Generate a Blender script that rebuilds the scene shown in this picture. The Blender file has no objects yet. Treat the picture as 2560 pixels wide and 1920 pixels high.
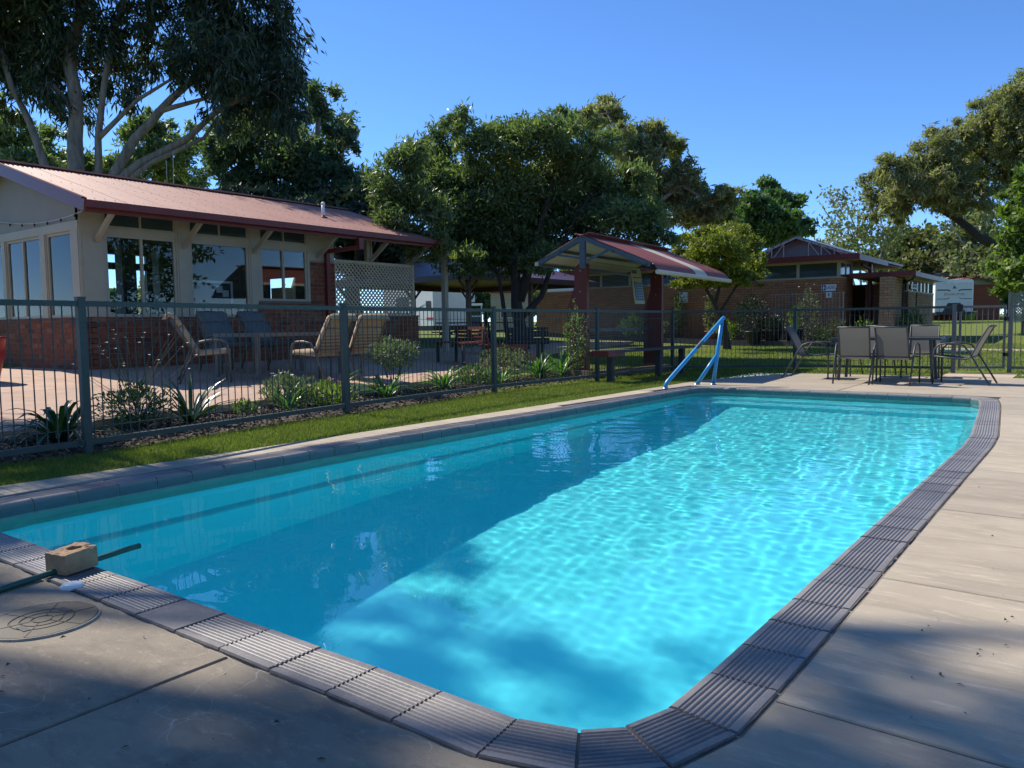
import bpy, bmesh, math, random
import numpy as np
from mathutils import Matrix, Vector

# ------------------------------------------------------------------ camera, sky, sun, exposure
sc = bpy.context.scene
COL = sc.collection
cam = bpy.data.cameras.new('camera'); cam_ob = bpy.data.objects.new('camera', cam); COL.objects.link(cam_ob); sc.camera = cam_ob
yaw, pitch, roll = math.radians(37.0), math.radians(4.31), 0.0135
fh = Vector((-math.sin(yaw), math.cos(yaw), 0)); rh = Vector((math.cos(yaw), math.sin(yaw), 0)); zz = Vector((0, 0, 1))
fw = fh * math.cos(pitch) - zz * math.sin(pitch); uu = fh * math.sin(pitch) + zz * math.cos(pitch)
up = uu * math.cos(roll) + rh * math.sin(roll); rt = rh * math.cos(roll) - uu * math.sin(roll)
mw = Matrix((rt, up, -fw)).transposed().to_4x4(); mw.translation = Vector((0, 0, 1.0)); cam_ob.matrix_world = mw
cam.sensor_width = 36; cam.lens = 27.67; cam.clip_start = 0.05; cam.clip_end = 4000

world = bpy.data.worlds.new('World'); sc.world = world; world.use_nodes = True
wn = world.node_tree
sky = wn.nodes.new('ShaderNodeTexSky'); sky.sky_type = 'NISHITA'; sky.sun_disc = False
sun_el = math.radians(46); shadow_dir = Vector((1, -0.03, 0)).normalized()
sun_dir = -shadow_dir * math.cos(sun_el) + zz * math.sin(sun_el)
sky.sun_elevation = sun_el; sky.sun_rotation = math.atan2(sun_dir.x, sun_dir.y)
sky.altitude = 200; sky.air_density = 0.62; sky.dust_density = 0.0; sky.ozone_density = 8.0
hs = wn.nodes.new('ShaderNodeHueSaturation'); hs.inputs['Saturation'].default_value = 1.06
wn.links.new(sky.outputs[0], hs.inputs['Color'])
wn.links.new(hs.outputs[0], wn.nodes['Background'].inputs[0]); wn.nodes['Background'].inputs[1].default_value = 0.15
sun = bpy.data.lights.new('sun', 'SUN'); sun_ob = bpy.data.objects.new('sun', sun); COL.objects.link(sun_ob)
sun.energy = 4.0; sun.angle = math.radians(0.5); sun.color = (1.0, 0.93, 0.82)
sun_ob.rotation_euler = sun_dir.to_track_quat('Z', 'Y').to_euler()
sun.cycles.is_caustics_light = True
vs = sc.view_settings; vs.view_transform = 'Standard'; vs.look = 'None'; vs.gamma = 1.0; vs.use_curve_mapping = False; vs.exposure = 0.68
sc.cycles.use_denoising = True
sc.cycles.max_bounces = 24; sc.cycles.diffuse_bounces = 12; sc.cycles.glossy_bounces = 12; sc.cycles.transmission_bounces = 12; sc.cycles.transparent_max_bounces = 12
sc.cycles.caustics_reflective = True; sc.cycles.caustics_refractive = True
sc.cycles.sample_clamp_indirect = 6.0; sc.cycles.blur_glossy = 0.3

RNG = np.random.default_rng(7); random.seed(7)
R = math.radians

# ------------------------------------------------------------------ materials
def nmat(name):
    m = bpy.data.materials.new(name); m.use_nodes = True
    return m, m.node_tree, m.node_tree.nodes['Principled BSDF']
def _mix(nt, fac, a, b, mode='MIX'):
    n = nt.nodes.new('ShaderNodeMix'); n.data_type = 'RGBA'; n.blend_type = mode
    for s, v in ((n.inputs['Factor'], fac), (n.inputs[6], a), (n.inputs[7], b)):
        if hasattr(v, 'is_output'): nt.links.new(v, s)
        elif isinstance(v, (int, float)): s.default_value = v
        else: s.default_value = (*v, 1) if len(v) == 3 else v
    return n.outputs[2]
def _noise(nt, scale, detail=4, rough=0.55, vec=None, dist=0.0):
    n = nt.nodes.new('ShaderNodeTexNoise'); n.inputs['Scale'].default_value = scale; n.inputs['Detail'].default_value = detail
    n.inputs['Roughness'].default_value = rough; n.inputs['Distortion'].default_value = dist
    if vec is not None: nt.links.new(vec, n.inputs['Vector'])
    return n.outputs['Fac']
def _ramp(nt, fac, stops):
    n = nt.nodes.new('ShaderNodeValToRGB'); nt.links.new(fac, n.inputs[0]); e = n.color_ramp.elements
    while len(e) < len(stops): e.new(0.5)
    for k, (p, c) in enumerate(stops):
        e[k].position = p; e[k].color = (*c, 1) if not isinstance(c, (int, float)) else (c, c, c, 1)
    return n.outputs[0]
def _pos(nt, scale=(1, 1, 1)):
    g = nt.nodes.new('ShaderNodeNewGeometry'); mp = nt.nodes.new('ShaderNodeMapping'); mp.inputs['Scale'].default_value = scale
    nt.links.new(g.outputs['Position'], mp.inputs['Vector']); return mp.outputs[0]
def _rand(nt):
    o = nt.nodes.new('ShaderNodeObjectInfo'); g = nt.nodes.new('ShaderNodeNewGeometry')
    a = nt.nodes.new('ShaderNodeMath'); a.operation = 'ADD'; nt.links.new(o.outputs['Random'], a.inputs[0]); nt.links.new(g.outputs['Random Per Island'], a.inputs[1])
    f = nt.nodes.new('ShaderNodeMath'); f.operation = 'FRACT'; nt.links.new(a.outputs[0], f.inputs[0]); return f.outputs[0]
def _bump(nt, bsdf, h, strength, dist=0.01):
    b = nt.nodes.new('ShaderNodeBump'); b.inputs['Strength'].default_value = strength; b.inputs['Distance'].default_value = dist
    nt.links.new(h, b.inputs['Height']); nt.links.new(b.outputs[0], bsdf.inputs['Normal'])
def surf(name, c1, c2=None, scale=6, rough=0.7, bump=0.15, bscale=None, metal=0.0, spec=0.4, stops=None, stretch=(1, 1, 1), rnd=None, coat=0.0, grime=0.0):
    """weathered surface: two base colours blended by noise, per-piece variation, fine relief"""
    m, nt, b = nmat(name)
    v = _pos(nt, stretch)
    col = _mix(nt, _ramp(nt, _noise(nt, scale, 5, 0.6, v), [(0.3, 0.0), (0.7, 1.0)]), c1, c2 or tuple(x * 0.8 for x in c1))
    if rnd: col = _mix(nt, 1.0, col, _ramp(nt, _rand(nt), [(0.0, 1 - rnd), (1.0, 1 + rnd)]), 'MULTIPLY')
    if grime: col = _mix(nt, _ramp(nt, _noise(nt, scale * 0.35, 6, 0.7, v), [(0.5, 0.0), (0.75, grime)]), col, (0.06, 0.05, 0.04))
    nt.links.new(col, b.inputs['Base Color'])
    b.inputs['Roughness'].default_value = rough; b.inputs['Metallic'].default_value = metal; b.inputs['Specular IOR Level'].default_value = spec
    b.inputs['Coat Weight'].default_value = coat
    if bump: _bump(nt, b, _noise(nt, bscale or scale * 6, 4, 0.6, v), bump)
    return m
def leafmat(name, c1, c2, c3=None, trans=0.3, rough=0.5, spec=0.35):
    m, nt, b = nmat(name)
    g = nt.nodes.new('ShaderNodeNewGeometry')
    stops = [(0.0, c1), (0.7, c2), (1.0, c3 or c2)]
    col = _ramp(nt, g.outputs['Random Per Island'], stops)
    nt.links.new(col, b.inputs['Base Color']); b.inputs['Roughness'].default_value = rough; b.inputs['Specular IOR Level'].default_value = spec
    t = nt.nodes.new('ShaderNodeBsdfTranslucent'); tc = _mix(nt, 1.0, col, (1.25, 1.5, 0.55), 'MULTIPLY'); nt.links.new(tc, t.inputs[0])
    mx = nt.nodes.new('ShaderNodeMixShader'); mx.inputs[0].default_value = trans
    nt.links.new(b.outputs[0], mx.inputs[1]); nt.links.new(t.outputs[0], mx.inputs[2])
    nt.links.new(mx.outputs[0], nt.nodes['Material Output'].inputs[0]); return m
def glassmat(name, tint=(0.75, 0.82, 0.82), refl=1.45):
    m = bpy.data.materials.new(name); m.use_nodes = True; nt = m.node_tree; nt.nodes.clear()
    out = nt.nodes.new('ShaderNodeOutputMaterial'); tr = nt.nodes.new('ShaderNodeBsdfTransparent'); tr.inputs[0].default_value = (*tint, 1)
    gl = nt.nodes.new('ShaderNodeBsdfGlossy'); gl.inputs['Roughness'].default_value = 0.0
    fr = nt.nodes.new('ShaderNodeFresnel'); fr.inputs[0].default_value = refl
    mx = nt.nodes.new('ShaderNodeMixShader'); nt.links.new(fr.outputs[0], mx.inputs[0]); nt.links.new(tr.outputs[0], mx.inputs[1]); nt.links.new(gl.outputs[0], mx.inputs[2])
    nt.links.new(mx.outputs[0], out.inputs[0]); return m

def brickmat(name, stops, mottled=0.25, holes=True):
    m, nt, b = nmat(name)
    col = _ramp(nt, _rand(nt), stops)
    v = _pos(nt)
    col = _mix(nt, _ramp(nt, _noise(nt, 22, 5, 0.7, v), [(0.42, 0.0), (0.72, mottled)]), col, (0.03, 0.022, 0.02))
    nt.links.new(col, b.inputs['Base Color']); b.inputs['Roughness'].default_value = 0.9; b.inputs['Specular IOR Level'].default_value = 0.2
    _bump(nt, b, _noise(nt, 90, 4, 0.7, v), 0.5, 0.006); return m

MT = {}
def concrete(name, c1, c2, stain, cracks=False, streak=(1, 1, 1)):
    m, nt, b = nmat(name)
    v = _pos(nt); vs_ = _pos(nt, streak)
    base = _mix(nt, _ramp(nt, _noise(nt, 1.3, 6, 0.62, v), [(0.35, 0.0), (0.66, 1.0)]), c1, c2)
    base = _mix(nt, _ramp(nt, _noise(nt, 2.4, 7, 0.68, vs_, 0.6), [(0.48, 0.0), (0.72, 0.75)]), base, stain)
    base = _mix(nt, _ramp(nt, _noise(nt, 260, 2, 0.5, v), [(0.35, 0.0), (0.75, 0.35)]), base, tuple(x * 0.55 for x in c1))
    base = _mix(nt, _ramp(nt, _noise(nt, 9, 6, 0.75, vs_), [(0.54, 0.0), (0.74, 0.6)]), base, tuple(min(0.75, x * 1.5) for x in c1))
    base = _mix(nt, 1.0, base, _ramp(nt, _rand(nt), [(0.0, 0.9), (1.0, 1.08)]), 'MULTIPLY')
    if cracks:
        w = nt.nodes.new('ShaderNodeTexNoise'); w.inputs['Scale'].default_value = 5; nt.links.new(v, w.inputs['Vector'])
        ad = nt.nodes.new('ShaderNodeVectorMath'); ad.operation = 'MULTIPLY_ADD'; nt.links.new(w.outputs['Color'], ad.inputs[0]); ad.inputs[1].default_value = (0.25, 0.25, 0.25); nt.links.new(v, ad.inputs[2])
        vo = nt.nodes.new('ShaderNodeTexVoronoi'); vo.feature = 'DISTANCE_TO_EDGE'; vo.inputs['Scale'].default_value = 4.5; nt.links.new(ad.outputs[0], vo.inputs['Vector'])
        line = _ramp(nt, vo.outputs['Distance'], [(0.0, 0.8), (0.006, 0.0)])
        patch = _ramp(nt, _noise(nt, 2.2, 3, 0.5, v), [(0.46, 0.0), (0.6, 0.8)])
        mm = nt.nodes.new('ShaderNodeMath'); mm.operation = 'MULTIPLY'; nt.links.new(line, mm.inputs[0]); nt.links.new(patch, mm.inputs[1])
        base = _mix(nt, mm.outputs[0], base, (0.62, 0.58, 0.5))
    nt.links.new(base, b.inputs['Base Color']); b.inputs['Roughness'].default_value = 0.82; b.inputs['Specular IOR Level'].default_value = 0.3
    h1 = _noise(nt, 120, 5, 0.7, v); h2 = _noise(nt, 7, 4, 0.6, vs_)
    ad = nt.nodes.new('ShaderNodeMath'); ad.operation = 'MULTIPLY_ADD'; nt.links.new(h2, ad.inputs[0]); ad.inputs[1].default_value = 1.6; nt.links.new(h1, ad.inputs[2])
    _bump(nt, b, ad.outputs[0], 0.45, 0.006); return m

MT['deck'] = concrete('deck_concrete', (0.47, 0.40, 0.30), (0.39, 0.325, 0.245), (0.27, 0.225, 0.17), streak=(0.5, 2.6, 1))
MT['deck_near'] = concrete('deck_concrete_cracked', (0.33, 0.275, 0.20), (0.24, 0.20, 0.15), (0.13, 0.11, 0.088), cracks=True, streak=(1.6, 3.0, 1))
MT['patio'] = concrete('patio_concrete', (0.52, 0.345, 0.245), (0.44, 0.29, 0.205), (0.32, 0.22, 0.16))
MT['path'] = concrete('path_concrete', (0.55, 0.43, 0.31), (0.47, 0.37, 0.27), (0.35, 0.28, 0.2))
MT['joint'] = surf('joint_mortar', (0.13, 0.115, 0.095), (0.07, 0.062, 0.052), 30, 0.95, 0.5)
MT['grout'] = surf('coping_grout', (0.40, 0.36, 0.29), (0.27, 0.24, 0.2), 30, 0.95, 0.5)

def tilemat():
    m, nt, b = nmat('coping_tile_clay'); v = _pos(nt)
    col = _ramp(nt, _rand(nt), [(0.0, (0.155, 0.145, 0.14)), (0.5, (0.195, 0.18, 0.172)), (1.0, (0.24, 0.22, 0.205))])
    col = _mix(nt, _ramp(nt, _noise(nt, 5, 5, 0.65, v), [(0.42, 0.0), (0.75, 0.7)]), col, (0.30, 0.26, 0.235))
    col = _mix(nt, _ramp(nt, _noise(nt, 60, 4, 0.7, v), [(0.55, 0.0), (0.8, 0.6)]), col, (0.42, 0.38, 0.34))
    g = nt.nodes.new('ShaderNodeNewGeometry'); s = nt.nodes.new('ShaderNodeSeparateXYZ'); nt.links.new(g.outputs['Position'], s.inputs[0])
    low = nt.nodes.new('ShaderNodeMapRange'); low.inputs[1].default_value = -0.012; low.inputs[2].default_value = -0.03; nt.links.new(s.outputs['Z'], low.inputs[0])
    col = _mix(nt, low.outputs[0], col, _mix(nt, _noise(nt, 14, 5, 0.7, v), (0.055, 0.10, 0.105), (0.10, 0.165, 0.165)))
    nt.links.new(col, b.inputs['Base Color']); b.inputs['Roughness'].default_value = 0.48; b.inputs['Specular IOR Level'].default_value = 0.45
    _bump(nt, b, _noise(nt, 110, 4, 0.7, v), 0.35, 0.004); return m
MT['tile'] = tilemat()

def shellmat():
    m, nt, b = nmat('pool_paint'); v = _pos(nt)
    col = _mix(nt, _ramp(nt, _noise(nt, 1.1, 6, 0.65, v), [(0.3, 0.0), (0.7, 1.0)]), (0.11, 0.84, 0.93), (0.13, 0.86, 0.94))
    col = _mix(nt, _ramp(nt, _noise(nt, 160, 2, 0.5, v), [(0.735, 0.0), (0.76, 0.5)]), col, (0.06, 0.2, 0.22))
    nt.links.new(col, b.inputs['Base Color']); b.inputs['Roughness'].default_value = 0.7; b.inputs['Specular IOR Level'].default_value = 0.1; return m
MT['shell'] = shellmat()
MT['band'] = surf('pool_render_band', (0.17, 0.30, 0.27), (0.24, 0.38, 0.34), 7, 0.8, 0.3, spec=0.2)
MT['ledge'] = surf('pool_ledge_silt', (0.09, 0.66, 0.74), (0.12, 0.60, 0.66), 9, 0.8, 0.2, spec=0.1)
def watermat():
    m = bpy.data.materials.new('pool_water'); m.use_nodes = True; nt = m.node_tree; nt.nodes.clear()
    out = nt.nodes.new('ShaderNodeOutputMaterial'); g = nt.nodes.new('ShaderNodeBsdfRefraction'); g.inputs['IOR'].default_value = 1.33; g.inputs['Roughness'].default_value = 0.0
    g.inputs['Color'].default_value = (0.95, 0.95, 0.95, 1); s = nt.nodes.new('ShaderNodeBsdfGlossy'); s.inputs['Roughness'].default_value = 0.0; fr = nt.nodes.new('ShaderNodeFresnel'); fr.inputs[0].default_value = 1.33
    mx = nt.nodes.new('ShaderNodeMixShader'); nt.links.new(fr.outputs[0], mx.inputs[0]); nt.links.new(g.outputs[0], mx.inputs[1]); nt.links.new(s.outputs[0], mx.inputs[2]); nt.links.new(mx.outputs[0], out.inputs[0]); return m
MT['water'] = watermat()
MT['brick'] = brickmat('clubhouse_brick', [(0.0, (0.20, 0.062, 0.035)), (0.3, (0.27, 0.085, 0.045)), (0.55, (0.17, 0.07, 0.045)), (0.78, (0.30, 0.12, 0.065)), (1.0, (0.10, 0.055, 0.045))], 0.45)
MT['mortar'] = surf('brick_mortar', (0.34, 0.28, 0.22), (0.26, 0.21, 0.17), 20, 0.95, 0.4)
MT['blockbrick'] = brickmat('amenities_brick', [(0.0, (0.34, 0.16, 0.085)), (0.5, (0.39, 0.19, 0.10)), (1.0, (0.29, 0.135, 0.075))], 0.15)
MT['blockmortar'] = surf('amenities_mortar', (0.12, 0.065, 0.04), (0.09, 0.05, 0.035), 20, 0.95, 0.3)
MT['creambrick'] = brickmat('screen_brick', [(0.0, (0.34, 0.22, 0.13)), (0.5, (0.40, 0.27, 0.16)), (1.0, (0.30, 0.19, 0.115))], 0.15)
MT['cream'] = surf('cream_paint', (0.40, 0.355, 0.26), (0.36, 0.32, 0.235), 3, 0.55, 0.06, grime=0.15)
MT['creamwall'] = surf('cream_board', (0.28, 0.262, 0.22), (0.25, 0.235, 0.20), 2, 0.65, 0.05)
MT['redpaint'] = surf('burgundy_paint', (0.17, 0.028, 0.022), (0.13, 0.022, 0.019), 4, 0.4, 0.05)
MT['roofred'] = surf('faded_red_roof', (0.40, 0.20, 0.155), (0.33, 0.155, 0.12), 1.5, 0.6, 0.05, spec=0.2, stretch=(0.4, 2.5, 1), grime=0.2)
MT['shelterred'] = surf('shelter_red_roof', (0.27, 0.085, 0.065), (0.22, 0.07, 0.055), 2, 0.5, 0.03, grime=0.2)
MT['sheltercream'] = surf('shelter_cream_roof', (0.62, 0.55, 0.42), (0.55, 0.49, 0.37), 2, 0.4, 0.03)
MT['soffit'] = surf('soffit_white', (0.72, 0.70, 0.64), (0.66, 0.64, 0.58), 2, 0.6, 0.03)
MT['steel'] = surf('slate_steel_paint', (0.075, 0.10, 0.13), (0.06, 0.085, 0.11), 5, 0.4, 0.03)
MT['fence'] = surf('fence_paint', (0.042, 0.062, 0.062), (0.056, 0.078, 0.076), 6, 0.5, 0.06, spec=0.3, grime=0.12)
MT['gate'] = surf('gate_paint', (0.11, 0.115, 0.12), (0.14, 0.145, 0.145), 6, 0.45, 0.06, spec=0.5)
MT['glass'] = glassmat('window_glass', (0.86, 0.9, 0.9))
MT['darkglass'] = surf('louvre_glass', (0.035, 0.06, 0.058), (0.05, 0.075, 0.07), 2, 0.12, 0.0, spec=0.6)
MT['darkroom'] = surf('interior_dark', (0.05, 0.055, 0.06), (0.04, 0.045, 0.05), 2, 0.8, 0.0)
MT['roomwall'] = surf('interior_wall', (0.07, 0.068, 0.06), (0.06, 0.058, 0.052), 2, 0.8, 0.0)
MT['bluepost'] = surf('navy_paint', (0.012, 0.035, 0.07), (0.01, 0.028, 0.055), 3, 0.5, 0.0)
MT['white'] = surf('white_paint', (0.78, 0.78, 0.77), (0.70, 0.70, 0.69), 3, 0.4, 0.02)
MT['offwhite'] = surf('offwhite_panel', (0.62, 0.63, 0.62), (0.56, 0.57, 0.56), 3, 0.45, 0.02)
MT['black'] = surf('black_plastic', (0.02, 0.02, 0.022), (0.028, 0.028, 0.03), 4, 0.5, 0.02)
MT['rubber'] = surf('tyre_rubber', (0.025, 0.025, 0.025), (0.035, 0.034, 0.033), 8, 0.9, 0.1)
MT['bluerail'] = surf('sky_blue_paint', (0.035, 0.30, 0.62), (0.03, 0.26, 0.56), 7, 0.3, 0.03, spec=0.5)
MT['railscuff'] = surf('rail_scuff', (0.10, 0.07, 0.08), (0.05, 0.15, 0.25), 60, 0.6, 0.1)
MT['chrome'] = surf('worn_chrome', (0.45, 0.46, 0.47), (0.36, 0.37, 0.38), 9, 0.3, 0.0, metal=0.9)
MT['greyframe'] = surf('charcoal_frame', (0.05, 0.055, 0.06), (0.065, 0.07, 0.075), 6, 0.45, 0.03)
def slingmat(name, c, w):
    m, nt, b = nmat(name); v = _pos(nt)
    wv = nt.nodes.new('ShaderNodeTexWave'); wv.inputs['Scale'].default_value = 60; wv.bands_direction = 'Z'; nt.links.new(v, wv.inputs['Vector'])
    col = _mix(nt, wv.outputs['Fac'], c, tuple(x * 0.8 for x in c)); nt.links.new(col, b.inputs['Base Color']); b.inputs['Roughness'].default_value = 0.75
    t = nt.nodes.new('ShaderNodeBsdfTranslucent'); t.inputs[0].default_value = (*[min(1, x * 1.6) for x in c], 1)
    mx = nt.nodes.new('ShaderNodeMixShader'); mx.inputs[0].default_value = w
    nt.links.new(b.outputs[0], mx.inputs[1]); nt.links.new(t.outputs[0], mx.inputs[2]); nt.links.new(mx.outputs[0], nt.nodes['Material Output'].inputs[0]); return m
MT['sling'] = slingmat('grey_sling_mesh', (0.135, 0.13, 0.115), 0.25)
MT['cushion'] = surf('tan_cushion', (0.42, 0.31, 0.19), (0.36, 0.26, 0.16), 5, 0.9, 0.3, bscale=40)
MT['cushion_blue'] = surf('grey_cushion', (0.13, 0.135, 0.13), (0.10, 0.105, 0.10), 5, 0.9, 0.3, bscale=40)
MT['stripe'] = surf('cushion_stripe', (0.20, 0.14, 0.09), (0.17, 0.12, 0.08), 5, 0.9, 0.3)
MT['patioframe'] = surf('patio_frame', (0.13, 0.125, 0.11), (0.10, 0.10, 0.09), 5, 0.45, 0.03)
MT['tabletop'] = surf('dark_glass_top', (0.03, 0.035, 0.04), (0.04, 0.045, 0.05), 5, 0.15, 0.0)
MT['hose'] = surf('green_hose', (0.015, 0.075, 0.06), (0.02, 0.09, 0.07), 6, 0.4, 0.03)
MT['loosebrick'] = brickmat('old_loose_brick', [(0.0, (0.36, 0.24, 0.15)), (1.0, (0.36, 0.24, 0.15))], 0.35)
MT['lid'] = surf('skimmer_plastic', (0.12, 0.095, 0.055), (0.10, 0.08, 0.047), 9, 0.45, 0.06, grime=0.3)
MT['timber'] = surf('weathered_timber', (0.19, 0.15, 0.11), (0.12, 0.095, 0.075), 6, 0.85, 0.4, stretch=(8, 1, 8))
MT['darktimber'] = surf('dark_timber', (0.05, 0.05, 0.055), (0.035, 0.035, 0.04), 6, 0.6, 0.2)
MT['redtimber'] = surf('red_stained_slat', (0.20, 0.045, 0.03), (0.15, 0.035, 0.025), 6, 0.5, 0.2)
MT['purpleroof'] = surf('dark_red_roof', (0.10, 0.045, 0.055), (0.08, 0.036, 0.045), 3, 0.4, 0.05)
MT['bark'] = surf('gum_bark', (0.30, 0.25, 0.20), (0.13, 0.105, 0.085), 3.0, 0.9, 0.6, stretch=(3, 3, 0.5), bscale=12)
MT['barkdark'] = surf('dark_bark', (0.07, 0.055, 0.045), (0.045, 0.036, 0.03), 5, 0.95, 0.8, stretch=(3, 3, 0.6), bscale=14)
MT['barkpale'] = surf('pale_bark', (0.45, 0.42, 0.37), (0.28, 0.25, 0.21), 4, 0.9, 0.5, stretch=(2, 2, 0.7))
MT['leaf_gum'] = leafmat('gum_leaf', (0.028, 0.045, 0.026), (0.05, 0.072, 0.038), (0.10, 0.12, 0.062), 0.25, 0.42)
MT['leaf_blue'] = leafmat('bluegreen_leaf', (0.06, 0.095, 0.062), (0.10, 0.145, 0.09), (0.17, 0.215, 0.135), 0.42)
MT['leaf_dark'] = leafmat('dark_leaf', (0.016, 0.028, 0.02), (0.03, 0.047, 0.03), (0.05, 0.07, 0.04), 0.18)
MT['leaf_olive'] = leafmat('olive_leaf', (0.08, 0.115, 0.048), (0.135, 0.18, 0.078), (0.25, 0.28, 0.15), 0.45, 0.38, 0.4)
MT['leaf_dusty'] = leafmat('dusty_gum_leaf', (0.15, 0.155, 0.08), (0.24, 0.235, 0.125), (0.36, 0.335, 0.19), 0.5)
MT['leaf_yellow'] = leafmat('bottlebrush_leaf', (0.08, 0.11, 0.025), (0.19, 0.21, 0.04), (0.38, 0.36, 0.07), 0.42)
MT['leaf_light'] = leafmat('light_green_leaf', (0.09, 0.14, 0.03), (0.15, 0.22, 0.05), (0.26, 0.32, 0.09), 0.42)
MT['leaf_mid'] = leafmat('mid_green_leaf', (0.055, 0.105, 0.042), (0.095, 0.16, 0.062), (0.15, 0.22, 0.09), 0.38)
MT['leaf_brown'] = leafmat('brown_leaf', (0.05, 0.04, 0.025), (0.085, 0.065, 0.035), (0.12, 0.09, 0.045), 0.2)
MT['leaf_pale'] = leafmat('pale_leaf', (0.12, 0.14, 0.07), (0.18, 0.20, 0.10), (0.27, 0.27, 0.15), 0.35)
MT['leaf_autumn'] = leafmat('turning_leaf', (0.06, 0.075, 0.03), (0.12, 0.13, 0.05), (0.24, 0.20, 0.08), 0.35)
MT['strap'] = leafmat('strap_leaf', (0.06, 0.14, 0.03), (0.10, 0.21, 0.045), (0.22, 0.32, 0.08), 0.35, 0.35, 0.5)
MT['strapdark'] = leafmat('dark_strap_leaf', (0.02, 0.05, 0.022), (0.03, 0.075, 0.03), (0.06, 0.12, 0.05), 0.25, 0.3, 0.5)
MT['sage'] = leafmat('sage_leaf', (0.09, 0.12, 0.08), (0.15, 0.19, 0.12), (0.24, 0.27, 0.18), 0.3)
MT['petalw'] = surf('white_petal', (0.80, 0.78, 0.78), (0.74, 0.70, 0.72), 5, 0.7, 0.0)
MT['petalp'] = surf('pink_petal', (0.62, 0.06, 0.13), (0.5, 0.05, 0.10), 5, 0.7, 0.0)
MT['stem'] = surf('green_stem', (0.12, 0.12, 0.05), (0.09, 0.075, 0.04), 9, 0.8, 0.0)
MT['mulch'] = leafmat('mulch_chip', (0.045, 0.034, 0.026), (0.14, 0.105, 0.08), (0.36, 0.30, 0.235), 0.0, 0.9, 0.2)
MT['soil'] = surf('dark_soil', (0.06, 0.045, 0.034), (0.10, 0.075, 0.055), 14, 0.95, 0.8)
def grassmat(name, a, b_, c):
    m, nt, b = nmat(name); g = nt.nodes.new('ShaderNodeNewGeometry'); v = _pos(nt)
    col = _ramp(nt, g.outputs['Random Per Island'], [(0.0, a), (0.6, b_), (1.0, c)])
    col = _mix(nt, _ramp(nt, _noise(nt, 1.2, 4, 0.6, v), [(0.38, 0.0), (0.7, 0.55)]), col, tuple(x * 0.6 for x in a))
    nt.links.new(col, b.inputs['Base Color']); b.inputs['Roughness'].default_value = 0.6; b.inputs['Specular IOR Level'].default_value = 0.3
    t = nt.nodes.new('ShaderNodeBsdfTranslucent'); nt.links.new(_mix(nt, 1.0, col, (1.3, 1.5, 0.5), 'MULTIPLY'), t.inputs[0])
    mx = nt.nodes.new('ShaderNodeMixShader'); mx.inputs[0].default_value = 0.35
    nt.links.new(b.outputs[0], mx.inputs[1]); nt.links.new(t.outputs[0], mx.inputs[2]); nt.links.new(mx.outputs[0], nt.nodes['Material Output'].inputs[0]); return m
MT['grass'] = grassmat('lawn_blade', (0.125, 0.17, 0.034), (0.18, 0.235, 0.05), (0.31, 0.32, 0.10))
def lawnmat():
    m, nt, b = nmat('lawn_ground'); v = _pos(nt)
    col = _mix(nt, _ramp(nt, _noise(nt, 0.5, 6, 0.65, v), [(0.3, 0.0), (0.7, 1.0)]), (0.15, 0.185, 0.04), (0.19, 0.22, 0.05))
    col = _mix(nt, _ramp(nt, _noise(nt, 14, 6, 0.75, v), [(0.4, 0.0), (0.7, 0.6)]), col, (0.09, 0.13, 0.028))
    col = _mix(nt, _ramp(nt, _noise(nt, 1.7, 5, 0.6, v), [(0.6, 0.0), (0.75, 0.4)]), col, (0.23, 0.22, 0.09))
    nt.links.new(col, b.inputs['Base Color']); b.inputs['Roughness'].default_value = 0.9; b.inputs['Specular IOR Level'].default_value = 0.1
    _bump(nt, b, _noise(nt, 60, 5, 0.7, v), 0.8, 0.03); return m
MT['lawn'] = lawnmat()
MT['signwhite'] = surf('sign_white', (0.72, 0.74, 0.76), (0.68, 0.70, 0.72), 6, 0.4, 0.0)
MT['signblue'] = surf('sign_blue', (0.03, 0.07, 0.22), (0.03, 0.06, 0.19), 6, 0.4, 0.0)
MT['posterblue'] = surf('poster_blue', (0.012, 0.10, 0.30), (0.012, 0.085, 0.26), 9, 0.4, 0.0)
MT['posterpale'] = surf('poster_pale', (0.45, 0.44, 0.25), (0.38, 0.38, 0.22), 9, 0.45, 0.0)
MT['lime'] = surf('lime_pot', (0.42, 0.60, 0.12), (0.36, 0.54, 0.10), 4, 0.35, 0.0)
MT['terracotta'] = surf('terracotta', (0.36, 0.10, 0.05), (0.30, 0.085, 0.045), 5, 0.8, 0.1)
MT['redplastic'] = surf('red_plastic', (0.30, 0.012, 0.02), (0.25, 0.01, 0.016), 4, 0.35, 0.0)
MT['zinc'] = surf('zinc_roof', (0.62, 0.64, 0.66), (0.52, 0.54, 0.56), 1.5, 0.4, 0.02, metal=0.2)
MT['polycarb'] = surf('grey_polycarbonate', (0.20, 0.215, 0.225), (0.16, 0.175, 0.185), 2, 0.4, 0.0)
MT['lattice'] = surf('lattice_paint', (0.55, 0.47, 0.31), (0.47, 0.40, 0.27), 5, 0.65, 0.1, grime=0.2)
MT['galv'] = surf('galvanised_wire', (0.38, 0.39, 0.38), (0.30, 0.31, 0.30), 9, 0.4, 0.0, metal=0.4)
MT['wiredark'] = surf('dark_wire', (0.07, 0.08, 0.08), (0.09, 0.10, 0.10), 9, 0.5, 0.0)
MT['decrail'] = surf('red_decal', (0.40, 0.03, 0.04), (0.36, 0.03, 0.04), 9, 0.5, 0.0)

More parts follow.
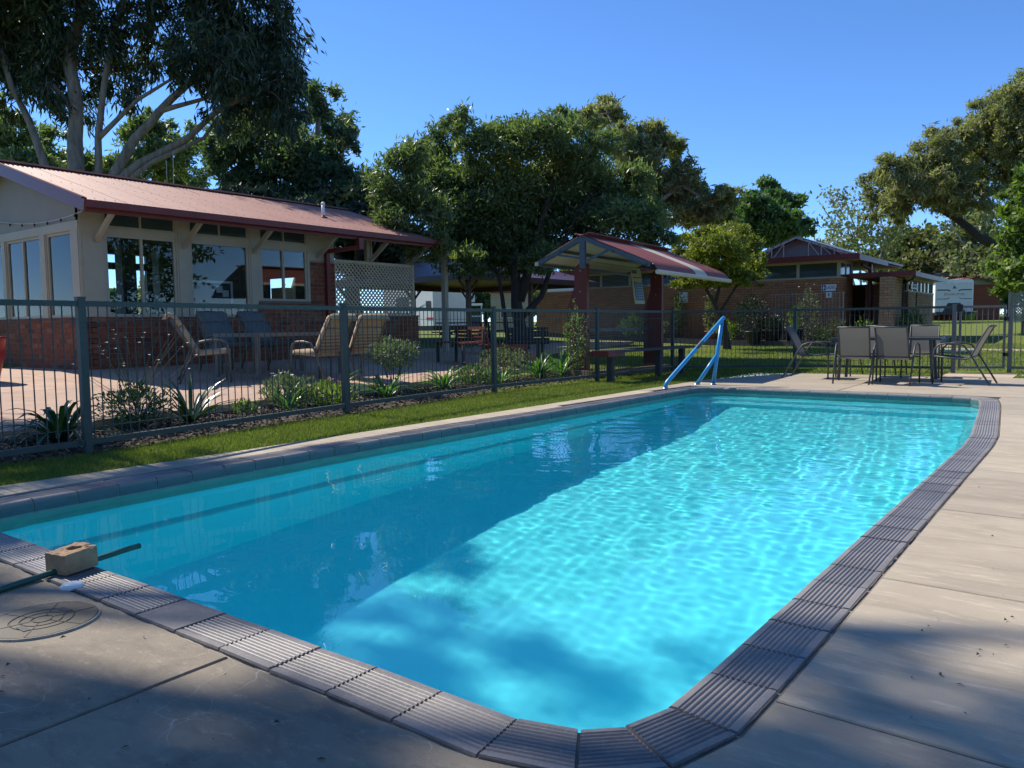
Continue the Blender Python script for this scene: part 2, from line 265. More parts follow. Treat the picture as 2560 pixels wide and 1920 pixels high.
# ------------------------------------------------------------------ builders
def tag(o, label=None, cat=None, group=None, kind=None):
    if label: o['label'] = label
    if cat: o['category'] = cat
    if group: o['group'] = group
    if kind: o['kind'] = kind
    return o
def thing(name, loc, label, cat, group=None, rz=0.0):
    o = bpy.data.objects.new(name, None); COL.objects.link(o); o.empty_display_size = 0.2
    o.location = loc; o.rotation_euler = (0, 0, rz); return tag(o, label, cat, group)
def world_loc(p):
    v = Vector((0, 0, 0)); s = p
    while s is not None: v += Vector(s.location); s = s.parent
    return v
def copy_thing(o, parent=None):
    c = o.copy(); COL.objects.link(c)
    if parent is not None: c.parent = parent
    for ch in list(o.children): copy_thing(ch, c)
    return c
def link_mesh(name, me, parent=None, loc=None):
    o = bpy.data.objects.new(name, me); COL.objects.link(o)
    if parent is not None: o.parent = parent
    if loc is not None: o.location = loc
    return o
class MB:
    def __init__(s): s.v = []; s.f = []; s.m = []
    def add(s, vs, fs, m=0):
        b = len(s.v); s.v += [tuple(p) for p in vs]; s.f += [tuple(i + b for i in f) for f in fs]; s.m += [m] * len(fs); return s
    def box(s, x0, x1, y0, y1, z0, z1, m=0):
        return s.add([(x0, y0, z0), (x1, y0, z0), (x1, y1, z0), (x0, y1, z0), (x0, y0, z1), (x1, y0, z1), (x1, y1, z1), (x0, y1, z1)],
                     [(0, 3, 2, 1), (4, 5, 6, 7), (0, 1, 5, 4), (1, 2, 6, 5), (2, 3, 7, 6), (3, 0, 4, 7)], m)
    def beam(s, p0, p1, w, h, m=0, upv=(0, 0, 1)):
        p0 = Vector(p0); p1 = Vector(p1); d = (p1 - p0).normalized(); u = Vector(upv)
        if abs(d.dot(u)) > 0.98: u = Vector((1, 0, 0)) if abs(d.x) < 0.9 else Vector((0, 1, 0))
        a = d.cross(u).normalized() * (w / 2); b = a.cross(d).normalized() * (h / 2)
        q = [p + i * a + j * b for p in (p0, p1) for i, j in ((-1, -1), (1, -1), (1, 1), (-1, 1))]
        return s.add(q, [(0, 1, 2, 3), (7, 6, 5, 4), (0, 4, 5, 1), (1, 5, 6, 2), (2, 6, 7, 3), (3, 7, 4, 0)], m)
    def tube(s, pts, rad, n=8, m=0, cap=True):
        pts = [Vector(p) for p in pts]
        if not hasattr(rad, '__len__'): rad = [rad] * len(pts)
        prev = None; rings = []
        for i, p in enumerate(pts):
            d = (pts[min(i + 1, len(pts) - 1)] - pts[max(i - 1, 0)]).normalized()
            if prev is None:
                a = d.orthogonal().normalized()
            else:
                a = (prev - d * prev.dot(d)).normalized()
            prev = a; b = d.cross(a)
            rings.append([p + (a * math.cos(2 * math.pi * k / n) + b * math.sin(2 * math.pi * k / n)) * rad[i] for k in range(n)])
        fs = [(i * n + k, i * n + (k + 1) % n, (i + 1) * n + (k + 1) % n, (i + 1) * n + k) for i in range(len(pts) - 1) for k in range(n)]
        if cap: fs += [tuple(range(n - 1, -1, -1)), tuple((len(pts) - 1) * n + k for k in range(n))]
        return s.add([q for r_ in rings for q in r_], fs, m)
    def prism(s, poly, off, m=0):
        n = len(poly); a = [Vector(p) for p in poly]; o = Vector(off); b = [p + o for p in a]
        return s.add(a + b, [tuple(range(n - 1, -1, -1)), tuple(range(n, 2 * n))] + [(i, (i + 1) % n, n + (i + 1) % n, n + i) for i in range(n)], m)
    def lathe(s, prof, c, n=20, m=0):
        c = Vector(c); vs_ = [c + Vector((r_ * math.cos(2 * math.pi * k / n), r_ * math.sin(2 * math.pi * k / n), z)) for r_, z in prof for k in range(n)]
        return s.add(vs_, [(i * n + k, i * n + (k + 1) % n, (i + 1) * n + (k + 1) % n, (i + 1) * n + k) for i in range(len(prof) - 1) for k in range(n)], m)
    def xform(s, M):
        s.v = [tuple(M @ Vector(p)) for p in s.v]; return s
    def mesh(s, name, mats, smooth=False):
        me = bpy.data.meshes.new(name); me.from_pydata(s.v, [], s.f)
        for m in (mats if isinstance(mats, (list, tuple)) else [mats]): me.materials.append(m)
        if len(me.materials) > 1: me.polygons.foreach_set('material_index', s.m)
        if smooth: me.polygons.foreach_set('use_smooth', [True] * len(s.f))
        me.update(); return me
    def build(s, name, mats, parent=None, smooth=False, local=False, origin=None):
        """world-space geometry (local=True: already in the parent's frame); the origin goes to the parent's or the given point"""
        if not local:
            o = world_loc(parent) if parent is not None else Vector(origin or (0, 0, 0))
            s.v = [(p[0] - o.x, p[1] - o.y, p[2] - o.z) for p in s.v]
        ob = link_mesh(name, s.mesh(name, mats, smooth), parent)
        if parent is None and origin is not None: ob.location = origin
        return ob
def np_mesh(name, co, quads, mats, smooth=False, mi=None):
    me = bpy.data.meshes.new(name); k = quads.shape[1]
    me.vertices.add(len(co)); me.vertices.foreach_set('co', np.ascontiguousarray(co, np.float32).ravel())
    me.loops.add(quads.size); me.loops.foreach_set('vertex_index', np.ascontiguousarray(quads, np.int32).ravel())
    me.polygons.add(len(quads)); me.polygons.foreach_set('loop_start', np.arange(0, quads.size, k, dtype=np.int32))
    try: me.polygons.foreach_set('loop_total', np.full(len(quads), k, np.int32))
    except Exception: pass
    for m in (mats if isinstance(mats, (list, tuple)) else [mats]): me.materials.append(m)
    if mi is not None: me.polygons.foreach_set('material_index', np.ascontiguousarray(mi, np.int32))
    if smooth: me.polygons.foreach_set('use_smooth', np.ones(len(quads), bool))
    me.update(calc_edges=True); me.validate(); return me
def text(body, size, loc, rot, mat, parent, name='lettering', align='CENTER', sx=1.0):
    cu = bpy.data.curves.new(name, 'FONT'); cu.body = body; cu.size = size; cu.align_x = align; cu.align_y = 'CENTER'; cu.extrude = 0.002; cu.resolution_u = 2
    cu.materials.append(mat); tmp = bpy.data.objects.new('lettering_curve', cu); COL.objects.link(tmp); bpy.context.view_layer.update()
    me = bpy.data.meshes.new_from_object(tmp.evaluated_get(bpy.context.evaluated_depsgraph_get())); me.name = name; bpy.data.objects.remove(tmp)
    if not me.materials: me.materials.append(mat)
    o = bpy.data.objects.new(name, me); COL.objects.link(o); o.rotation_euler = rot; o.scale = (sx, 1, 1)
    o.parent = parent; o.location = Vector(loc) - world_loc(parent); return o
def ground_z(x, y):
    a = 0.045 * max(0.0, min(12.0, -x - 7.0)); b = 0.02 * max(0.0, min(y, 60.0) - 16.0) + 0.012 * max(0.0, min(y, 110.0) - 60.0)
    return max(a, b)
def leaves_mesh(name, pts, dirs, ln, wd, mat, jitter=0.6, bend=0.0):
    """one diamond-shaped leaf per point"""
    n = len(pts); d = dirs + RNG.normal(0, jitter, (n, 3)); d /= np.linalg.norm(d, axis=1)[:, None] + 1e-9
    a = np.cross(d, RNG.normal(0, 1, (n, 3))); a /= np.linalg.norm(a, axis=1)[:, None] + 1e-9
    l = (ln * RNG.uniform(0.7, 1.3, n))[:, None]; w = (wd * RNG.uniform(0.7, 1.3, n))[:, None]
    co = np.stack([pts - d * l * .5, pts + a * w * .5 - d * l * .05, pts + d * l * .5 + np.array([0, 0, -bend]) * l, pts - a * w * .5 - d * l * .05], 1).reshape(-1, 3)
    return np_mesh(name, co, np.arange(4 * n).reshape(n, 4), mat)

TREE_SHAPES = {
 'gum': ([(-24.54,18.24,11.82,1.43,1.43),(-23.02,17.41,9.53,1.14,1.43),(-25.08,17.72,9.27,1.27,1.03),(-23.3,15.47,9.72,1.27,1.27),(-25.4,16.18,11.43,1.27,1.27),(-22.39,17.23,8.46,0.71,0.87),(-25.22,17.2,12.32,1.59,1.11),(-24.54,14.89,9.54,0.95,0.95),(-27.49,15.64,10.95,1.11,0.95),(-27.01,14.75,11.86,1.27,0.79),(-28.76,14.75,10.34,0.95,1.11),(-28.05,13.65,11.32,1.11,1.11),(-29.04,12.75,11.75,1.27,1.11),(-30.91,12.72,10.92,1.27,1.27),(-32.17,12.67,11.99,1.27,1.43),(-28.87,12.41,9.34,0.95,0.79),(-31.96,12.5,9.21,0.71,0.71),(-29.74,13.99,8.97,0.79,0.79),(-23.64,15.43,7.93,0.64,0.56),(-29.36,13.13,10.7,1.11,0.95),(-31.45,12.13,12.62,1.59,1.59),(-24.97,17.8,10.66,1.43,1.43),(-27.31,14.78,9.27,0.71,0.64),(-28.19,12.35,13.49,2.38,1.43),(-26.95,14.83,14.18,2.54,1.27),(-24.38,16.7,13.65,1.91,1.27),(-28.27,13.98,15.63,3.02,1.27),(-27.14,16.74,16.05,2.38,1.11),(-31.36,10.63,11.23,1.43,1.91),(-30.82,10.7,13.21,1.91,1.59)],
  [([(-28.03,12.74,0.59),(-28.15,12.92,3.44),(-28.28,13.03,5.66),(-28.5,13.05,7.56),(-28.61,13.19,9.93),(-28.54,13.47,12.31),(-28.35,13.79,14.2)],0.42,0.14),([(-27.69,13,0.58),(-27.81,13.27,4.38),(-27.84,13.54,7.55),(-27.7,13.82,9.44),(-27.55,14.12,11.34),(-27.17,14.58,13.23)],0.2,0.07),([(-27.82,13.08,2.48),(-27.6,13.51,5.33),(-27.26,13.88,6.43),(-26.91,14.24,7.53),(-26.18,14.88,8.47),(-25.15,15.77,9.64),(-23.91,16.79,10.65)],0.27,0.08),([(-27.68,13.33,4.06),(-27.3,13.8,5.96),(-26.69,14.32,6.66),(-25.45,15.34,7.51),(-24.47,16.17,8.52),(-23.36,17.08,9.21)],0.2,0.06),([(-27.42,13.68,5.64),(-26.31,14.61,6.73),(-24.95,15.72,7.53),(-24.59,16.05,8.2)],0.12,0.05),([(-28.48,12.67,3.44),(-29.23,12.41,6.62),(-29.77,12.15,8.21),(-30.31,11.85,9.41),(-30.65,11.75,10.92)],0.2,0.08),([(-28.46,13.15,8.35),(-29.2,12.7,9.47),(-29.87,12.3,10.59)],0.12,0.05),([(-27.84,13.54,7.55),(-26.77,14.47,8.87),(-25.54,15.5,9.88)],0.1,0.04),([(-26.18,14.88,8.47),(-24.87,15.91,8.92),(-23.72,16.77,8.82)],0.1,0.04)]),
 'behind': ([(-26.12,21.79,10.51,0.74,0.87),(-27.79,23.79,10.15,0.97,1.07),(-26.62,21.15,8.15,1.36,1.07),(-29.62,21.33,9.19,1.75,1.16),(-30.74,20.97,10.08,0.97,0.78),(-25.48,22.38,8.19,0.78,1.07),(-27.74,20.8,7.11,1.65,1.16),(-29.07,19.53,7.66,1.07,0.87),(-28.62,18.58,8.01,0.62,0.68),(-26.32,22.04,6.73,1.55,1.16),(-24.35,22.3,6.36,0.97,0.87),(-27.85,19.72,6.05,1.55,0.78),(-26.1,20.64,5.61,1.75,0.78)],
  [([(-26.94,21.08,0.37),(-27.12,21.44,5.6),(-26.62,22.15,9.26),(-26.51,22.36,10.52)],0.4,0.08),([(-27.1,21.4,5.02),(-28.26,20.74,7.36),(-28.93,20.36,8.72)],0.2,0.05),([(-26.98,21.59,6.18),(-26.1,22.39,7.51),(-25.82,22.67,8.28)],0.15,0.05),([(-27.21,21.2,3.86),(-28.51,20.39,5.62),(-29.52,19.83,7.77)],0.16,0.05)]),
 'darkscreen': ([(-23.19,20.98,5.72,1.02,0.77),(-22.46,21.51,5.88,0.72,0.77),(-24.3,19.86,5.18,1.36,0.6),(-23.81,17.81,5.02,1.19,0.48),(-21.19,18.93,4.49,1.36,0.65),(-22.3,21.94,5.03,0.68,0.68),(-23.17,19.79,4.56,1.36,0.51),(-24.1,16.5,5.47,1.02,0.43),(-21.96,21.94,3.94,0.85,1.02),(-23,21.45,3.62,1.36,0.85)],
  [([(-22.04,19.75,0.42),(-22.17,20.01,4.16),(-22.07,20.19,5.35)],0.3,0.08),([(-22.12,19.92,2.8),(-23.27,19.21,4.52),(-24.24,18.53,5.05)],0.15,0.05),([(-22.07,20.01,3.48),(-21.38,20.68,5)],0.12,0.05)]),
 'leftback': ([(-46.58,18.24,11.18,1.39,1.26),(-48.87,21.05,11.49,1.26,1.26),(-40.95,22,10.28,1.39,1.26),(-39.54,23,10.25,1.39,1.26),(-43.11,21.31,9.25,2.02,1.01),(-45.82,18.52,9.43,2.02,1.01),(-41.3,24.78,9.52,1.26,0.89),(-39.86,22.49,11.87,1.01,1.01),(-51.83,18.67,13.33,1.52,1.77),(-42.28,25.47,11.81,1.01,1.01)],
  [([(-45.81,19.41,0.36),(-46.27,19.76,7.68),(-46.58,19.81,10.71)],0.35,0.08),([(-41.57,22.6,0.29),(-41.82,23.1,7.6),(-41.75,23.51,11.38)],0.35,0.08),([(-46.11,19.71,5.91),(-47.54,18.97,9.46),(-48.22,18.65,11.49)],0.18,0.05),([(-41.76,22.98,5.84),(-43.28,22.12,8.89),(-43.9,21.7,9.4)],0.16,0.05)]),
 'olive': ([(-13.35,13.24,4.38,0.58,0.66),(-13.11,13.47,4.86,0.54,0.48),(-12.98,13.45,3.62,0.78,0.66),(-14.79,16.48,5.99,0.66,0.6),(-13.16,15.41,6.12,0.46,0.41),(-14.43,16.23,4.67,0.96,0.84),(-12.41,15.72,5.4,0.78,0.6),(-13.03,16.27,4.28,1.09,0.96),(-11.57,16.33,5.61,0.78,0.66),(-11.9,17.87,6.39,0.51,0.39),(-12.55,17.69,4.76,1.09,0.96),(-11.03,17.63,5.52,0.78,0.72),(-11.49,18.83,4.54,0.96,0.96),(-10.57,19.13,4.72,0.66,0.66),(-9.99,17.95,3.57,0.9,0.66),(-9.56,19.03,3.7,0.6,0.54),(-13.87,16.3,3.39,1.09,0.66),(-12.98,17.19,3.27,1.21,0.72),(-11.93,18.32,3.4,1.09,0.72),(-12.61,13.66,2.92,0.6,0.43),(-12.86,15.1,2.59,0.72,0.36),(-12.83,16.98,2.6,0.96,0.39),(-11.15,16.37,2.56,0.78,0.39),(-11.07,18.85,3,0.78,0.46),(-9,18.31,3.12,0.48,0.34),(-13.22,17.37,6.35,0.48,0.34)],
  [([(-12.17,16.49,0.11),(-12.21,16.54,1.01),(-12.25,16.6,1.98),(-12.43,16.56,2.94),(-12.91,16.31,4.15),(-13.43,16.04,5.48)],0.21,0.04),([(-12.23,16.58,1.62),(-11.99,16.87,2.69),(-11.75,17.18,4.13),(-11.61,17.43,5.57)],0.15,0.03),([(-12.21,16.56,1.13),(-11.76,16.95,1.73),(-11.56,17.19,2.69),(-10.89,17.84,4.24)],0.1,0.03),([(-12.39,16.34,0.36),(-12.58,16.33,1.74),(-12.7,16.3,2.34),(-13.46,15.83,3.44)],0.07,0.03),([(-12.38,16.58,2.7),(-13.66,15.7,3.68),(-14.45,15.16,4.3)],0.09,0.03),([(-11.99,16.87,2.69),(-10.76,17.86,3.39),(-9.62,18.75,3.73)],0.08,0.03)]),
 'gumright': ([(-19.86,34.32,11.39,1.09,0.7),(-19.45,31.92,10.41,0.76,0.57),(-18.01,34.87,9.95,1.09,0.78),(-17.5,36.08,9.42,0.91,0.78),(-18.28,34.21,8.79,1.2,0.78),(-16.31,35.1,7.95,0.91,0.87),(-17.61,35.29,7.76,1.2,0.78),(-16.24,36.01,7.15,0.83,0.98),(-14.81,35.65,6.63,0.91,0.78),(-14.51,36.49,6.91,0.57,0.57),(-15.9,36.33,6.05,1.09,0.61),(-17.64,31.51,9.19,0.74,0.74),(-16.8,35.14,6.45,1.09,0.78),(-14.98,36.94,5.85,0.65,0.57)],
  [([(-17.16,33.44,0.08),(-17.49,33.72,5.72),(-17.43,33.98,7.89),(-16.91,34.48,9.07)],0.36,0.07),([(-17.43,33.89,7.02),(-18.43,33.35,9.21),(-19.06,33.03,10.84)],0.14,0.04),([(-17.45,33.79,6.15),(-16.19,34.86,7.43),(-14.95,35.72,6.54)],0.13,0.04)]),
 'roundgreen': ([(-16.91,48.17,9.04,0.81,0.65),(-15.96,44.01,7.58,1.14,0.76),(-15.45,47.17,7.89,1.08,0.81),(-16.55,44.91,6.69,1.14,0.76),(-14.98,45,6.31,1.57,0.87),(-14.22,46.74,6.13,0.87,0.7),(-16.21,45.51,5.93,1.35,0.65)],
  [([(-15.38,46.05,-0.25),(-15.65,46.41,5.69),(-16,46.38,8.12)],0.3,0.07),([(-15.6,46.35,4.61),(-14.88,47.12,7.02)],0.13,0.05),([(-15.61,46.39,5.15),(-16.61,45.82,7.05)],0.13,0.05)]),
 'yellowbush': ([(-9.97,23.13,3.67,0.66,0.32),(-10.82,23.65,3.48,0.52,0.37),(-9.16,23.3,3.62,0.58,0.35),(-9.14,22.54,3.12,0.86,0.46),(-9.55,25.53,3.42,0.58,0.43),(-8.77,24.56,2.8,0.37,0.37),(-10.47,23.58,2.92,0.69,0.4),(-9.22,24.25,2.59,0.61,0.4),(-9.79,23.43,2.44,0.86,0.36),(-10.25,21.82,2.8,0.37,0.4),(-8.61,23.71,2.25,0.37,0.26),(-10.8,23.62,2.28,0.46,0.26)],
  [([(-9.38,23.63,0.28),(-9.52,23.6,1.07),(-9.73,23.48,1.58),(-10.1,23.27,2.23),(-10.41,23.09,2.74)],0.1,0.04),([(-9.73,23.48,1.58),(-9.59,23.67,2.37),(-9.5,23.81,3.16)],0.06,0.025),([(-9.61,23.55,1.29),(-9.23,23.91,2.08),(-9.02,24.12,2.65)],0.05,0.02)]),
 'sapling': ([(-14.77,55.43,8.81,1.1,0.98),(-12.61,56.01,9.04,1.28,1.22),(-12.95,52.89,6.7,1.68,1.28),(-11.9,55.62,6.11,1.68,1.1),(-14.77,55.59,6.01,1.38,0.8),(-10.78,54.02,7.33,0.8,1.22)],
  [([(-12.92,55.7,2.56),(-13.37,55.77,6.84),(-14.05,55.46,8.98),(-14.69,55.05,9.75)],0.11,0.03),([(-12.68,55.89,2.56),(-12.53,56.46,7.43),(-12.69,56.58,10.02)],0.11,0.03),([(-13.17,55.52,2.56),(-14.22,55.13,6.85),(-15.26,54.51,8.54)],0.09,0.03),([(-12.48,56.03,2.55),(-11.78,56.97,6.81),(-11.35,57.46,8.63)],0.08,0.03)]),
 'archgum': ([(-7.76,35.21,6.51,0.58,0.82),(-6.75,32.8,6.8,0.77,0.64),(-6.6,34.68,5.85,0.88,0.66),(-5.79,34.54,7.34,0.91,0.73),(-5.79,33.72,6.17,1.09,0.82),(-4.97,35.32,8.06,1,0.73),(-5.09,35.29,6.65,1.19,0.88),(-4.24,37,8.97,1,0.73),(-4.1,37.56,7.59,1.19,0.91),(-3.14,35.04,8.91,0.82,0.73),(-2.9,36.23,7.73,1.09,1),(-3.12,37.57,6.37,0.91,0.82),(-4.15,34.28,5.54,0.91,0.58),(-7.23,36.21,5.34,0.66,0.4),(-7.79,35.04,5.59,0.4,0.55),(-2.16,35.82,8.23,1.28,1.19),(-1.94,38.31,6.6,1.09,1.09),(-5.6,35.65,5.59,0.73,0.33),(-2.33,35.66,9.4,1.28,0.82),(-1.07,37.29,8.08,1.46,1.46)],
  [([(-0.81,38.19,-0.37),(-1.33,38.03,2.19),(-2.17,37.5,3.29),(-3.36,36.66,3.82),(-4.17,36.08,4.2),(-4.9,35.61,4.97),(-5.31,35.34,5.4),(-5.97,34.86,5.61),(-6.55,34.43,5.69)],0.34,0.05),([(-1.33,38.03,2.19),(-2.32,37.59,5.29),(-3.31,36.96,6.58),(-4.29,36.31,7.51)],0.2,0.05),([(-4.9,35.61,4.97),(-5.18,35.49,5.98),(-5.43,35.38,6.8)],0.1,0.04),([(-2.32,37.59,5.29),(-2.1,37.95,7.47),(-2.59,37.74,9.11)],0.14,0.04),([(-3.31,36.96,6.58),(-3.14,37.22,8.03),(-3.47,37.08,9.13)],0.09,0.03)]),
 'rightgreen': ([(-2.65,32.12,4.89,0.49,0.55),(-2.37,31.54,3.73,0.64,0.61),(-2.78,31.56,2.99,0.58,0.46),(-2.13,29.57,2.4,0.64,0.55),(-1.89,32.03,4.19,0.76,0.92),(-2.73,32.57,2.05,0.43,0.31),(-1.61,31.28,2.6,0.76,0.76),(-1.88,30.11,5.16,0.61,0.61)],
  [([(-1.52,31.41,0.02),(-1.74,31.46,2.31),(-2.05,31.41,4.3)],0.14,0.04),([(-1.71,31.46,2),(-2.5,30.95,2.93)],0.06,0.02)]),
 'paletrunk': ([(-8.22,65.85,7.94,1.46,1.1),(-7.22,65.01,6.48,1.55,1.16),(-8.73,65,9.21,1.1,1.04),(-6.34,61.51,7.67,1.16,1.1),(-9.08,63.82,6.52,1.16,0.78),(-7.46,67.74,4.33,1.16,0.84),(-7.54,63.14,5.09,1.55,1.16),(-6.02,61.68,4.91,0.97,1.29)],
  [([(-6.58,64.09,0.85),(-6.76,64.24,3.82),(-6.9,64.31,5.76),(-7.4,64.15,8.03)],0.33,0.06),([(-6.81,64.26,4.47),(-8.3,63.32,6.43),(-9,62.95,8.05)],0.12,0.03),([(-6.86,64.28,5.11),(-6.4,64.87,7.69)],0.1,0.03)]),
 'autumn': ([(-14.73,68.96,5.86,1.51,0.98),(-14.26,74.36,7.71,1.51,1.36),(-12.01,69.67,6.64,1.58,1.51),(-12.12,67.36,4.9,1.73,1.36),(-11.42,70.57,7.76,0.9,0.98),(-14.28,72.04,4.48,1.88,1.13)],
  [([(-12.89,70.64,0.92),(-12.95,70.92,4.37),(-12.83,71.33,7.75)],0.3,0.06),([(-12.92,70.87,3.62),(-14.25,70.05,5.52)],0.12,0.04),([(-12.95,70.92,4.37),(-11.91,71.99,7.35)],0.1,0.04)]),
 'brown': ([(-11.2,79.07,5.82,1.65,1.24),(-10.48,84.89,5.23,1.65,1.48),(-10.4,78.22,6.73,1.4,1.07),(-8.78,76.89,3.64,1.24,1.24),(-11.32,77.67,4.16,1.65,1.24)],
  [([(-10.41,80.04,0.85),(-10.53,80.27,4.22),(-10.6,80.41,6.27)],0.3,0.08),([(-10.52,80.24,3.81),(-9.64,81.01,5.02)],0.1,0.05)]),
 'darkpine': ([(-6.72,72.36,4.5,0.92,1.41),(-5.97,72.47,4.64,1.2,1.59),(-5.02,68.38,2.9,0.99,1.06),(-6.07,67.42,2.58,0.92,0.88),(-6.18,72.57,6.26,0.71,0.92)],
  [([(-5.82,70.94,0.82),(-5.94,71.16,4.06),(-6.02,71.31,6.34)],0.3,0.06)]),
 'far0': ([(-51.32,55.14,4.44,1.31,1.19),(-52.36,55.15,3.81,1.13,1.02),(-52.23,57.2,3.85,1.13,1.02),(-52.38,56.24,3.16,1.5,1.02)],
  [([(-52.27,56.06,1.17),(-52.36,56.23,3.67),(-52.39,56.28,4.51)],0.3,0.1)]),
 'far1': ([(-48.04,55.7,4.76,1.25,1.44),(-47.59,54.12,3.92,1.07,1.23),(-47.8,56.45,3.98,1.07,1.23),(-49.23,57.03,3.24,1.43,1.23)],
  [([(-49.95,57.8,1.13),(-50.05,57.99,3.89),(-50.08,58.06,4.92)],0.3,0.1)]),
 'far2': ([(-47.87,59.56,4.12,1.13,1.13),(-46.86,57.3,3.41,0.97,0.97),(-44.92,56.85,3.35,0.97,0.97),(-49.09,61.05,2.89,1.29,0.97)],
  [([(-47.81,59.41,1.09),(-47.89,59.57,3.32),(-47.91,59.62,4.13)],0.3,0.1)]),
 'far3': ([(-47.07,62.61,5.08,1.25,1.31),(-45.49,59.32,4.17,1.07,1.13),(-43.32,58.74,4.08,1.07,1.13),(-44.96,59.77,3.43,1.43,1.13)],
  [([(-45.84,60.89,1.06),(-45.95,61.1,4.05),(-45.98,61.16,4.98)],0.3,0.1)]),
 'far4': ([(-45.66,65.37,4.37,1.25,1.13),(-46.41,65.12,3.72,1.07,0.97),(-44.6,65.12,3.67,1.07,0.97),(-41.31,59.12,2.84,1.43,0.97)],
  [([(-43.7,62.5,1.03),(-43.78,62.67,3.43),(-43.81,62.72,4.23)],0.3,0.1)]),
 'far5': ([(-39.28,61.06,4.99,1.38,1.38),(-42.16,64.06,4.45,1.18,1.18),(-40.96,65.11,4.43,1.18,1.18),(-40.3,62.62,3.58,1.57,1.18)],
  [([(-41.38,64.25,0.99),(-41.49,64.47,4.24),(-41.52,64.54,5.22)],0.3,0.1)]),
 'far6': ([(-37.76,64.26,4.18,1.25,1.25),(-39.2,65.32,3.56,1.07,1.07),(-36.52,63.48,3.44,1.07,1.07),(-39.38,67,2.88,1.43,1.07)],
  [([(-38.88,66.13,0.94),(-38.96,66.3,3.4),(-38.99,66.36,4.29)],0.3,0.1)]),
 'far7': ([(-71.27,28.33,5.4,1.53,1.79),(-65.09,25.05,4.03,1.31,1.53),(-68.64,28.05,4.24,1.31,1.53),(-67.69,26.79,3.16,1.75,1.53)],
  [([(-67.86,26.77,1.56),(-67.94,26.93,3.93),(-67.98,27.02,5.2)],0.3,0.1)]),
 'far8': ([(-68.58,23.42,5.43,1.53,2.04),(-72.78,24.02,4.5,1.31,1.75),(-69.71,24.5,4.4,1.31,1.75),(-69.89,23.74,3.25,1.75,1.75)],
  [([(-71.35,24.14,1.62),(-71.44,24.32,4.17),(-71.49,24.42,5.62)],0.3,0.1)]),
 'far9': ([(-64.9,28.77,4.77,1.28,1.53),(-66.44,28.7,3.95,1.09,1.31),(-67.9,30.78,4.05,1.09,1.31),(-63.36,28,2.99,1.46,1.31)],
  [([(-65.23,28.74,1.52),(-65.31,28.89,3.7),(-65.35,28.97,4.79)],0.3,0.1)]),
 'far10': ([(-58.63,32.45,4.09,1.17,1.17),(-60,32.48,3.48,1.01,1.01),(-62.32,35.2,3.6,1.01,1.01),(-62.95,34.77,2.91,1.34,1.01)],
  [([(-59.7,32.91,1.43),(-59.76,33.04,3.32),(-59.79,33.1,4.15)],0.3,0.1)]),
 'far11': ([(-60,29.89,3.55,1.02,1.02),(-62.07,30.32,3.05,0.88,0.88),(-64.83,32.88,3.16,0.88,0.88),(-61.63,30.65,2.47,1.17,0.88)],
  [([(-62.32,30.94,1.47),(-62.37,31.04,2.92),(-62.39,31.09,3.65)],0.3,0.1)]),
 'far12': ([(-58.59,35.96,4.74,1.28,1.53),(-58.86,35.28,3.85,1.09,1.31),(-53.65,33.65,3.63,1.09,1.31),(-58.52,35.84,2.96,1.46,1.31)],
  [([(-57.07,34.88,1.38),(-57.15,35.03,3.56),(-57.19,35.1,4.65)],0.3,0.1)]),
}
# ------------------------------------------------------------------ ground
def build_ground():
    xs = sorted(set([-2500, -1200, -600, -300, -150, -100, -70, -50, -40, -30, -25, -19, -16, -13, -11, -9.5, -8, -7, -6.2, -5.5, -3, 0, 3, 6, 9, 12, 16, 22, 30, 45, 70, 120, 250, 600, 1200, 2500]))
    ys = sorted(set([-2500, -1000, -400, -150, -60, -25, -12, -8, -4, 0, 3, 6, 9, 12, 15.3, 16, 17, 18.5, 20, 22, 25, 28, 32, 36, 41, 47, 53, 60, 70, 80, 95, 110, 140, 200, 400, 900, 2500]))
    v = [(x, y, ground_z(x, y) - 0.012) for y in ys for x in xs]; n = len(xs); f = []
    for j in range(len(ys) - 1):
        for i in range(n - 1):
            cx, cy = (xs[i] + xs[i + 1]) / 2, (ys[j] + ys[j + 1]) / 2
            if -5.5 < cx < 12 and -12 < cy < 15.3: continue
            f.append((j * n + i, j * n + i + 1, (j + 1) * n + i + 1, (j + 1) * n + i))
    me = bpy.data.meshes.new('ground'); me.from_pydata(v, [], f); me.materials.append(MT['lawn']); tag(link_mesh('ground', me), kind='structure')
build_ground()

# ------------------------------------------------------------------ swimming pool
def lerp(a, b, t): return tuple(a[i] + (b[i] - a[i]) * t for i in range(len(a)))
def split(a, b, pitch):
    n = max(1, round(math.dist(a, b) / pitch)); return [lerp(a, b, k / n) for k in range(n)]
def chain(pts, pitch):
    """points along a polyline at an even pitch, ends included once"""
    d = [0]
    for a, b in zip(pts, pts[1:]): d.append(d[-1] + math.dist(a, b))
    n = round(d[-1] / pitch); out = []
    for k in range(n):
        s = d[-1] * k / n; i = max(j for j in range(len(d) - 1) if d[j] <= s + 1e-9); out.append(lerp(pts[i], pts[i + 1], (s - d[i]) / (d[i + 1] - d[i])))
    return out
EDGE = []                                   # inner edge of the coping, anticlockwise from the near right corner
EDGE += [(-1.01, 1.60), (-0.93, 1.68), (-0.885, 1.83)]
EDGE += chain([(-0.88, 2.08), (-0.88, 7.1), (-0.905, 7.8), (-0.97, 8.56), (-1.10, 10.1), (-1.19, 11.05)], 0.252)
EDGE += [(-1.20, 11.05), (-1.235, 11.28), (-1.34, 11.44)]
EDGE += chain([(-1.55, 11.475), (-4.62, 11.46)], 0.262)
EDGE += [(-4.62, 11.46), (-4.80, 11.41), (-4.92, 11.27)]
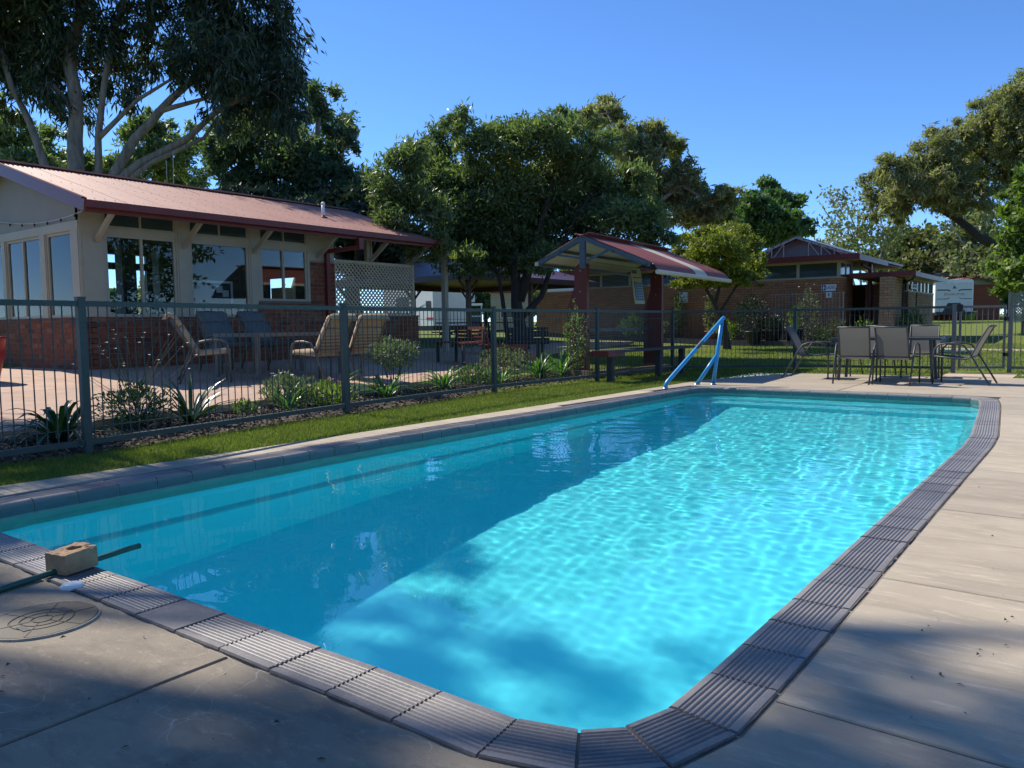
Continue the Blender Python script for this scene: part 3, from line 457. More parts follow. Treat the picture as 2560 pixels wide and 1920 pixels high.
EDGE += chain([(-4.965, 11.05), (-5.0, 9.5), (-5.04, 7.2), (-5.09, 5.6), (-5.12, 4.4), (-5.11, 3.2), (-5.09, 1.98)], 0.262)
EDGE += [(-5.09, 1.98), (-5.05, 1.75), (-4.93, 1.60)]
EDGE += [(-1.165 - 0.2555 * k, 1.56) for k in range(14, -1, -1)]
def offset_ring(pts, d):
    out = []
    n = len(pts)
    for i in range(n):
        a, p, b = Vector(pts[i - 1]), Vector(pts[i]), Vector(pts[(i + 1) % n])
        e1 = (p - a).normalized(); e2 = (b - p).normalized(); n1 = Vector((e1.y, -e1.x)); n2 = Vector((e2.y, -e2.x))
        m = (n1 + n2).normalized(); out.append(tuple(p + m * d / max(0.6, m.dot(n1))))
    return out
OUTER = offset_ring(EDGE, 0.205)

pool = thing('swimming_pool', (-3, 6.5, 0), None, None); tag(pool, kind='structure')
def coping_tile(a, b, c, d, ribs, plain=False):
    """a,b inner edge corners; d,c outer; bull-nosed lip, ribs along the pool edge"""
    a, b, c, d = (Vector((*p, 0)) for p in (a, b, c, d)); gap = 0.0045
    ea = (b - a).normalized() * gap; ed = (c - d).normalized() * gap
    a, b, d, c = a + ea, b - ea, d + ed, c - ed
    prof = [(0.055, -0.075), (0.0, -0.078), (-0.012, -0.05), (-0.008, -0.022), (0.02, -0.006), (0.06, 0.0), (0.15, 0.002)]
    if not plain:
        w = 0.70 / ribs
        for k in range(ribs):
            t = 0.17 + k * w; prof += [(t, -0.0022), (t + 0.25 * w, 0.0016), (t + 0.40 * w, 0.0028), (t + 0.58 * w, 0.0016), (t + 0.82 * w, -0.0022)]
    prof += [(0.89, 0.0015), (0.985, 0.0015), (1.0, -0.006), (1.0, -0.06)]
    n = len(prof); mb = MB(); vs_ = []
    dz = random.uniform(-0.0015, 0.0015); tl = random.uniform(-0.002, 0.002)
    for t, z in prof:
        p = a.lerp(d, t); q = b.lerp(c, t); vs_ += [p + zz * (z + dz - tl), q + zz * (z + dz + tl)]
    mb.add(vs_, [(2 * i, 2 * i + 2, 2 * i + 3, 2 * i + 1) for i in range(n - 1)] + [tuple(2 * i for i in range(n - 1, -1, -1)), tuple(2 * i + 1 for i in range(n))])
    return mb
def build_coping():
    n = len(EDGE)
    for i in range(n):
        j = (i + 1) % n; a, b, c, d = EDGE[i], EDGE[j], OUTER[j], OUTER[i]
        cx, cy = (a[0] + b[0]) / 2, (a[1] + b[1]) / 2
        near = math.hypot(cx, cy) < 5.5
        mb = coping_tile(a, b, c, d, 9 if near else 7, plain=(-2.80 < cx < -2.55 and cy < 2))
        if near and cx > -4.5: pass
        mb.build('coping_tile', MT['tile'], pool)
    v = [(*p, -0.009) for p in offset_ring(EDGE, 0.012)] + [(*p, -0.009) for p in offset_ring(EDGE, 0.225)]
    MB().add(v, [(i, (i + 1) % n, n + (i + 1) % n, n + i) for i in range(n)]).build('coping_bed', MT['grout'], pool)
build_coping()
def build_coping_grout():
    n = len(EDGE); a = offset_ring(EDGE, 0.004); v = [(*p, -0.012) for p in a] + [(*p, -0.073) for p in a]
    MB().add(v, [(i, (i + 1) % n, n + (i + 1) % n, n + i) for i in range(n)]).build('coping_grout', MT['grout'], pool)
build_coping_grout()
def floor_z(y):
    pts = [(0, -1.98), (3.5, -1.75), (4.6, -1.68), (5.6, -1.60), (8.4, -1.42), (10.6, -1.0), (12.5, -0.95)]
    for (y0, z0), (y1, z1) in zip(pts, pts[1:]):
        if y <= y1: return z0 + (z1 - z0) * (y - y0) / (y1 - y0)
    return pts[-1][1]
def build_shell():
    ring = EDGE; n = len(ring)
    levels = [(0.012, -0.06), (0.012, -0.34)]
    def wall(prof, mat, name):
        vs_ = []
        for off, z in prof: vs_ += [(*p, z) for p in offset_ring(ring, off)]
        fs = [(k * n + i, (k + 1) * n + i, (k + 1) * n + (i + 1) % n, k * n + (i + 1) % n) for k in range(len(prof) - 1) for i in range(n)]
        o = MB().add(vs_, fs).build(name, mat, pool, smooth=False); o.cycles.is_caustics_receiver = True; return o
    wall([(0.012, -0.06), (0.012, -0.35)], MT['band'], 'waterline_band')
    wall([(0.012, -0.35), (-0.0, -0.353), (-0.012, -0.42), (-0.02, -0.88), (-0.035, -0.905)], MT['shell'], 'pool_wall')
    wall([(-0.035, -0.905), (-0.12, -0.93), (-0.135, -0.955)], MT['ledge'], 'pool_ledge')
    wall([(-0.135, -0.955), (-0.15, -1.05), (-0.16, -2.2)], MT['shell'], 'lower_pool_wall')
    xs = np.linspace(-5.3, -0.6, 24); ys = np.linspace(1.3, 11.8, 60)
    vs_ = [(x, y, floor_z(y) + 0.10 * max(0, abs(x + 3) - 1.3) ** 2 * 0.3) for y in ys for x in xs]; m = len(xs)
    o = MB().add(vs_, [(j * m + i, j * m + i + 1, (j + 1) * m + i + 1, (j + 1) * m + i) for j in range(len(ys) - 1) for i in range(m - 1)]).build('pool_floor', MT['shell'], pool, smooth=True)
    o.cycles.is_caustics_receiver = True
    for k, (y0, z0) in enumerate([(11.06, -0.36), (10.72, -0.62)]):
        mb = MB(); pr = [(y0 + 0.03, z0 - 0.5), (y0, z0 - 0.05), (y0 + 0.01, z0 - 0.012), (y0 + 0.04, z0), (11.7, z0), (11.7, z0 - 0.5)]
        x0, x1 = (-4.99, -1.15) if k == 0 else (-4.985, -1.12)
        mb.prism([(x0, y, z) for y, z in pr], (x1 - x0, 0, 0)); o = mb.build('pool_step', MT['shell'], pool); o.cycles.is_caustics_receiver = True
build_shell()
def build_water():
    x0, x1, y0, y1 = -5.22, -0.80, 1.47, 11.56
    nx, ny = 260, 600; X, Y = np.meshgrid(np.linspace(x0, x1, nx), np.linspace(y0, y1, ny)); Z = np.zeros_like(X)
    rg = np.random.default_rng(11)
    fine = np.clip((Y - 3.0) / 5.0, 0.0, 1.0); calm = 0.30 + 0.70 * fine
    for i in range(60):
        lam = math.exp(rg.uniform(math.log(0.075), math.log(0.60))); th = rg.normal(0.9, 1.1); k = 2 * math.pi / lam
        amp = lam * 0.00085 * rg.uniform(0.4, 1.0)
        w = (0.12 + 0.88 * fine) if lam < 0.28 else calm
        Z += amp * w * np.cos(k * (X * math.cos(th) + Y * math.sin(th)) + 0.8 * np.sin(1.7 * X + 1.3 * Y + i) + rg.uniform(0, 6.28))
    co = np.stack([X, Y, Z - 0.098], -1).reshape(-1, 3); idx = np.arange(nx * ny).reshape(ny, nx)
    q = np.stack([idx[:-1, :-1], idx[:-1, 1:], idx[1:, 1:], idx[1:, :-1]], -1).reshape(-1, 4)
    me = np_mesh('water', co, q, MT['water'], smooth=True); o = link_mesh('water', me); tag(o, kind='structure'); o.cycles.is_caustics_caster = True
build_water()

# ------------------------------------------------------------------ concrete deck
deck = thing('pool_deck', (0, 0, 0), None, None); tag(deck, kind='structure')
def slab(poly, mat, parent=deck, z=0.0, th=0.1, name='concrete_slab', g=0.006):
    """a slab cast from a polygon, its edges pulled in by half a joint"""
    n = len(poly); area = sum(poly[i][0] * poly[(i + 1) % n][1] - poly[(i + 1) % n][0] * poly[i][1] for i in range(n))
    if area < 0: poly = poly[::-1]
    q = offset_ring(poly, -g); zt = [z(*p) if callable(z) else z for p in q]
    top = [(*p, t) for p, t in zip(offset_ring(poly, -g - 0.004), zt)]; mid = [(*p, t - 0.005) for p, t in zip(q, zt)]; bot = [(*p, t - th) for p, t in zip(q, zt)]
    mb = MB().add(top + mid + bot, [tuple(range(n))] + [(n + i, n + (i + 1) % n, (i + 1) % n, i) for i in range(n)] + [(2 * n + i, 2 * n + (i + 1) % n, n + (i + 1) % n, n + i) for i in range(n)])
    return mb.build(name, mat, parent)
def build_deck():
    OUT = offset_ring(EDGE, 0.212)
    # right-hand side: joints run away from the pool
    right = [p for p in OUT if p[0] > -1.3 and 1.75 < p[1] < 11.6]
    def xr(y):
        for a, b in zip(right, right[1:]):
            if a[1] <= y <= b[1]: return a[0] + (b[0] - a[0]) * (y - a[1]) / (b[1] - a[1] + 1e-9)
        return right[0][0] if y < right[0][1] else right[-1][0]
    js = [1.15, 2.02, 3.25, 4.62, 5.98, 7.75, 9.6, 11.66]
    for a, b in zip(js, js[1:]):
        inner = [(xr(a), a)] + [p for p in right if a + 0.03 < p[1] < b - 0.03] + [(xr(b), b)]
        if a < 1.5:
            inner = [(-0.55, a), (-0.72, 1.40)] + [p for p in OUT if p[0] > -0.80 and 1.45 < p[1] < 2.0 and p[1] > 1.5] + [(xr(b), b)]
        dy = -0.05
        for x0, x1 in ((None, 1.9), (1.9, 5.5), (5.5, 12)):
            if x0 is None: slab(inner + [(x1, b + dy), (x1, a + dy)], MT['deck'])
            else: slab([(x0, a + dy), (x0, b + dy), (x1, b + dy), (x1, a + dy)], MT['deck'])
    # near side
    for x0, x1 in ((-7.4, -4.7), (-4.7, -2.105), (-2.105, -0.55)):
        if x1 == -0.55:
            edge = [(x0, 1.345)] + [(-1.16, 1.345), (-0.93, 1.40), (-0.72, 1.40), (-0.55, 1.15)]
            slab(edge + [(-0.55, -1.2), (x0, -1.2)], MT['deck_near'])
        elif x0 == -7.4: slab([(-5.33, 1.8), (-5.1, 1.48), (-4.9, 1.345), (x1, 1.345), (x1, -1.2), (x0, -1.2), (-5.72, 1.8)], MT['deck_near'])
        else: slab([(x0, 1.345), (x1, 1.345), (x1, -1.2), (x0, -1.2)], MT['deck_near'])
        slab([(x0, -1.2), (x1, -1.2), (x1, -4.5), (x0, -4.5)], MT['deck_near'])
    for x0, x1 in ((-0.55, 1.9), (1.9, 5.5), (5.5, 12)): slab([(x0, 1.10 if x0 > 0 else 1.15), (x1, 1.10), (x1, -4.5), (x0, -4.5)], MT['deck'])
    # left strip beside the lawn
    left = [(-5.72, 1.8), (-5.66, 3.2), (-5.62, 5.6), (-5.57, 8.0), (-5.56, 10.4), (-5.56, 11.66)]
    for a, b in zip(left, left[1:]): slab([(-5.335, a[1]), (-5.325 if b[1] < 7 else -5.22, b[1]), b, a], MT['deck'])
    # far end, with the table on it
    for x0, x1, y1a, y1b in ((-5.56, -3.02, 13.2, 15.34), (-3.02, -0.62, 15.36, 15.5), (-0.62, 1.9, 15.5, 15.5), (1.9, 5.5, 15.5, 15.5), (5.5, 12, 15.5, 15.5)):
        if x0 == -5.56: slab([(-5.56, 11.66), (-3.02, 11.69), (-3.02, 15.4), (-4.6, 15.3), (-5.1, 14.3), (-5.56, 13.0)], MT['deck'])
        else: slab([(x0, 11.69), (x1, 11.69), (x1, y1b), (x0, y1a)], MT['deck'])
    slab([(-2.3, 15.45), (-1.2, 15.5), (-1.2, 17.2), (-2.3, 16.9)], MT['path'], z=0.0)
    slab([(-1.15, 16.2), (0.8, 16.4), (0.8, 16.75), (-1.15, 16.55)], MT['path'], z=0.0)
    v = []
    MB().add([(-7.4, -4.5, -0.02), (12, -4.5, -0.02), (12, 1.38, -0.02), (-7.4, 1.38, -0.02)], [(0, 1, 2, 3)]).add([(-0.70, 1.38, -0.02), (12, 1.38, -0.02), (12, 15.5, -0.02), (-0.70, 15.5, -0.02)], [(0, 1, 2, 3)]).add(
        [(-5.6, 11.6, -0.02), (-0.7, 11.6, -0.02), (-0.7, 15.5, -0.02), (-5.0, 15.2, -0.02)], [(0, 1, 2, 3)]).add([(-5.7, 1.4, -0.02), (-5.29, 1.4, -0.02), (-5.2, 11.6, -0.02), (-5.6, 11.6, -0.02)], [(0, 1, 2, 3)]).add(
        [(-0.80, 8.0, -0.021), (-0.69, 8.0, -0.021), (-0.69, 11.7, -0.021), (-1.12, 11.7, -0.021), (-1.05, 10.9, -0.021)], [(0, 1, 2, 3, 4)]).build('deck_base', MT['joint'], deck)
build_deck()
# crumbling edge mortar between the coping and the slabs
def build_edge_mortar():
    o = offset_ring(EDGE, 0.205); mb = MB()
    rg = random.Random(3)
    for i in range(len(o)):
        a = Vector((*o[i], 0)); b = Vector((*o[(i + 1) % len(o)], 0)); L = (b - a).length; nrm = Vector(((b - a).y, -(b - a).x, 0)).normalized()
        k = max(2, int(L / 0.035))
        pts = [a.lerp(b, j / k) for j in range(k + 1)]
        w = [rg.uniform(0.001, 0.009) for _ in pts]
        for j in range(k):
            mb.add([pts[j] + zz * 0.0005, pts[j + 1] + zz * 0.0005, pts[j + 1] + nrm * w[j + 1] + zz * 0.003, pts[j] + nrm * w[j] + zz * 0.003], [(3, 2, 1, 0)])
    ob = mb.build('edge_mortar', MT['joint'], pool); tag(ob, kind='stuff')
build_edge_mortar()

# ------------------------------------------------------------------ lawn blades, garden bed, patio
def interp(tab, y):
    for (y0, x0), (y1, x1) in zip(tab, tab[1:]):
        if y <= y1: return x0 + (x1 - x0) * (y - y0) / (y1 - y0)
    return tab[-1][1]
MULCH_EDGE = [(-4, -6.35), (2.4, -6.60), (2.9, -6.56), (5.6, -6.92), (6.6, -6.93), (9.2, -7.26), (12.0, -7.28), (12.8, -7.35)]
PATIO_EDGE = [(-4, -7.15), (2.7, -7.56), (3.1, -7.62), (7.3, -8.30), (9.1, -8.48), (11.5, -8.80), (13.5, -9.3), (16, -10.5)]
DECK_EDGE = [(-4, -5.9), (1.8, -5.72), (3.2, -5.67), (5.6, -5.63), (8, -5.58), (11.66, -5.57), (13.0, -5.57), (14.3, -5.1), (15.3, -4.6)]
def blades(name, pts, h, w, label, mat='grass'):
    n = len(pts); a = RNG.uniform(0, 6.283, n); lean = RNG.normal(0, 0.45, (n, 2)); hh = (h * RNG.uniform(0.5, 1.25, n))[:, None]
    s = np.stack([np.cos(a), np.sin(a), np.zeros(n)], 1) * w
    tip = pts + np.concatenate([lean * hh, hh], 1)
    co = np.stack([pts - s, pts + s, tip], 1).reshape(-1, 3)
    o = link_mesh(name, np_mesh(name, co, np.arange(3 * n).reshape(n, 3), MT[mat])); tag(o, label, 'grass', kind='stuff'); return o
def scatter_strip(n, y0, y1, lo, hi, pad=0.0):
    y = RNG.uniform(y0, y1, n); x0 = np.array([interp(lo, t) for t in y]) - pad; x1 = np.array([interp(hi, t) for t in y]) + pad
    return RNG.uniform(0, 1, n) * (x1 - x0) + x0, y
x, y = scatter_strip(90000, 1.0, 12.6, MULCH_EDGE, DECK_EDGE, 0.02)
blades('grass', np.stack([x, y, np.full_like(x, -0.012)], 1), 0.034, 0.0032, 'short green lawn strip between the pool deck and the garden bed')
def far_lawn():
    n = 110000; x = RNG.uniform(-11.5, 1.5, n); y = 12.4 + 15.5 * RNG.uniform(0, 1, n) ** 1.5
    k = np.ones(n, bool)
    for i in range(n):
        if y[i] < 15.45 and x[i] > interp(DECK_EDGE, y[i]) - 0.0: k[i] = False
        if 15.45 <= y[i] < 17.0 and -2.3 < x[i] < -1.2: k[i] = False
        if x[i] < -7.35 and y[i] < 13.0: k[i] = False
        if y[i] > 25.4 + 0.0 and x[i] < -6.6: k[i] = False
        if x[i] < -9.5 and y[i] < 16.5: k[i] = False
    x, y = x[k], y[k]
    blades('grass', np.stack([x, y, np.array([ground_z(a, b) for a, b in zip(x, y)]) - 0.012], 1), 0.045, 0.007, 'green lawn beyond the far pool fence and gate')
far_lawn()
def build_bed():
    ys = np.linspace(-3, 13.2, 40)
    v = [p for t in ys for p in ((interp(MULCH_EDGE, t), t, -0.004), ((interp(MULCH_EDGE, t) + interp(PATIO_EDGE, t)) / 2, t, 0.035), (interp(PATIO_EDGE, t) - 0.05, t, 0.04))]
    tag(MB().add(v, [(3 * i + k, 3 * i + 3 + k, 3 * i + 4 + k, 3 * i + 1 + k) for i in range(39) for k in (0, 1)]).build('garden_bed', MT['soil'], smooth=True), kind='structure')
    n = 14000; x, y = scatter_strip(n, 0.8, 13.0, PATIO_EDGE, MULCH_EDGE, 0.03)
    z = np.array([0.05 - 0.05 * max(0, (a - (interp(MULCH_EDGE, b) - 0.35)) / 0.35) for a, b in zip(x, y)]) + RNG.uniform(0, 0.012, n)
    d = RNG.normal(0, 1, (n, 3)); d[:, 2] *= 0.25
    o = link_mesh('mulch', leaves_mesh('mulch', np.stack([x, y, z], 1), d, 0.042, 0.02, MT['mulch'], 0.05)); tag(o, 'brown wood chip mulch in the garden bed under the pool fence', 'mulch', kind='stuff')
build_bed()
patio = thing('patio', (-10, 6, 0), None, None); tag(patio, kind='structure')
def build_patio():
    cuts = [-3.5, 0.2, 2.6, 5.0, 7.4, 9.7, 12.0, 14.6]
    pz = lambda x, y: 0.14 + 0.23 * min(1.0, max(0.0, (interp(PATIO_EDGE, y) - x) / (interp(PATIO_EDGE, y) + 13.0)))
    for a, b in zip(cuts, cuts[1:]):
        m = -10.6
        e = [(interp(PATIO_EDGE, a), a)] + [(xx, yy) for yy, xx in PATIO_EDGE if a + 0.05 < yy < b - 0.05] + [(interp(PATIO_EDGE, b), b)]
        slab([(m, a)] + e + [(m, b)], MT['patio'], patio, z=pz, th=0.3, name='patio_slab')
        slab([(-13.0, a), (m, a), (m, b), (-13.0, b)], MT['patio'], patio, z=pz, th=0.3, name='patio_slab')
    slab([(-19, -3.5), (-13.01, -3.5), (-13.01, 14.6), (-19, 14.6)], MT['patio'], patio, z=0.365, th=0.5, name='floor_slab')
    slab([(-21, 14.62), (-10.2, 14.62), (-11.8, 17.5), (-13.4, 25), (-21, 25)], MT['patio'], patio, z=0.36, th=0.5, name='patio_slab')
build_patio()
tag(MB().prism([(-6.2, 24.6, 0.1), (2.5, 23.2, 0.12), (2.5, 23.55, 0.125), (-6.2, 25.0, 0.185)], (0, 0, 0.03)).build('path', MT['path']), kind='structure')
def path_patch():
    pts = [(-5.0, 25.1), (-3.4, 25.6), (-3.9, 27.2), (-4.3, 30.5), (-4.6, 34.5), (-5.6, 34.5), (-5.6, 29), (-6.4, 25.4)]
    tag(MB().add([(x, y, ground_z(x, y) + 0.01) for x, y in pts], [tuple(range(len(pts)))]).build('path', MT['path']), kind='structure')
path_patch()

# ------------------------------------------------------------------ pool fence and gate
PICK = MB().tube([(0, 0, 0.10), (0, 0, 1.195)], 0.0052, 5).mesh('picket', MT['fence'])
PICKG = MB().tube([(0, 0, 0.12), (0, 0, 1.19)], 0.0055, 5).mesh('picket', MT['gate'])
def post_mesh(m, h=1.27, w=0.06):
    mb = MB().box(-w / 2, w / 2, -w / 2, w / 2, -0.05, h - 0.012); mb.box(-w / 2 - 0.003, w / 2 + 0.003, -w / 2 - 0.003, w / 2 + 0.003, h - 0.012, h); return mb.mesh('post', m)
POSTM = post_mesh(MT['fence']); POSTG = post_mesh(MT['gate'], 1.27, 0.07)
def fence_panel(root, a, b, pitch=0.081, mat='fence', pick=PICK, z=0.0):
    a = Vector((*a, z)); b = Vector((*b, z)); d = (b - a).normalized(); L = (b - a).length; a2, b2 = a + d * 0.032, b - d * 0.032
    mb = MB()
    mb.beam(a2 + zz * 1.215, b2 + zz * 1.215, 0.042, 0.045); mb.beam(a2 + zz * 0.095, b2 + zz * 0.095, 0.04, 0.045)
    mb.beam(a2 + zz * 1.085, b2 + zz * 1.085, 0.005, 0.005); mb.beam(a2 + zz * 0.21, b2 + zz * 0.21, 0.005, 0.005)
    mid = (a + b) / 2; v0 = world_loc(root)
    o = mb.build('fence_panel', MT[mat], root)
    n = int((L - 0.08) / pitch)
    for k in range(n + 1):
        p = a + d * (L / 2 + (k - n / 2) * pitch); link_mesh('picket', pick, o, Vector((p.x, p.y, z)) - v0)
    return o
LEFTPOSTS = [(-6.28, -0.05), (-6.58, 2.99), (-7.0, 6.09), (-7.21, 9.13), (-7.06, 11.84), (-7.02, 14.75)]
fl = thing('pool_fence', (-6.58, 2.99, 0), 'grey green mesh pool fence running along the garden bed in front of the brick clubhouse', 'fence')
for i, p in enumerate(LEFTPOSTS): link_mesh('post', POSTM, fl, Vector((*p, 0)) - fl.location)
for a, b in zip(LEFTPOSTS, LEFTPOSTS[1:]): fence_panel(fl, a, b)
fr = thing('pool_fence', (-5.0, 16.15, 0), 'grey mesh pool fence across the far lawn behind the outdoor table', 'fence')
RIGHTPOSTS = [(-7.02, 14.75), (-5.0, 16.15), (-2.23, 16.55)]
for p in RIGHTPOSTS[1:]: link_mesh('post', POSTM if p[0] < -3 else POSTG, fr, Vector((*p, 0)) - fr.location)
for a, b in zip(RIGHTPOSTS, RIGHTPOSTS[1:]): fence_panel(fr, a, b, 0.085)
fe = thing('pool_fence', (-1.38, 16.95, 0), 'short end of grey pool fence right of the gate hinge post by the lattice screen', 'fence')
link_mesh('post', POSTG, fe); fence_panel(fe, (-1.38, 16.95), (1.6, 17.5), 0.09, 'gate', PICKG)
def build_gate():
    g = thing('pool_gate', (-2.23, 16.55, 0), 'grey self closing pool gate standing shut in the far fence', 'gate')
    a = Vector((-2.14, 16.59, 0)); b = Vector((-1.47, 16.91, 0)); d = (b - a).normalized(); L = (b - a).length
    mb = MB(); mb.beam(a + zz * 0.08, a + zz * 1.24, 0.04, 0.04); mb.beam(b + zz * 0.08, b + zz * 1.24, 0.04, 0.04)
    mb.beam(a + zz * 1.215, b + zz * 1.215, 0.038, 0.045); mb.beam(a + zz * 0.10, b + zz * 0.10, 0.038, 0.04); mb.beam(a + zz * 1.07, b + zz * 1.07, 0.005, 0.005)
    o = mb.build('gate_frame', MT['gate'], g)
    for k in range(7):
        p = a + d * (L * (k + 1) / 8); link_mesh('picket', PICKG, o, p - Vector(g.location))
    MB().box(-2.2, -2.1, 16.53, 16.61, 1.13, 1.26).box(-2.19, -2.12, 16.5, 16.53, 1.17, 1.23).build('latch', MT['black'], g)
    for z in (0.3, 0.95): MB().box(-1.48, -1.40, 16.89, 16.95, z, z + 0.07).build('hinge', MT['black'], g)
build_gate()
# ------------------------------------------------------------------ brickwork
BRICK_CACHE = {}
def brick_mesh(mat, L=0.23, h=0.076, d=0.022):
    key = (mat, L, h)
    if key not in BRICK_CACHE:
        BRICK_CACHE[key] = MB().box(-L / 2, L / 2, -0.012, d - 0.012, -h / 2, h / 2).mesh('brick', MT[mat])
    return BRICK_CACHE[key]
def brick_course_list(O, axis, length, rows, course=0.086, L=0.23, gap=0.010, skip=None):
    """bricks of a running-bond wall: O = lower corner, axis 'x' (faces -y), 'y' (faces +x)"""
    out = []
    for r_ in range(rows):
        s = -(L + gap) / 2 if r_ % 2 else 0.0
        while s < length - 0.02:
            a, b = max(s, 0.0), min(s + L, length); s += L + gap
            if b - a < 0.03: continue
            z = O[2] + course * (r_ + 0.5); c = (a + b) / 2
            if skip and skip(c, z): continue
            p = (O[0] + c, O[1], z) if axis == 'x' else (O[0], O[1] + c, z)
            out.append((p, axis, b - a))
    return out
def lay_bricks(parent, lst, mat, limit=300, prefer=None, L=0.23):
    cam0 = Vector((0, 0, 1)); key = prefer or (lambda q: (Vector(q[0]) - cam0).length)
    lst = sorted(lst, key=key); v0 = world_loc(parent); me = brick_mesh(mat, L)
    for p, ax, l in lst[:limit]:
        o = link_mesh('brick', me, parent, Vector(p) - v0); o.rotation_euler = (random.gauss(0, .004), random.gauss(0, .004), R(90) if ax == 'y' else 0)
        if abs(l - L) > 0.005: o.scale = (l / L, 1, 1)
        dv = random.uniform(-0.002, 0.002); o.location += Vector((dv, 0, 0)) if ax == 'y' else Vector((0, dv, 0))
    if len(lst) > limit:
        mb = MB()
        for p, ax, l in lst[limit:]:
            dv = random.uniform(-0.002, 0.002); x, y, z = p
            if ax == 'x': mb.box(x - l / 2, x + l / 2, y - 0.012 + dv, y + 0.01, z - 0.038, z + 0.038)
            else: mb.box(x - 0.01, x + 0.012 + dv, y - l / 2, y + l / 2, z - 0.038, z + 0.038)
        tag(mb.build('brick', MT[mat], parent), kind='stuff')

# ------------------------------------------------------------------ clubhouse
def build_clubhouse():
    X = -13.0; Y0 = 5.95
    c = thing('clubhouse', (X, Y0, 0.36), 'brick and cream clubhouse with a faded red iron roof behind the pool fence', 'building')
    def part(name, mb, mat, par=c, **k): return mb.build(name, MT[mat], par, **k)
    # brick base, pier, mortar backing
    zb = 0.355; lst = []
    lst += brick_course_list((X, Y0, zb), 'y', 3.22, 10)
    lst += brick_course_list((X, 9.20, zb), 'y', 1.9, 13)
    lst += brick_course_list((X, 11.10, zb), 'y', 2.5, 10)
    lst += brick_course_list((X, 10.46, zb + 13 * 0.086), 'y', 0.64, 10)
    lst += [((p[0], p[1], p[2]), ax, l) for p, ax, l in brick_course_list((-16.6, Y0, zb), 'x', 3.585, 10)]
    lay_bricks(c, lst, 'brick', 300)
    m = MB(); t = 0.2
    m.box(X - t, X - 0.006, Y0 + 0.006, 9.2, 0.2, zb + 0.86).box(X - t, X - 0.006, 9.2, 11.1, 0.2, zb + 13 * 0.086).box(X - t, X - 0.006, 11.1, 13.6, 0.2, zb + 0.86)
    m.box(X - t, X - 0.006, 10.46, 11.1, zb + 13 * 0.086, 2.375); m.box(-18.6, X - 0.006, Y0 + 0.006, Y0 + t, 0.2, zb + 0.86)
    part('wall', m, 'mortar')
    part('window_sill', MB().box(X - 0.05, X + 0.03, 9.22, 10.44, zb + 13 * 0.086, zb + 13 * 0.086 + 0.05), 'timber')
    part('capping', MB().box(X - 0.2, X + 0.012, 11.1, 13.62, zb + 0.86, zb + 0.895), 'timber')
    # cream posts and rails of the long front
    zt = 3.0; zs = zb + 0.862
    posts = [(5.95, 6.34, zs), (7.57, 7.83, zs), (9.03, 9.22, zs), (9.22, 9.285, zb + 1.17), (10.395, 10.46, zb + 1.17)]
    for a, b, z in posts:
        mb = MB().box(X - 0.10, X + 0.004, a, b, z, zt)
        if b - a > 0.15: mb.box(X + 0.004, X + 0.016, a + 0.035, b - 0.035, z, zt - 0.02)
        part('wall_post', mb, 'cream')
    part('wall_panel', MB().box(X - 0.1, X + 0.0, 10.46, 11.1, 2.375, zt), 'cream')
    part('window_rail', MB().box(X - 0.09, X + 0.01, 6.34, 7.57, 2.56, 2.67).box(X - 0.09, X + 0.01, 7.83, 9.03, 2.56, 2.67).box(X - 0.09, X + 0.01, 9.285, 10.395, 2.56, 2.67), 'cream')
    def window(y0, y1, z0, z1, mull=None, x=X, fr=0.045, glass='glass', sill=True):
        mb = MB(); d0, d1 = x - 0.06, x - 0.012
        mb.box(d0, d1, y0, y1, z1 - fr, z1).box(d0, d1, y0, y1, z0, z0 + fr).box(d0, d1, y0, y0 + fr, z0 + fr, z1 - fr).box(d0, d1, y1 - fr, y1, z0 + fr, z1 - fr)
        if mull: mb.box(d0 + 0.004, d1 + 0.004, mull - fr / 2, mull + fr / 2, z0 + fr, z1 - fr)
        w = part('window', mb, 'cream')
        spans = [(y0 + fr, y1 - fr)] if not mull else [(y0 + fr, mull - fr / 2), (mull + fr / 2, y1 - fr)]
        for k, (a, b) in enumerate(spans): part('pane', MB().box(x - 0.045 + 0.006 * k, x - 0.039 + 0.006 * k, a, b, z0 + fr, z1 - fr), glass, w)
    window(6.34, 7.57, zs, 2.56, 6.955); window(7.83, 9.03, zs, 2.56); window(9.285, 10.395, zb + 1.17, 2.56, 9.82)
    for a, b in ((6.34, 7.57), (7.83, 9.03), (9.285, 10.395)): window(a, b, 2.67, 2.985, (a + b) / 2, fr=0.028, glass='darkglass')
    # gable end
    slope = (3.96 - 2.94) / 3.4
    rz = lambda x: 2.90 + slope * (min(-12.2 - x, x + 19.0))
    part('gable_wall', MB().prism([(-13.01, Y0, 2.74), (-18.6, Y0, 2.74), (-18.6, Y0, rz(-18.6) - 0.03), (-15.6, Y0, rz(-15.6) - 0.03), (-13.01, Y0, rz(-13.01) - 0.03)], (0, 0.08, 0)), 'creamwall')
    part('gable_rail', MB().box(-18.6, -13.005, Y0 - 0.02, Y0 + 0.1, 2.60, 2.74), 'cream')
    for a, b in ((-13.30, -13.005), (-14.43, -14.19), (-16.0, -15.80), (-18.6, -18.4)):
        part('wall_post', MB().box(a, b, Y0 - 0.004, Y0 + 0.10, zs, 2.60).box(a + 0.03, b - 0.03, Y0 - 0.016, Y0 - 0.004, zs, 2.60), 'cream')
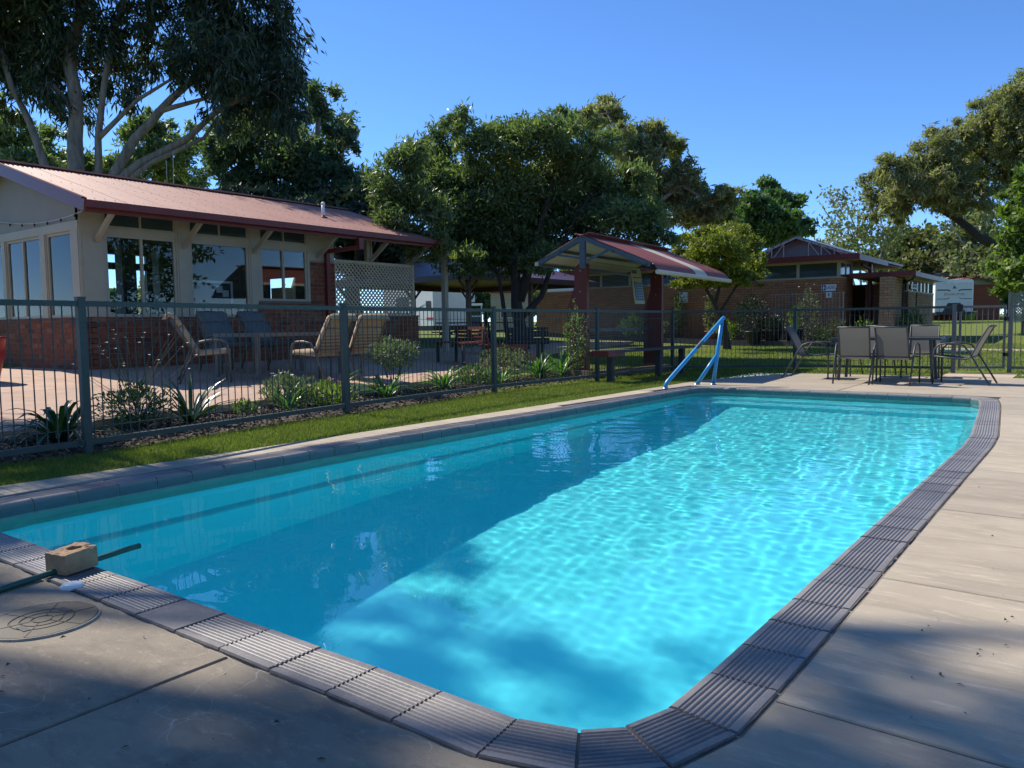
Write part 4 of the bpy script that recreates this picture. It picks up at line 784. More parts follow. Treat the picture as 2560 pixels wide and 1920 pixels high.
    def gwindow(x0, x1, z0, z1, mull=None, fr=0.045):
        mb = MB(); d0, d1 = Y0 + 0.012, Y0 + 0.06
        mb.box(x0, x1, d0, d1, z1 - fr, z1).box(x0, x1, d0, d1, z0, z0 + fr).box(x0, x0 + fr, d0, d1, z0 + fr, z1 - fr).box(x1 - fr, x1, d0, d1, z0 + fr, z1 - fr)
        if mull: mb.box(mull - fr / 2, mull + fr / 2, d0 - 0.004, d1 - 0.004, z0 + fr, z1 - fr)
        w = part('window', mb, 'cream')
        for a, b in ([(x0 + fr, x1 - fr)] if not mull else [(x0 + fr, mull - fr / 2), (mull + fr / 2, x1 - fr)]): part('pane', MB().box(a, b, Y0 + 0.036, Y0 + 0.042, z0 + fr, z1 - fr), 'glass', w)
    gwindow(-14.19, -13.30, zs, 2.60); gwindow(-15.80, -14.43, zs, 2.60, -15.13); gwindow(-18.4, -16.0, zs, 2.60, -17.2)
    # rear and far walls with their own openings, ceiling, dark posts inside
    XB = -18.6
    mb = MB().box(XB - 0.1, XB, Y0 + 0.2, 11.1, 0.3, 1.15).box(XB - 0.1, XB, 10.1, 11.1, 1.15, 2.78).box(XB - 0.1, XB, Y0 + 0.2, 11.1, 2.78, 3.1).box(XB - 0.1, XB, Y0 + 0.2, 11.1, 2.42, 2.58)
    for y in (6.2, 7.5, 8.8, 10.1, 11.0): mb.box(XB - 0.09, XB + 0.01, y - 0.06, y + 0.06, 1.15, 2.78)
    part('rear_wall', mb, 'bluepost')
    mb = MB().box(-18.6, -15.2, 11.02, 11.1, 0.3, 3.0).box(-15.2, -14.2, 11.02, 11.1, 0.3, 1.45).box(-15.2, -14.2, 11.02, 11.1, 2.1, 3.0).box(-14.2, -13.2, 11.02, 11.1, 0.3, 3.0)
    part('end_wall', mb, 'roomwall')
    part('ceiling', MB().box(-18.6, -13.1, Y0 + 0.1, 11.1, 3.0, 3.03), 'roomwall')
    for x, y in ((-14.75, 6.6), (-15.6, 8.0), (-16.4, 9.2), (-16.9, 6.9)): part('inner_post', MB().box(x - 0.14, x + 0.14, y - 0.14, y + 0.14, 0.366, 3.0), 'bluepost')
    part('counter', MB().box(-13.75, -13.12, 7.7, 10.9, 1.25, 1.29).box(-13.7, -13.2, 7.75, 10.85, 0.37, 1.25), 'roomwall')
    # roof: corrugated sheets, gutter, barge boards, ridge
    nW = 12; y_a, y_b = 5.70, 13.75; wsh = (y_b - y_a) / nW
    def sheet(sgn):
        cols = 40; v = []
        for k in range(cols + 1):
            y = wsh * k / cols; h = 0.009 * math.sin(2 * math.pi * y / 0.077)
            for t in (0, 1): v.append((sgn * 3.4 * (1 - t), y, -1.02 * (1 - t) + h))
        mb = MB().add(v, [(2 * k, 2 * k + 1, 2 * k + 3, 2 * k + 2) for k in range(cols)]); return mb.mesh('roof_sheet', MT['roofred'], True)
    for sgn in (1, -1):
        me = sheet(sgn)
        for k in range(nW):
            o = link_mesh('roof_sheet', me, c, Vector((-15.6, y_a + k * wsh, 3.965 + 0.003 * (k % 2))) - c.location)
    mb = MB(); rg = random.Random(4)
    for r_ in range(5):
        for k in range(60):
            t = 0.06 + 0.21 * r_; y = y_a + 0.08 + k * 0.154; x = -12.2 - 3.4 * t; z = 2.945 + 1.02 * t + 0.008
            mb.box(x - 0.0045, x + 0.0045, y - 0.0045, y + 0.0045, z, z + 0.006)
    tag(part('roof_screw', mb, 'black'), kind='stuff')
    part('roof_lining', MB().prism([(-12.25, y_a + 0.05, 2.90), (-15.6, y_a + 0.05, 3.905), (-18.95, y_a + 0.05, 2.90), (-18.95, y_a + 0.05, 2.88), (-15.6, y_a + 0.05, 3.88), (-12.25, y_a + 0.05, 2.88)], (0, y_b - y_a - 0.1, 0)), 'creamwall')
    part('gutter', MB().box(-12.30, -12.15, y_a - 0.02, y_b, 2.84, 2.945), 'redpaint')
    part('fascia', MB().box(-12.34, -12.31, y_a - 0.01, y_b, 2.785, 2.89), 'redpaint')
    part('gutter', MB().box(-19.05, -18.90, y_a - 0.02, y_b, 2.80, 2.93), 'redpaint')
    for s in (1, -1):
        e = (-15.6 + s * 3.42, 5.685, 2.87); r_ = (-15.6, 5.685, 3.895)
        part('barge_board', MB().beam(e, r_, 0.035, 0.20).beam((e[0], 5.665, e[2] + 0.095), (r_[0], 5.665, r_[2] + 0.095), 0.07, 0.03), 'redpaint')
    part('ridge_cap', MB().beam((-15.6, y_a - 0.02, 3.985), (-15.6, y_b, 3.985), 0.22, 0.03), 'roofred')
    for y in (6.2, 7.70, 9.13, 10.66, 12.10, 13.36):
        part('brace', MB().beam((-12.97, y, 2.44), (-12.36, y, 2.86), 0.055, 0.085), 'cream')
    # verandah: posts, lattice screen
    for y in (12.08, 13.36): part('verandah_post', MB().box(X - 0.09, X + 0.0, y - 0.05, y + 0.05, 2.41, 2.98).box(X - 0.05, X - 0.01, y + 0.08, y + 0.12, 2.41, 2.98), 'cream')
    part('verandah_post', MB().box(X - 0.06, X + 0.06, 14.50, 14.62, 0.36, 2.78).beam((X, 14.6, 2.2), (X, 15.0, 2.62), 0.05, 0.06), 'cream')
    part('verandah_beam', MB().box(X - 0.08, X, 11.1, 13.7, 2.90, 2.985), 'cream')
    z0, z1, y0, y1 = zb + 0.90, 2.42, 11.105, 13.50
    fr = MB().box(X - 0.05, X - 0.005, y0, y1, z1 - 0.055, z1).box(X - 0.05, X - 0.005, y0, y1, z0, z0 + 0.04).box(X - 0.05, X - 0.005, y1 - 0.05, y1, z0 + 0.04, z1 - 0.055).box(X - 0.05, X - 0.005, y0, y0 + 0.035, z0 + 0.04, z1 - 0.055)
    ls = part('lattice_screen', fr, 'lattice'); H = z1 - z0
    for s in (1, -1):
        k = 0
        while True:
            q = y0 - H + 0.105 * k if s > 0 else y0 + 0.105 * k
            k += 1
            if (s > 0 and q > y1) or (s < 0 and q - H > y1): break
            a, b = (q, z0), (q + s * H, z1)         # the lath runs up one way or the other; clipped to the frame
            def clip(a, b):
                pts = []
                (ya, za), (yb, zb_) = a, b
                t0, t1 = 0.0, 1.0
                for lo, hi, p, d in ((y0, y1, ya, yb - ya),):
                    if d > 0: t0, t1 = max(t0, (lo - p) / d), min(t1, (hi - p) / d)
                    else: t0, t1 = max(t0, (hi - p) / d), min(t1, (lo - p) / d)
                return (t0, t1) if t1 - t0 > 0.04 else None
            tt = clip(a, b)
            if not tt: continue
            p0 = lerp((X - 0.02 - 0.012 * s, *a), (X - 0.02 - 0.012 * s, *b), tt[0]); p1 = lerp((X - 0.02 - 0.012 * s, *a), (X - 0.02 - 0.012 * s, *b), tt[1])
            part('lath', MB().beam(p0, p1, 0.034, 0.010, upv=(1, 0, 0)), 'lattice', ls)
    part('downpipe', MB().box(-12.98, -12.90, 10.82, 10.91, 0.36, 2.60).beam((-12.94, 10.86, 2.56), (-12.24, 11.12, 2.62), 0.08, 0.08).box(-12.28, -12.18, 11.07, 11.19, 2.58, 2.80), 'redpaint')
    # things on and in the clubhouse
    v = thing('vent_pipe', (-13.6, 11.35, 3.36), 'short white capped vent pipe standing on the red clubhouse roof', 'pipe')
    MB().tube([(0, 0, -0.05), (0, 0, 0.28)], 0.036, 12).tube([(0, 0, 0.28), (0, 0, 0.31), (0, 0, 0.34)], [0.044, 0.044, 0.015], 12).build('pipe', MT['white'], v, True, True)
    MB().lathe([(0.10, 0.005), (0.06, 0.02), (0.037, 0.05)], (0, 0, 0), 12).build('flashing', MT['redpaint'], v, local=True)
    a = thing('aerial', (-15.7, 9.15, 3.95), 'thin metal radio aerial of two whips above the clubhouse ridge', 'aerial')
    MB().tube([(0, 0, 0), (0, 0.02, 0.75)], 0.008, 5).build('whip', MT['galv'], a, local=True); MB().tube([(0, -0.14, 0), (0, -0.14, 0.55)], 0.006, 5).build('whip', MT['galv'], a, local=True)
    s = thing('string_lights', (-14.4, 5.9, 2.9), 'unlit string of small bulbs sagging across the cream gable wall', 'lights')
    pts = [lerp((-16.6, 5.915, 3.10), (-12.7, 5.915, 2.86), t / 24) for t in range(25)]; pts = [(x, y, z - 0.16 * (1 - ((i - 12) / 12) ** 2)) for i, (x, y, z) in enumerate(pts)]
    MB().tube(pts, 0.005, 5).build('cable', MT['offwhite'], s)
    for p in pts[1::3]: MB().lathe([(0.0, 0.0), (0.014, -0.012), (0.017, -0.03), (0.010, -0.05), (0.0, -0.055)], (p[0], p[1] - 0.004, p[2]), 8).build('bulb', MT['black'], s, True)
    n = thing('notice_board', (-13.5, 8.45, 1.29), 'dark blue notice board in a white frame inside the middle clubhouse window', 'board')
    MB().box(-13.5, -13.47, 7.99, 8.92, 1.29, 1.86).build('board', MT['bluepost'], n)
    MB().box(-13.5, -13.45, 7.95, 7.99, 1.29, 1.90).box(-13.5, -13.45, 8.92, 8.96, 1.29, 1.90).box(-13.5, -13.45, 7.99, 8.92, 1.86, 1.90).build('frame', MT['white'], n)
    for y, z in ((8.62, 1.68), (8.75, 1.60)): MB().box(-13.468, -13.464, y, y + 0.13, z, z + 0.13).build('paper', MT['offwhite'], n)
    b = thing('cardboard_box', (-13.32, 9.98, 1.29), 'plain tan cardboard box inside the clubhouse kitchen window', 'box')
    MB().box(-13.5, -13.14, 9.87, 10.12, 1.29, 1.80).build('box', MT['cushion'], b); MB().beam((-13.14, 9.86, 1.80), (-13.02, 9.86 + 0.02, 1.86), 0.02, 0.003).build('flap', MT['cushion'], b)
build_clubhouse()

# ------------------------------------------------------------------ picnic shelter by the pool
def build_shelter():
    O = Vector((-7.73, 12.45, 0)); rz = math.atan2(0.082, 0.9966)
    s = thing('picnic_shelter', O, 'small picnic shelter with a red and cream striped curved iron roof beside the pool fence', 'shelter', rz=rz)
    Lg = 4.16
    def part(name, mb, mat, **k): return mb.build(name, MT[mat], s, local=True, **k)
    prof_r = [(0.0, 2.635), (0.6, 2.385), (1.12, 2.165), (1.30, 2.085), (1.40, 2.02), (1.455, 1.95), (1.47, 1.885)]
    prof_l = [(0.0, 2.635), (-0.95, 2.19)]
    def sheet(name, prof, y0, y1, mat):
        n = max(6, int((y1 - y0) / 0.0127)); v = []
        for k in range(n + 1):
            y = y0 + (y1 - y0) * k / n; h = 0.009 * math.sin(2 * math.pi * y / 0.076)
            v += [(x, y, z + h) for x, z in prof]
        m = len(prof); return part(name, MB().add(v, [(k * m + i, k * m + i + 1, (k + 1) * m + i + 1, (k + 1) * m + i) for k in range(n) for i in range(m - 1)]), mat, smooth=True)
    for y0, y1, mat in ((0, 0.68, 'shelterred'), (0.68, 1.36, 'shelterred'), (1.36, 2.0, 'shelterred'), (2.0, 2.72, 'sheltercream'), (2.72, 3.44, 'shelterred'), (3.44, Lg, 'shelterred')):
        sheet('roof_sheet', prof_r, y0, y1, mat); sheet('roof_sheet', prof_l, y0, y1, mat)
    part('ridge_cap', MB().beam((-0.06, -0.02, 2.625), (-0.06, Lg, 2.625), 0.2, 0.015, upv=(0.4, 0, 1)).beam((0.06, -0.02, 2.63), (0.06, Lg, 2.63), 0.18, 0.015, upv=(-0.4, 0, 1)), 'shelterred')
    part('ceiling', MB().add([(0, 0.06, 2.59), (1.28, 0.06, 2.055), (1.28, Lg - 0.06, 2.055), (0, Lg - 0.06, 2.59), (-0.9, 0.06, 2.175), (-0.9, Lg - 0.06, 2.175)], [(0, 1, 2, 3), (0, 3, 5, 4)]), 'soffit')
    for y in (0.03, Lg - 0.03):
        part('rafter', MB().beam((0, y, 2.575), (-0.96, y, 2.145), 0.06, 0.085).beam((0, y, 2.575), (1.33, y, 2.02), 0.06, 0.085), 'steel')
        part('king_post', MB().box(-0.055, 0.055, y - 0.035, y + 0.035, 2.02, 2.56), 'steel')
        part('strut', MB().beam((-0.55, y, 2.30), (-0.03, y, 2.20), 0.035, 0.04).beam((0.04, y, 2.14), (0.55, y, 2.33), 0.035, 0.04), 'steel')
    for x, z in ((-0.92, 2.13), (1.26, 2.02), (-0.45, 2.35), (0.62, 2.29)): part('purlin', MB().box(x - 0.02, x + 0.02, 0.0, Lg, z - 0.025, z + 0.025), 'steel')
    part('gutter', MB().tube([(1.475, -0.02, 1.885), (1.475, Lg + 0.02, 1.885)], 0.042, 8), 'sheltercream')
    part('gutter', MB().box(-1.0, -0.93, -0.02, Lg + 0.02, 2.11, 2.18), 'sheltercream')
    shape = [(-0.22, 0.0), (-0.22, 0.9), (-0.21, 1.30), (-0.12, 1.52), (-0.05, 1.72), (-0.05, 2.0), (-0.02, 2.10), (0.06, 2.16), (0.22, 2.16), (0.22, 0.0)]
    for y in (0.62, 3.62):
        dx = -0.44 if y < 1 else -0.10
        part('support', MB().prism([(x + dx, y, z) for x, z in shape], (0, 0.10, 0)), 'redpaint')
        part('bolt', MB().tube([(0.08 + dx, y - 0.012, 2.02), (0.08 + dx, y + 0.02, 2.02)], 0.014, 6).tube([(0.08 + dx, y - 0.012, 1.62), (0.08 + dx, y + 0.02, 1.62)], 0.014, 6), 'galv')
    part('bench_seat', MB().box(-0.45, -0.02, 0.9, 3.6, 0.40, 0.45), 'timber')
    part('bench_rail', MB().box(-0.24, -0.19, 0.7, 3.65, 0.84, 0.90), 'steel')
    mb = MB(); w = 0.0028
    for k in range(60):
        y = 0.72 + 2.9 * k / 59; mb.box(-0.232, -0.232 + 2 * w, y - w, y + w, 0.5, 2.2)
    for k in range(22):
        z = 0.5 + 1.7 * k / 21; mb.box(-0.226, -0.226 + 2 * w, 0.72, 3.62, z - w, z + w)
    part('wire_screen', mb, 'wiredark')
    p = thing('safety_poster', (-7.85, 14.72, 2.14), 'blue and pale resuscitation poster hanging on the wire screen of the shelter', 'poster')
    q = lambda y, z, x: (-7.85 + x + (2.14 - z) * 0.04, 14.50 + y + (2.14 - z) * 0.20, z)
    def panel(name, y0, y1, z0, z1, x, mat, par=p): return MB().prism([q(y0, z0, x), q(y1, z0, x), q(y1, z1, x), q(y0, z1, x)], (0.006, 0, 0)).build(name, MT[mat], par)
    panel('backing', 0, 0.44, 1.40, 2.14, 0.0, 'posterpale'); panel('blue_panel', 0.06, 0.41, 1.47, 1.86, 0.007, 'posterblue')
    panel('heading', 0.03, 0.24, 2.02, 2.09, 0.007, 'steel'); panel('heading', 0.05, 0.40, 1.93, 1.955, 0.007, 'steel')
    for k in range(7): panel('text_line', 0.15, 0.39, 1.84 - k * 0.052, 1.848 - k * 0.052, 0.014, 'posterpale')
    for k, ch in enumerate('DRSABCD'):
        z = 1.835 - k * 0.052; text(ch, 0.05, q(0.10, z, 0.016), (R(90), 0, R(90)), MT['posterpale'], p)
    b = thing('bench', (-6.8, 13, 0), 'long narrow dark timber bench along the pool side of the fence by the shelter', 'bench')
    MB().prism([(-6.93, 11.45, 0.50), (-6.60, 11.47, 0.50), (-6.42, 14.60, 0.50), (-6.78, 14.58, 0.50)], (0, 0, 0.045)).build('seat', MT['darktimber'], b)
    MB().prism([(-6.93, 11.42, 0.44), (-6.60, 11.44, 0.44), (-6.575, 11.95, 0.44), (-6.585, 11.95, 0.44), (-6.61, 11.47, 0.44), (-6.93, 11.45, 0.44)], (0, 0, 0.09)).build('end_board', MT['redpaint'], b)
    for y in (11.75, 13.4, 14.3): MB().box(-6.80 + (y - 11.5) * 0.05, -6.70 + (y - 11.5) * 0.05, y - 0.05, y + 0.05, -0.02, 0.50).build('leg', MT['darktimber'], b)
    t = thing('garden_sleeper', (-7.3, 13.5, 0), 'weathered timber sleeper edging the ground under the shelter', 'timber')
    MB().beam((-7.42, 12.2, 0.06), (-7.15, 15.3, 0.06), 0.10, 0.16).build('sleeper', MT['timber'], t)
    MB().beam((-7.42, 12.26, 0.06), (-8.6, 12.5, 0.06), 0.10, 0.16).build('sleeper', MT['timber'], t)
build_shelter()
# ------------------------------------------------------------------ amenities blocks at the far side
def build_amenities():
    Y = 27.5; X1 = -7.05; zb = 0.20
    c = thing('amenities_block', (X1, Y, zb), 'long orange brick amenities block with louvre windows and a burgundy flat roof beyond the lawn', 'building')
    def part(name, mb, mat, par=c, **k): return mb.build(name, MT[mat], par, **k)
    rows = 25; lst = brick_course_list((-17.5, Y, zb), 'x', 10.45, rows, 0.088)
    side = brick_course_list((X1, Y, zb), 'y', 1.5, rows, 0.088); rec = brick_course_list((-6.75, 29.55, zb), 'x', 0.9, 23, 0.088)
    pr = lambda q: (0 if (q[0][0] > -10.1 and q[0][2] > 0.9 and q[1] == 'x' and q[0][1] < 28) else 1, -q[0][0])
    lay_bricks(c, lst + side + rec, 'blockbrick', 300, pr)
    zt = zb + rows * 0.088
    part('wall', MB().box(-17.5, X1 - 0.006, Y + 0.006, Y + 0.2, 0, zt).box(X1 - 0.2, X1 - 0.006, Y + 0.2, Y + 1.5, 0, zt).box(-6.76, -5.84, 29.556, 29.75, 0, zb + 23 * 0.088), 'blockmortar')
    part('room_wall', MB().box(-17.4, -7.3, Y + 2.5, Y + 2.6, 0, 3.0), 'darkroom')
    part('sill', MB().box(-17.5, X1 + 0.03, Y - 0.03, Y + 0.15, zt, zt + 0.045).box(X1 - 0.12, X1 + 0.03, Y + 0.15, Y + 1.5, zt, zt + 0.045), 'cream')
    z0, z1 = zt + 0.045, 2.93
    xs = [-17.45, -16.2, -14.9, -13.6, -12.3, -11.0, -9.72, -8.45, -7.13]
    for x in xs: part('window_post', MB().box(x - 0.05, x + 0.05, Y + 0.0, Y + 0.09, z0, z1), 'cream')
    for a, b in zip(xs, xs[1:]):
        w = part('window', MB().box(a + 0.05, b - 0.05, Y + 0.03, Y + 0.06, z0, z0 + 0.02).box(a + 0.05, b - 0.05, Y + 0.03, Y + 0.06, z1 - 0.02, z1), 'cream')
        for k in range(4):
            zc = z0 + 0.02 + (z1 - z0 - 0.04) * (k + 0.5) / 4; h = (z1 - z0 - 0.04) / 8 + 0.004
            part('louvre_pane', MB().prism([(a + 0.05, Y + 0.035, zc - h), (b - 0.05, Y + 0.035, zc - h), (b - 0.05, Y + 0.06, zc + h), (a + 0.05, Y + 0.06, zc + h)], (0, 0.004, 0)), 'darkglass', w)
    w = part('window', MB().box(X1 - 0.06, X1 - 0.03, Y + 0.15, Y + 1.45, z1 - 0.03, z1).box(X1 - 0.07, X1 - 0.02, Y + 0.72, Y + 0.80, z0, z1).box(X1 - 0.07, X1 - 0.0, Y + 1.4, Y + 1.5, z0, z1), 'cream')
    for a, b in ((0.09, 0.72), (0.80, 1.4)): part('louvre_pane', MB().box(X1 - 0.05, X1 - 0.04, Y + a, Y + b, z0, z1 - 0.03), 'darkglass', w)
    part('top_plate', MB().box(-17.5, X1 + 0.02, Y - 0.02, Y + 0.12, z1, z1 + 0.06).box(X1 - 0.1, X1 + 0.02, Y + 0.12, Y + 1.5, z1, z1 + 0.06), 'cream')
    part('eave_lining', MB().box(-18.0, -6.42, 27.08, 34, 2.985, 3.0), 'cream')
    part('fascia', MB().box(-18.0, -6.38, 27.02, 27.07, 2.96, 3.15).box(-6.42, -6.37, 27.07, 31.2, 2.94, 3.12), 'redpaint')
    part('roof', MB().box(-18.0, -6.4, 27.06, 34, 3.05, 3.13), 'redpaint')
    part('downpipe', MB().box(-6.62, -6.50, 29.3, 29.42, 0.2, 2.95).beam((-6.56, 29.3, 2.75), (-6.75, 29.0, 2.9), 0.08, 0.08), 'redpaint')
    # polycarbonate gable over the middle of the roof
    g = MB(); ap = (-8.78, 3.95); eL, eR = (-10.9, 3.12), (-6.62, 3.13)
    for e in (eL, eR): g.prism([(e[0], 28.3, e[1]), (ap[0], 28.3, ap[1]), (ap[0], 28.3, ap[1] + 0.02), (e[0], 28.3, e[1] + 0.02)], (0, 5.0, 0))
    g.prism([(-10.85, 28.75, 3.13), (-6.7, 28.75, 3.13), (-8.78, 28.75, 3.92)], (0, 0.02, 0))
    part('skylight_roof', g, 'polycarb')
    tr = MB()
    for y in (28.32, 29.9, 31.5, 33.2):
        for e in (eL, eR):
            tr.beam((e[0], y, e[1] - 0.04), (ap[0], y, ap[1] - 0.04), 0.04, 0.06)
            for k in range(1, 5):
                t = k / 5; p = lerp((e[0], y, e[1]), (ap[0], y, ap[1]), t); tr.beam((p[0], y, 3.14), (p[0], y, p[2] - 0.05), 0.03, 0.03)
                if k > 1: tr.beam((lerp((e[0], y, e[1]), (ap[0], y, ap[1]), (k - 1) / 5)[0], y, 3.15), (p[0], y, p[2] - 0.06), 0.025, 0.025)
        tr.box(eL[0], eR[0], y - 0.02, y + 0.02, 3.13, 3.18)
    for e in (eL, eR):
        for k in range(1, 8):
            p = lerp((e[0], 0, e[1]), (ap[0], 0, ap[1]), k / 8); tr.box(p[0] - 0.02, p[0] + 0.02, 28.3, 33.3, p[2] - 0.045, p[2] - 0.005)
    part('skylight_truss', tr, 'galv')
    # signs
    s = thing('ladies_sign', (-7.42, 27.48, 2.09), 'white LADIES sign with a blue figure square on the orange brick wall', 'sign')
    MB().box(-7.66, -7.18, 27.474, 27.486, 1.985, 2.195).build('board', MT['signwhite'], s)
    MB().box(-7.645, -7.52, 27.468, 27.474, 2.00, 2.18).build('blue_square', MT['signblue'], s)
    def figure(cx, cz, h, y, mat, par):
        u = h / 10; MB().lathe([(0, 0)], (0, 0, 0), 3) if False else None
        head = [(cx + u * 1.0 * math.cos(a), y, cz + 3.9 * u + u * 1.0 * math.sin(a)) for a in [k * math.pi / 5 for k in range(10)]]
        body = [(cx - 0.9 * u, y, cz + 2.6 * u), (cx + 0.9 * u, y, cz + 2.6 * u), (cx + 2.6 * u, y, cz - 1.6 * u), (cx + 0.8 * u, y, cz - 1.6 * u), (cx + 0.7 * u, y, cz - 4.6 * u), (cx - 0.7 * u, y, cz - 4.6 * u), (cx - 0.8 * u, y, cz - 1.6 * u), (cx - 2.6 * u, y, cz - 1.6 * u)]
        MB().prism(head, (0, 0.003, 0)).prism(body, (0, 0.003, 0)).build('figure', MT[mat], par)
    figure(-7.582, 2.09, 0.15, 27.464, 'signwhite', s)
    text('LADIES', 0.155, (-7.355, 27.471, 2.09), (R(90), 0, 0), MT['signblue'], s, sx=0.62)
    s2 = thing('restroom_sign', (-7.415, 27.48, 1.85), 'small square white sign with a black woman figure below the LADIES sign', 'sign')
    MB().box(-7.505, -7.325, 27.474, 27.486, 1.755, 1.945).build('board', MT['signwhite'], s2); figure(-7.415, 1.85, 0.14, 27.468, 'black', s2)
    m = thing('meter_box', (-12.55, 27.48, 2.0), 'pale grey meter box on the orange brick wall behind the shelter', 'box')
    MB().box(-12.75, -12.45, 27.36, 27.49, 1.72, 2.12).build('case', MT['offwhite'], m); MB().box(-12.73, -12.47, 27.35, 27.36, 1.74, 2.10).build('door', MT['white'], m)
    # brick privacy screen and the laundry block behind it
    sc_ = thing('brick_screen', (-5.66, 27.5, 0.2), 'tan brick privacy screen wall standing between the two amenities blocks', 'wall')
    lst = brick_course_list((-5.85, 27.5, 0.2), 'x', 0.37, 25, 0.087) + brick_course_list((-5.48, 27.5, 0.2), 'y', 1.55, 25, 0.087)
    lay_bricks(sc_, lst, 'creambrick', 300); MB().box(-5.844, -5.486, 27.506, 29.05, 0, 0.2 + 25 * 0.087).build('wall', MT['blockmortar'], sc_)
    l = thing('laundry_block', (-5.3, 28.7, 0.25), 'low tan brick laundry block with a row of small windows and a burgundy flat roof', 'building')
    P2 = lambda n, mb, mat, par=l: mb.build(n, MT[mat], par)
    lst = brick_course_list((-5.3, 29.1, 0.25), 'y', 1.25, 19, 0.088) + brick_course_list((-5.3, 30.6, 0.25), 'y', 3.2, 19, 0.088)
    lay_bricks(l, lst, 'creambrick', 300, lambda q: q[0][1])
    P2('wall', MB().box(-5.5, -5.306, 29.1, 30.35, 0, 1.92).box(-5.5, -5.306, 30.6, 33.8, 0, 1.92).box(-9, -5.31, 33.6, 33.8, 0, 2.4), 'blockmortar')
    P2('sill', MB().box(-5.5, -5.27, 29.1, 30.38, 1.92, 1.965).box(-5.5, -5.27, 30.58, 33.8, 1.92, 1.965), 'cream')
    P2('doorway', MB().box(-5.6, -5.5, 30.35, 30.6, 0.2, 2.3), 'darkroom')
    for a, b in ((29.15, 29.7), (29.75, 30.33), (30.65, 31.25), (31.3, 31.95), (32.0, 32.65), (32.7, 33.4)):
        w = P2('window', MB().box(-5.37, -5.31, a, a + 0.04, 1.965, 2.33).box(-5.37, -5.31, b - 0.04, b, 1.965, 2.33), 'cream'); P2('pane', MB().box(-5.35, -5.345, a + 0.04, b - 0.04, 1.965, 2.33), 'darkglass', w)
    P2('top_plate', MB().box(-5.42, -5.29, 29.1, 33.8, 2.33, 2.40), 'cream'); P2('eave_lining', MB().box(-6.9, -4.95, 28.1, 34.2, 2.40, 2.415), 'cream')
    P2('fascia', MB().box(-6.9, -4.9, 28.02, 28.08, 2.40, 2.56).box(-4.95, -4.9, 28.08, 34.3, 2.38, 2.53), 'redpaint'); P2('roof', MB().box(-7.2, -4.92, 28.08, 34.3, 2.46, 2.54), 'redpaint')
    P2('downpipe', MB().tube([(-4.95, 28.1, 2.42), (-5.0, 28.15, 2.30), (-5.42, 28.95, 2.2), (-5.42, 28.98, 0.25)], 0.035, 6), 'black')
    s3 = thing('laundry_sign', (-5.2, 29.9, 2.08), 'small pale LAUNDRY sign hanging in front of the laundry block windows', 'sign')
    MB().box(-5.27, -5.25, 29.32, 30.5, 2.02, 2.19).build('board', MT['offwhite'], s3); text('LAUNDRY', 0.16, (-5.245, 29.9, 2.105), (R(90), 0, R(90)), MT['signblue'], s3)
    # left end: screen wall by the motorhome
    w = thing('brick_screen', (-18.3, 27.4, 0.4), 'orange brick screen wall beside the parked motorhome', 'wall')
    lst = brick_course_list((-19.2, 27.3, 0.42), 'x', 1.75, 22, 0.087); lay_bricks(w, lst, 'blockbrick', 300); MB().box(-19.2, -17.45, 27.306, 27.45, 0, 0.42 + 22 * 0.087).box(-17.65, -17.45, 27.45, 28.2, 0, 2.34).build('wall', MT['blockmortar'], w)
    # garden trellis and bed edge
    t = thing('garden_trellis', (-8.0, 26.7, 0.3), 'wire mesh garden trellis panel standing in the bed before the LADIES wall', 'trellis')
    mb = MB()
    for k in range(21): x = -9.05 + k * 0.115; mb.box(x - 0.005, x + 0.005, 26.698, 26.708, 0.35, 1.92)
    for z in (0.9, 1.4, 1.88): mb.box(-9.05, -6.75, 26.69, 26.698, z - 0.005, z + 0.005)
    mb.build('wire_mesh', MT['galv'], t)
    for x, h, mt in ((-8.45, 2.05, 'wiredark'), (-6.98, 2.05, 'wiredark'), (-6.76, 1.92, 'galv')): MB().box(x - 0.018, x + 0.018, 26.71, 26.745, 0.2, h).build('stake', MT[mt], t)
    e = thing('garden_edging', (-9, 26, 0.2), 'dark timber edging of the flower bed along the orange brick wall', 'edging')
    for a, b in (((-19, 26.3), (-13.2, 26.4)), ((-13.2, 26.4), (-9.4, 25.75)), ((-9.4, 25.75), (-6.7, 25.3)), ((-6.7, 25.3), (-6.3, 27.3))):
        MB().beam((*a, ground_z(*a) + 0.05), (*b, ground_z(*b) + 0.05), 0.06, 0.24).build('board', MT['darktimber'], e)
    bed = MB().add([(-19, 26.3, 0.47), (-13.2, 26.4, 0.33), (-9.4, 25.8, 0.3), (-6.7, 25.35, 0.3), (-6.35, 27.45, 0.33), (-19, 27.45, 0.5)], [(0, 1, 2, 3, 4, 5)]).build('flower_bed', MT['soil']); tag(bed, kind='structure')
build_amenities()

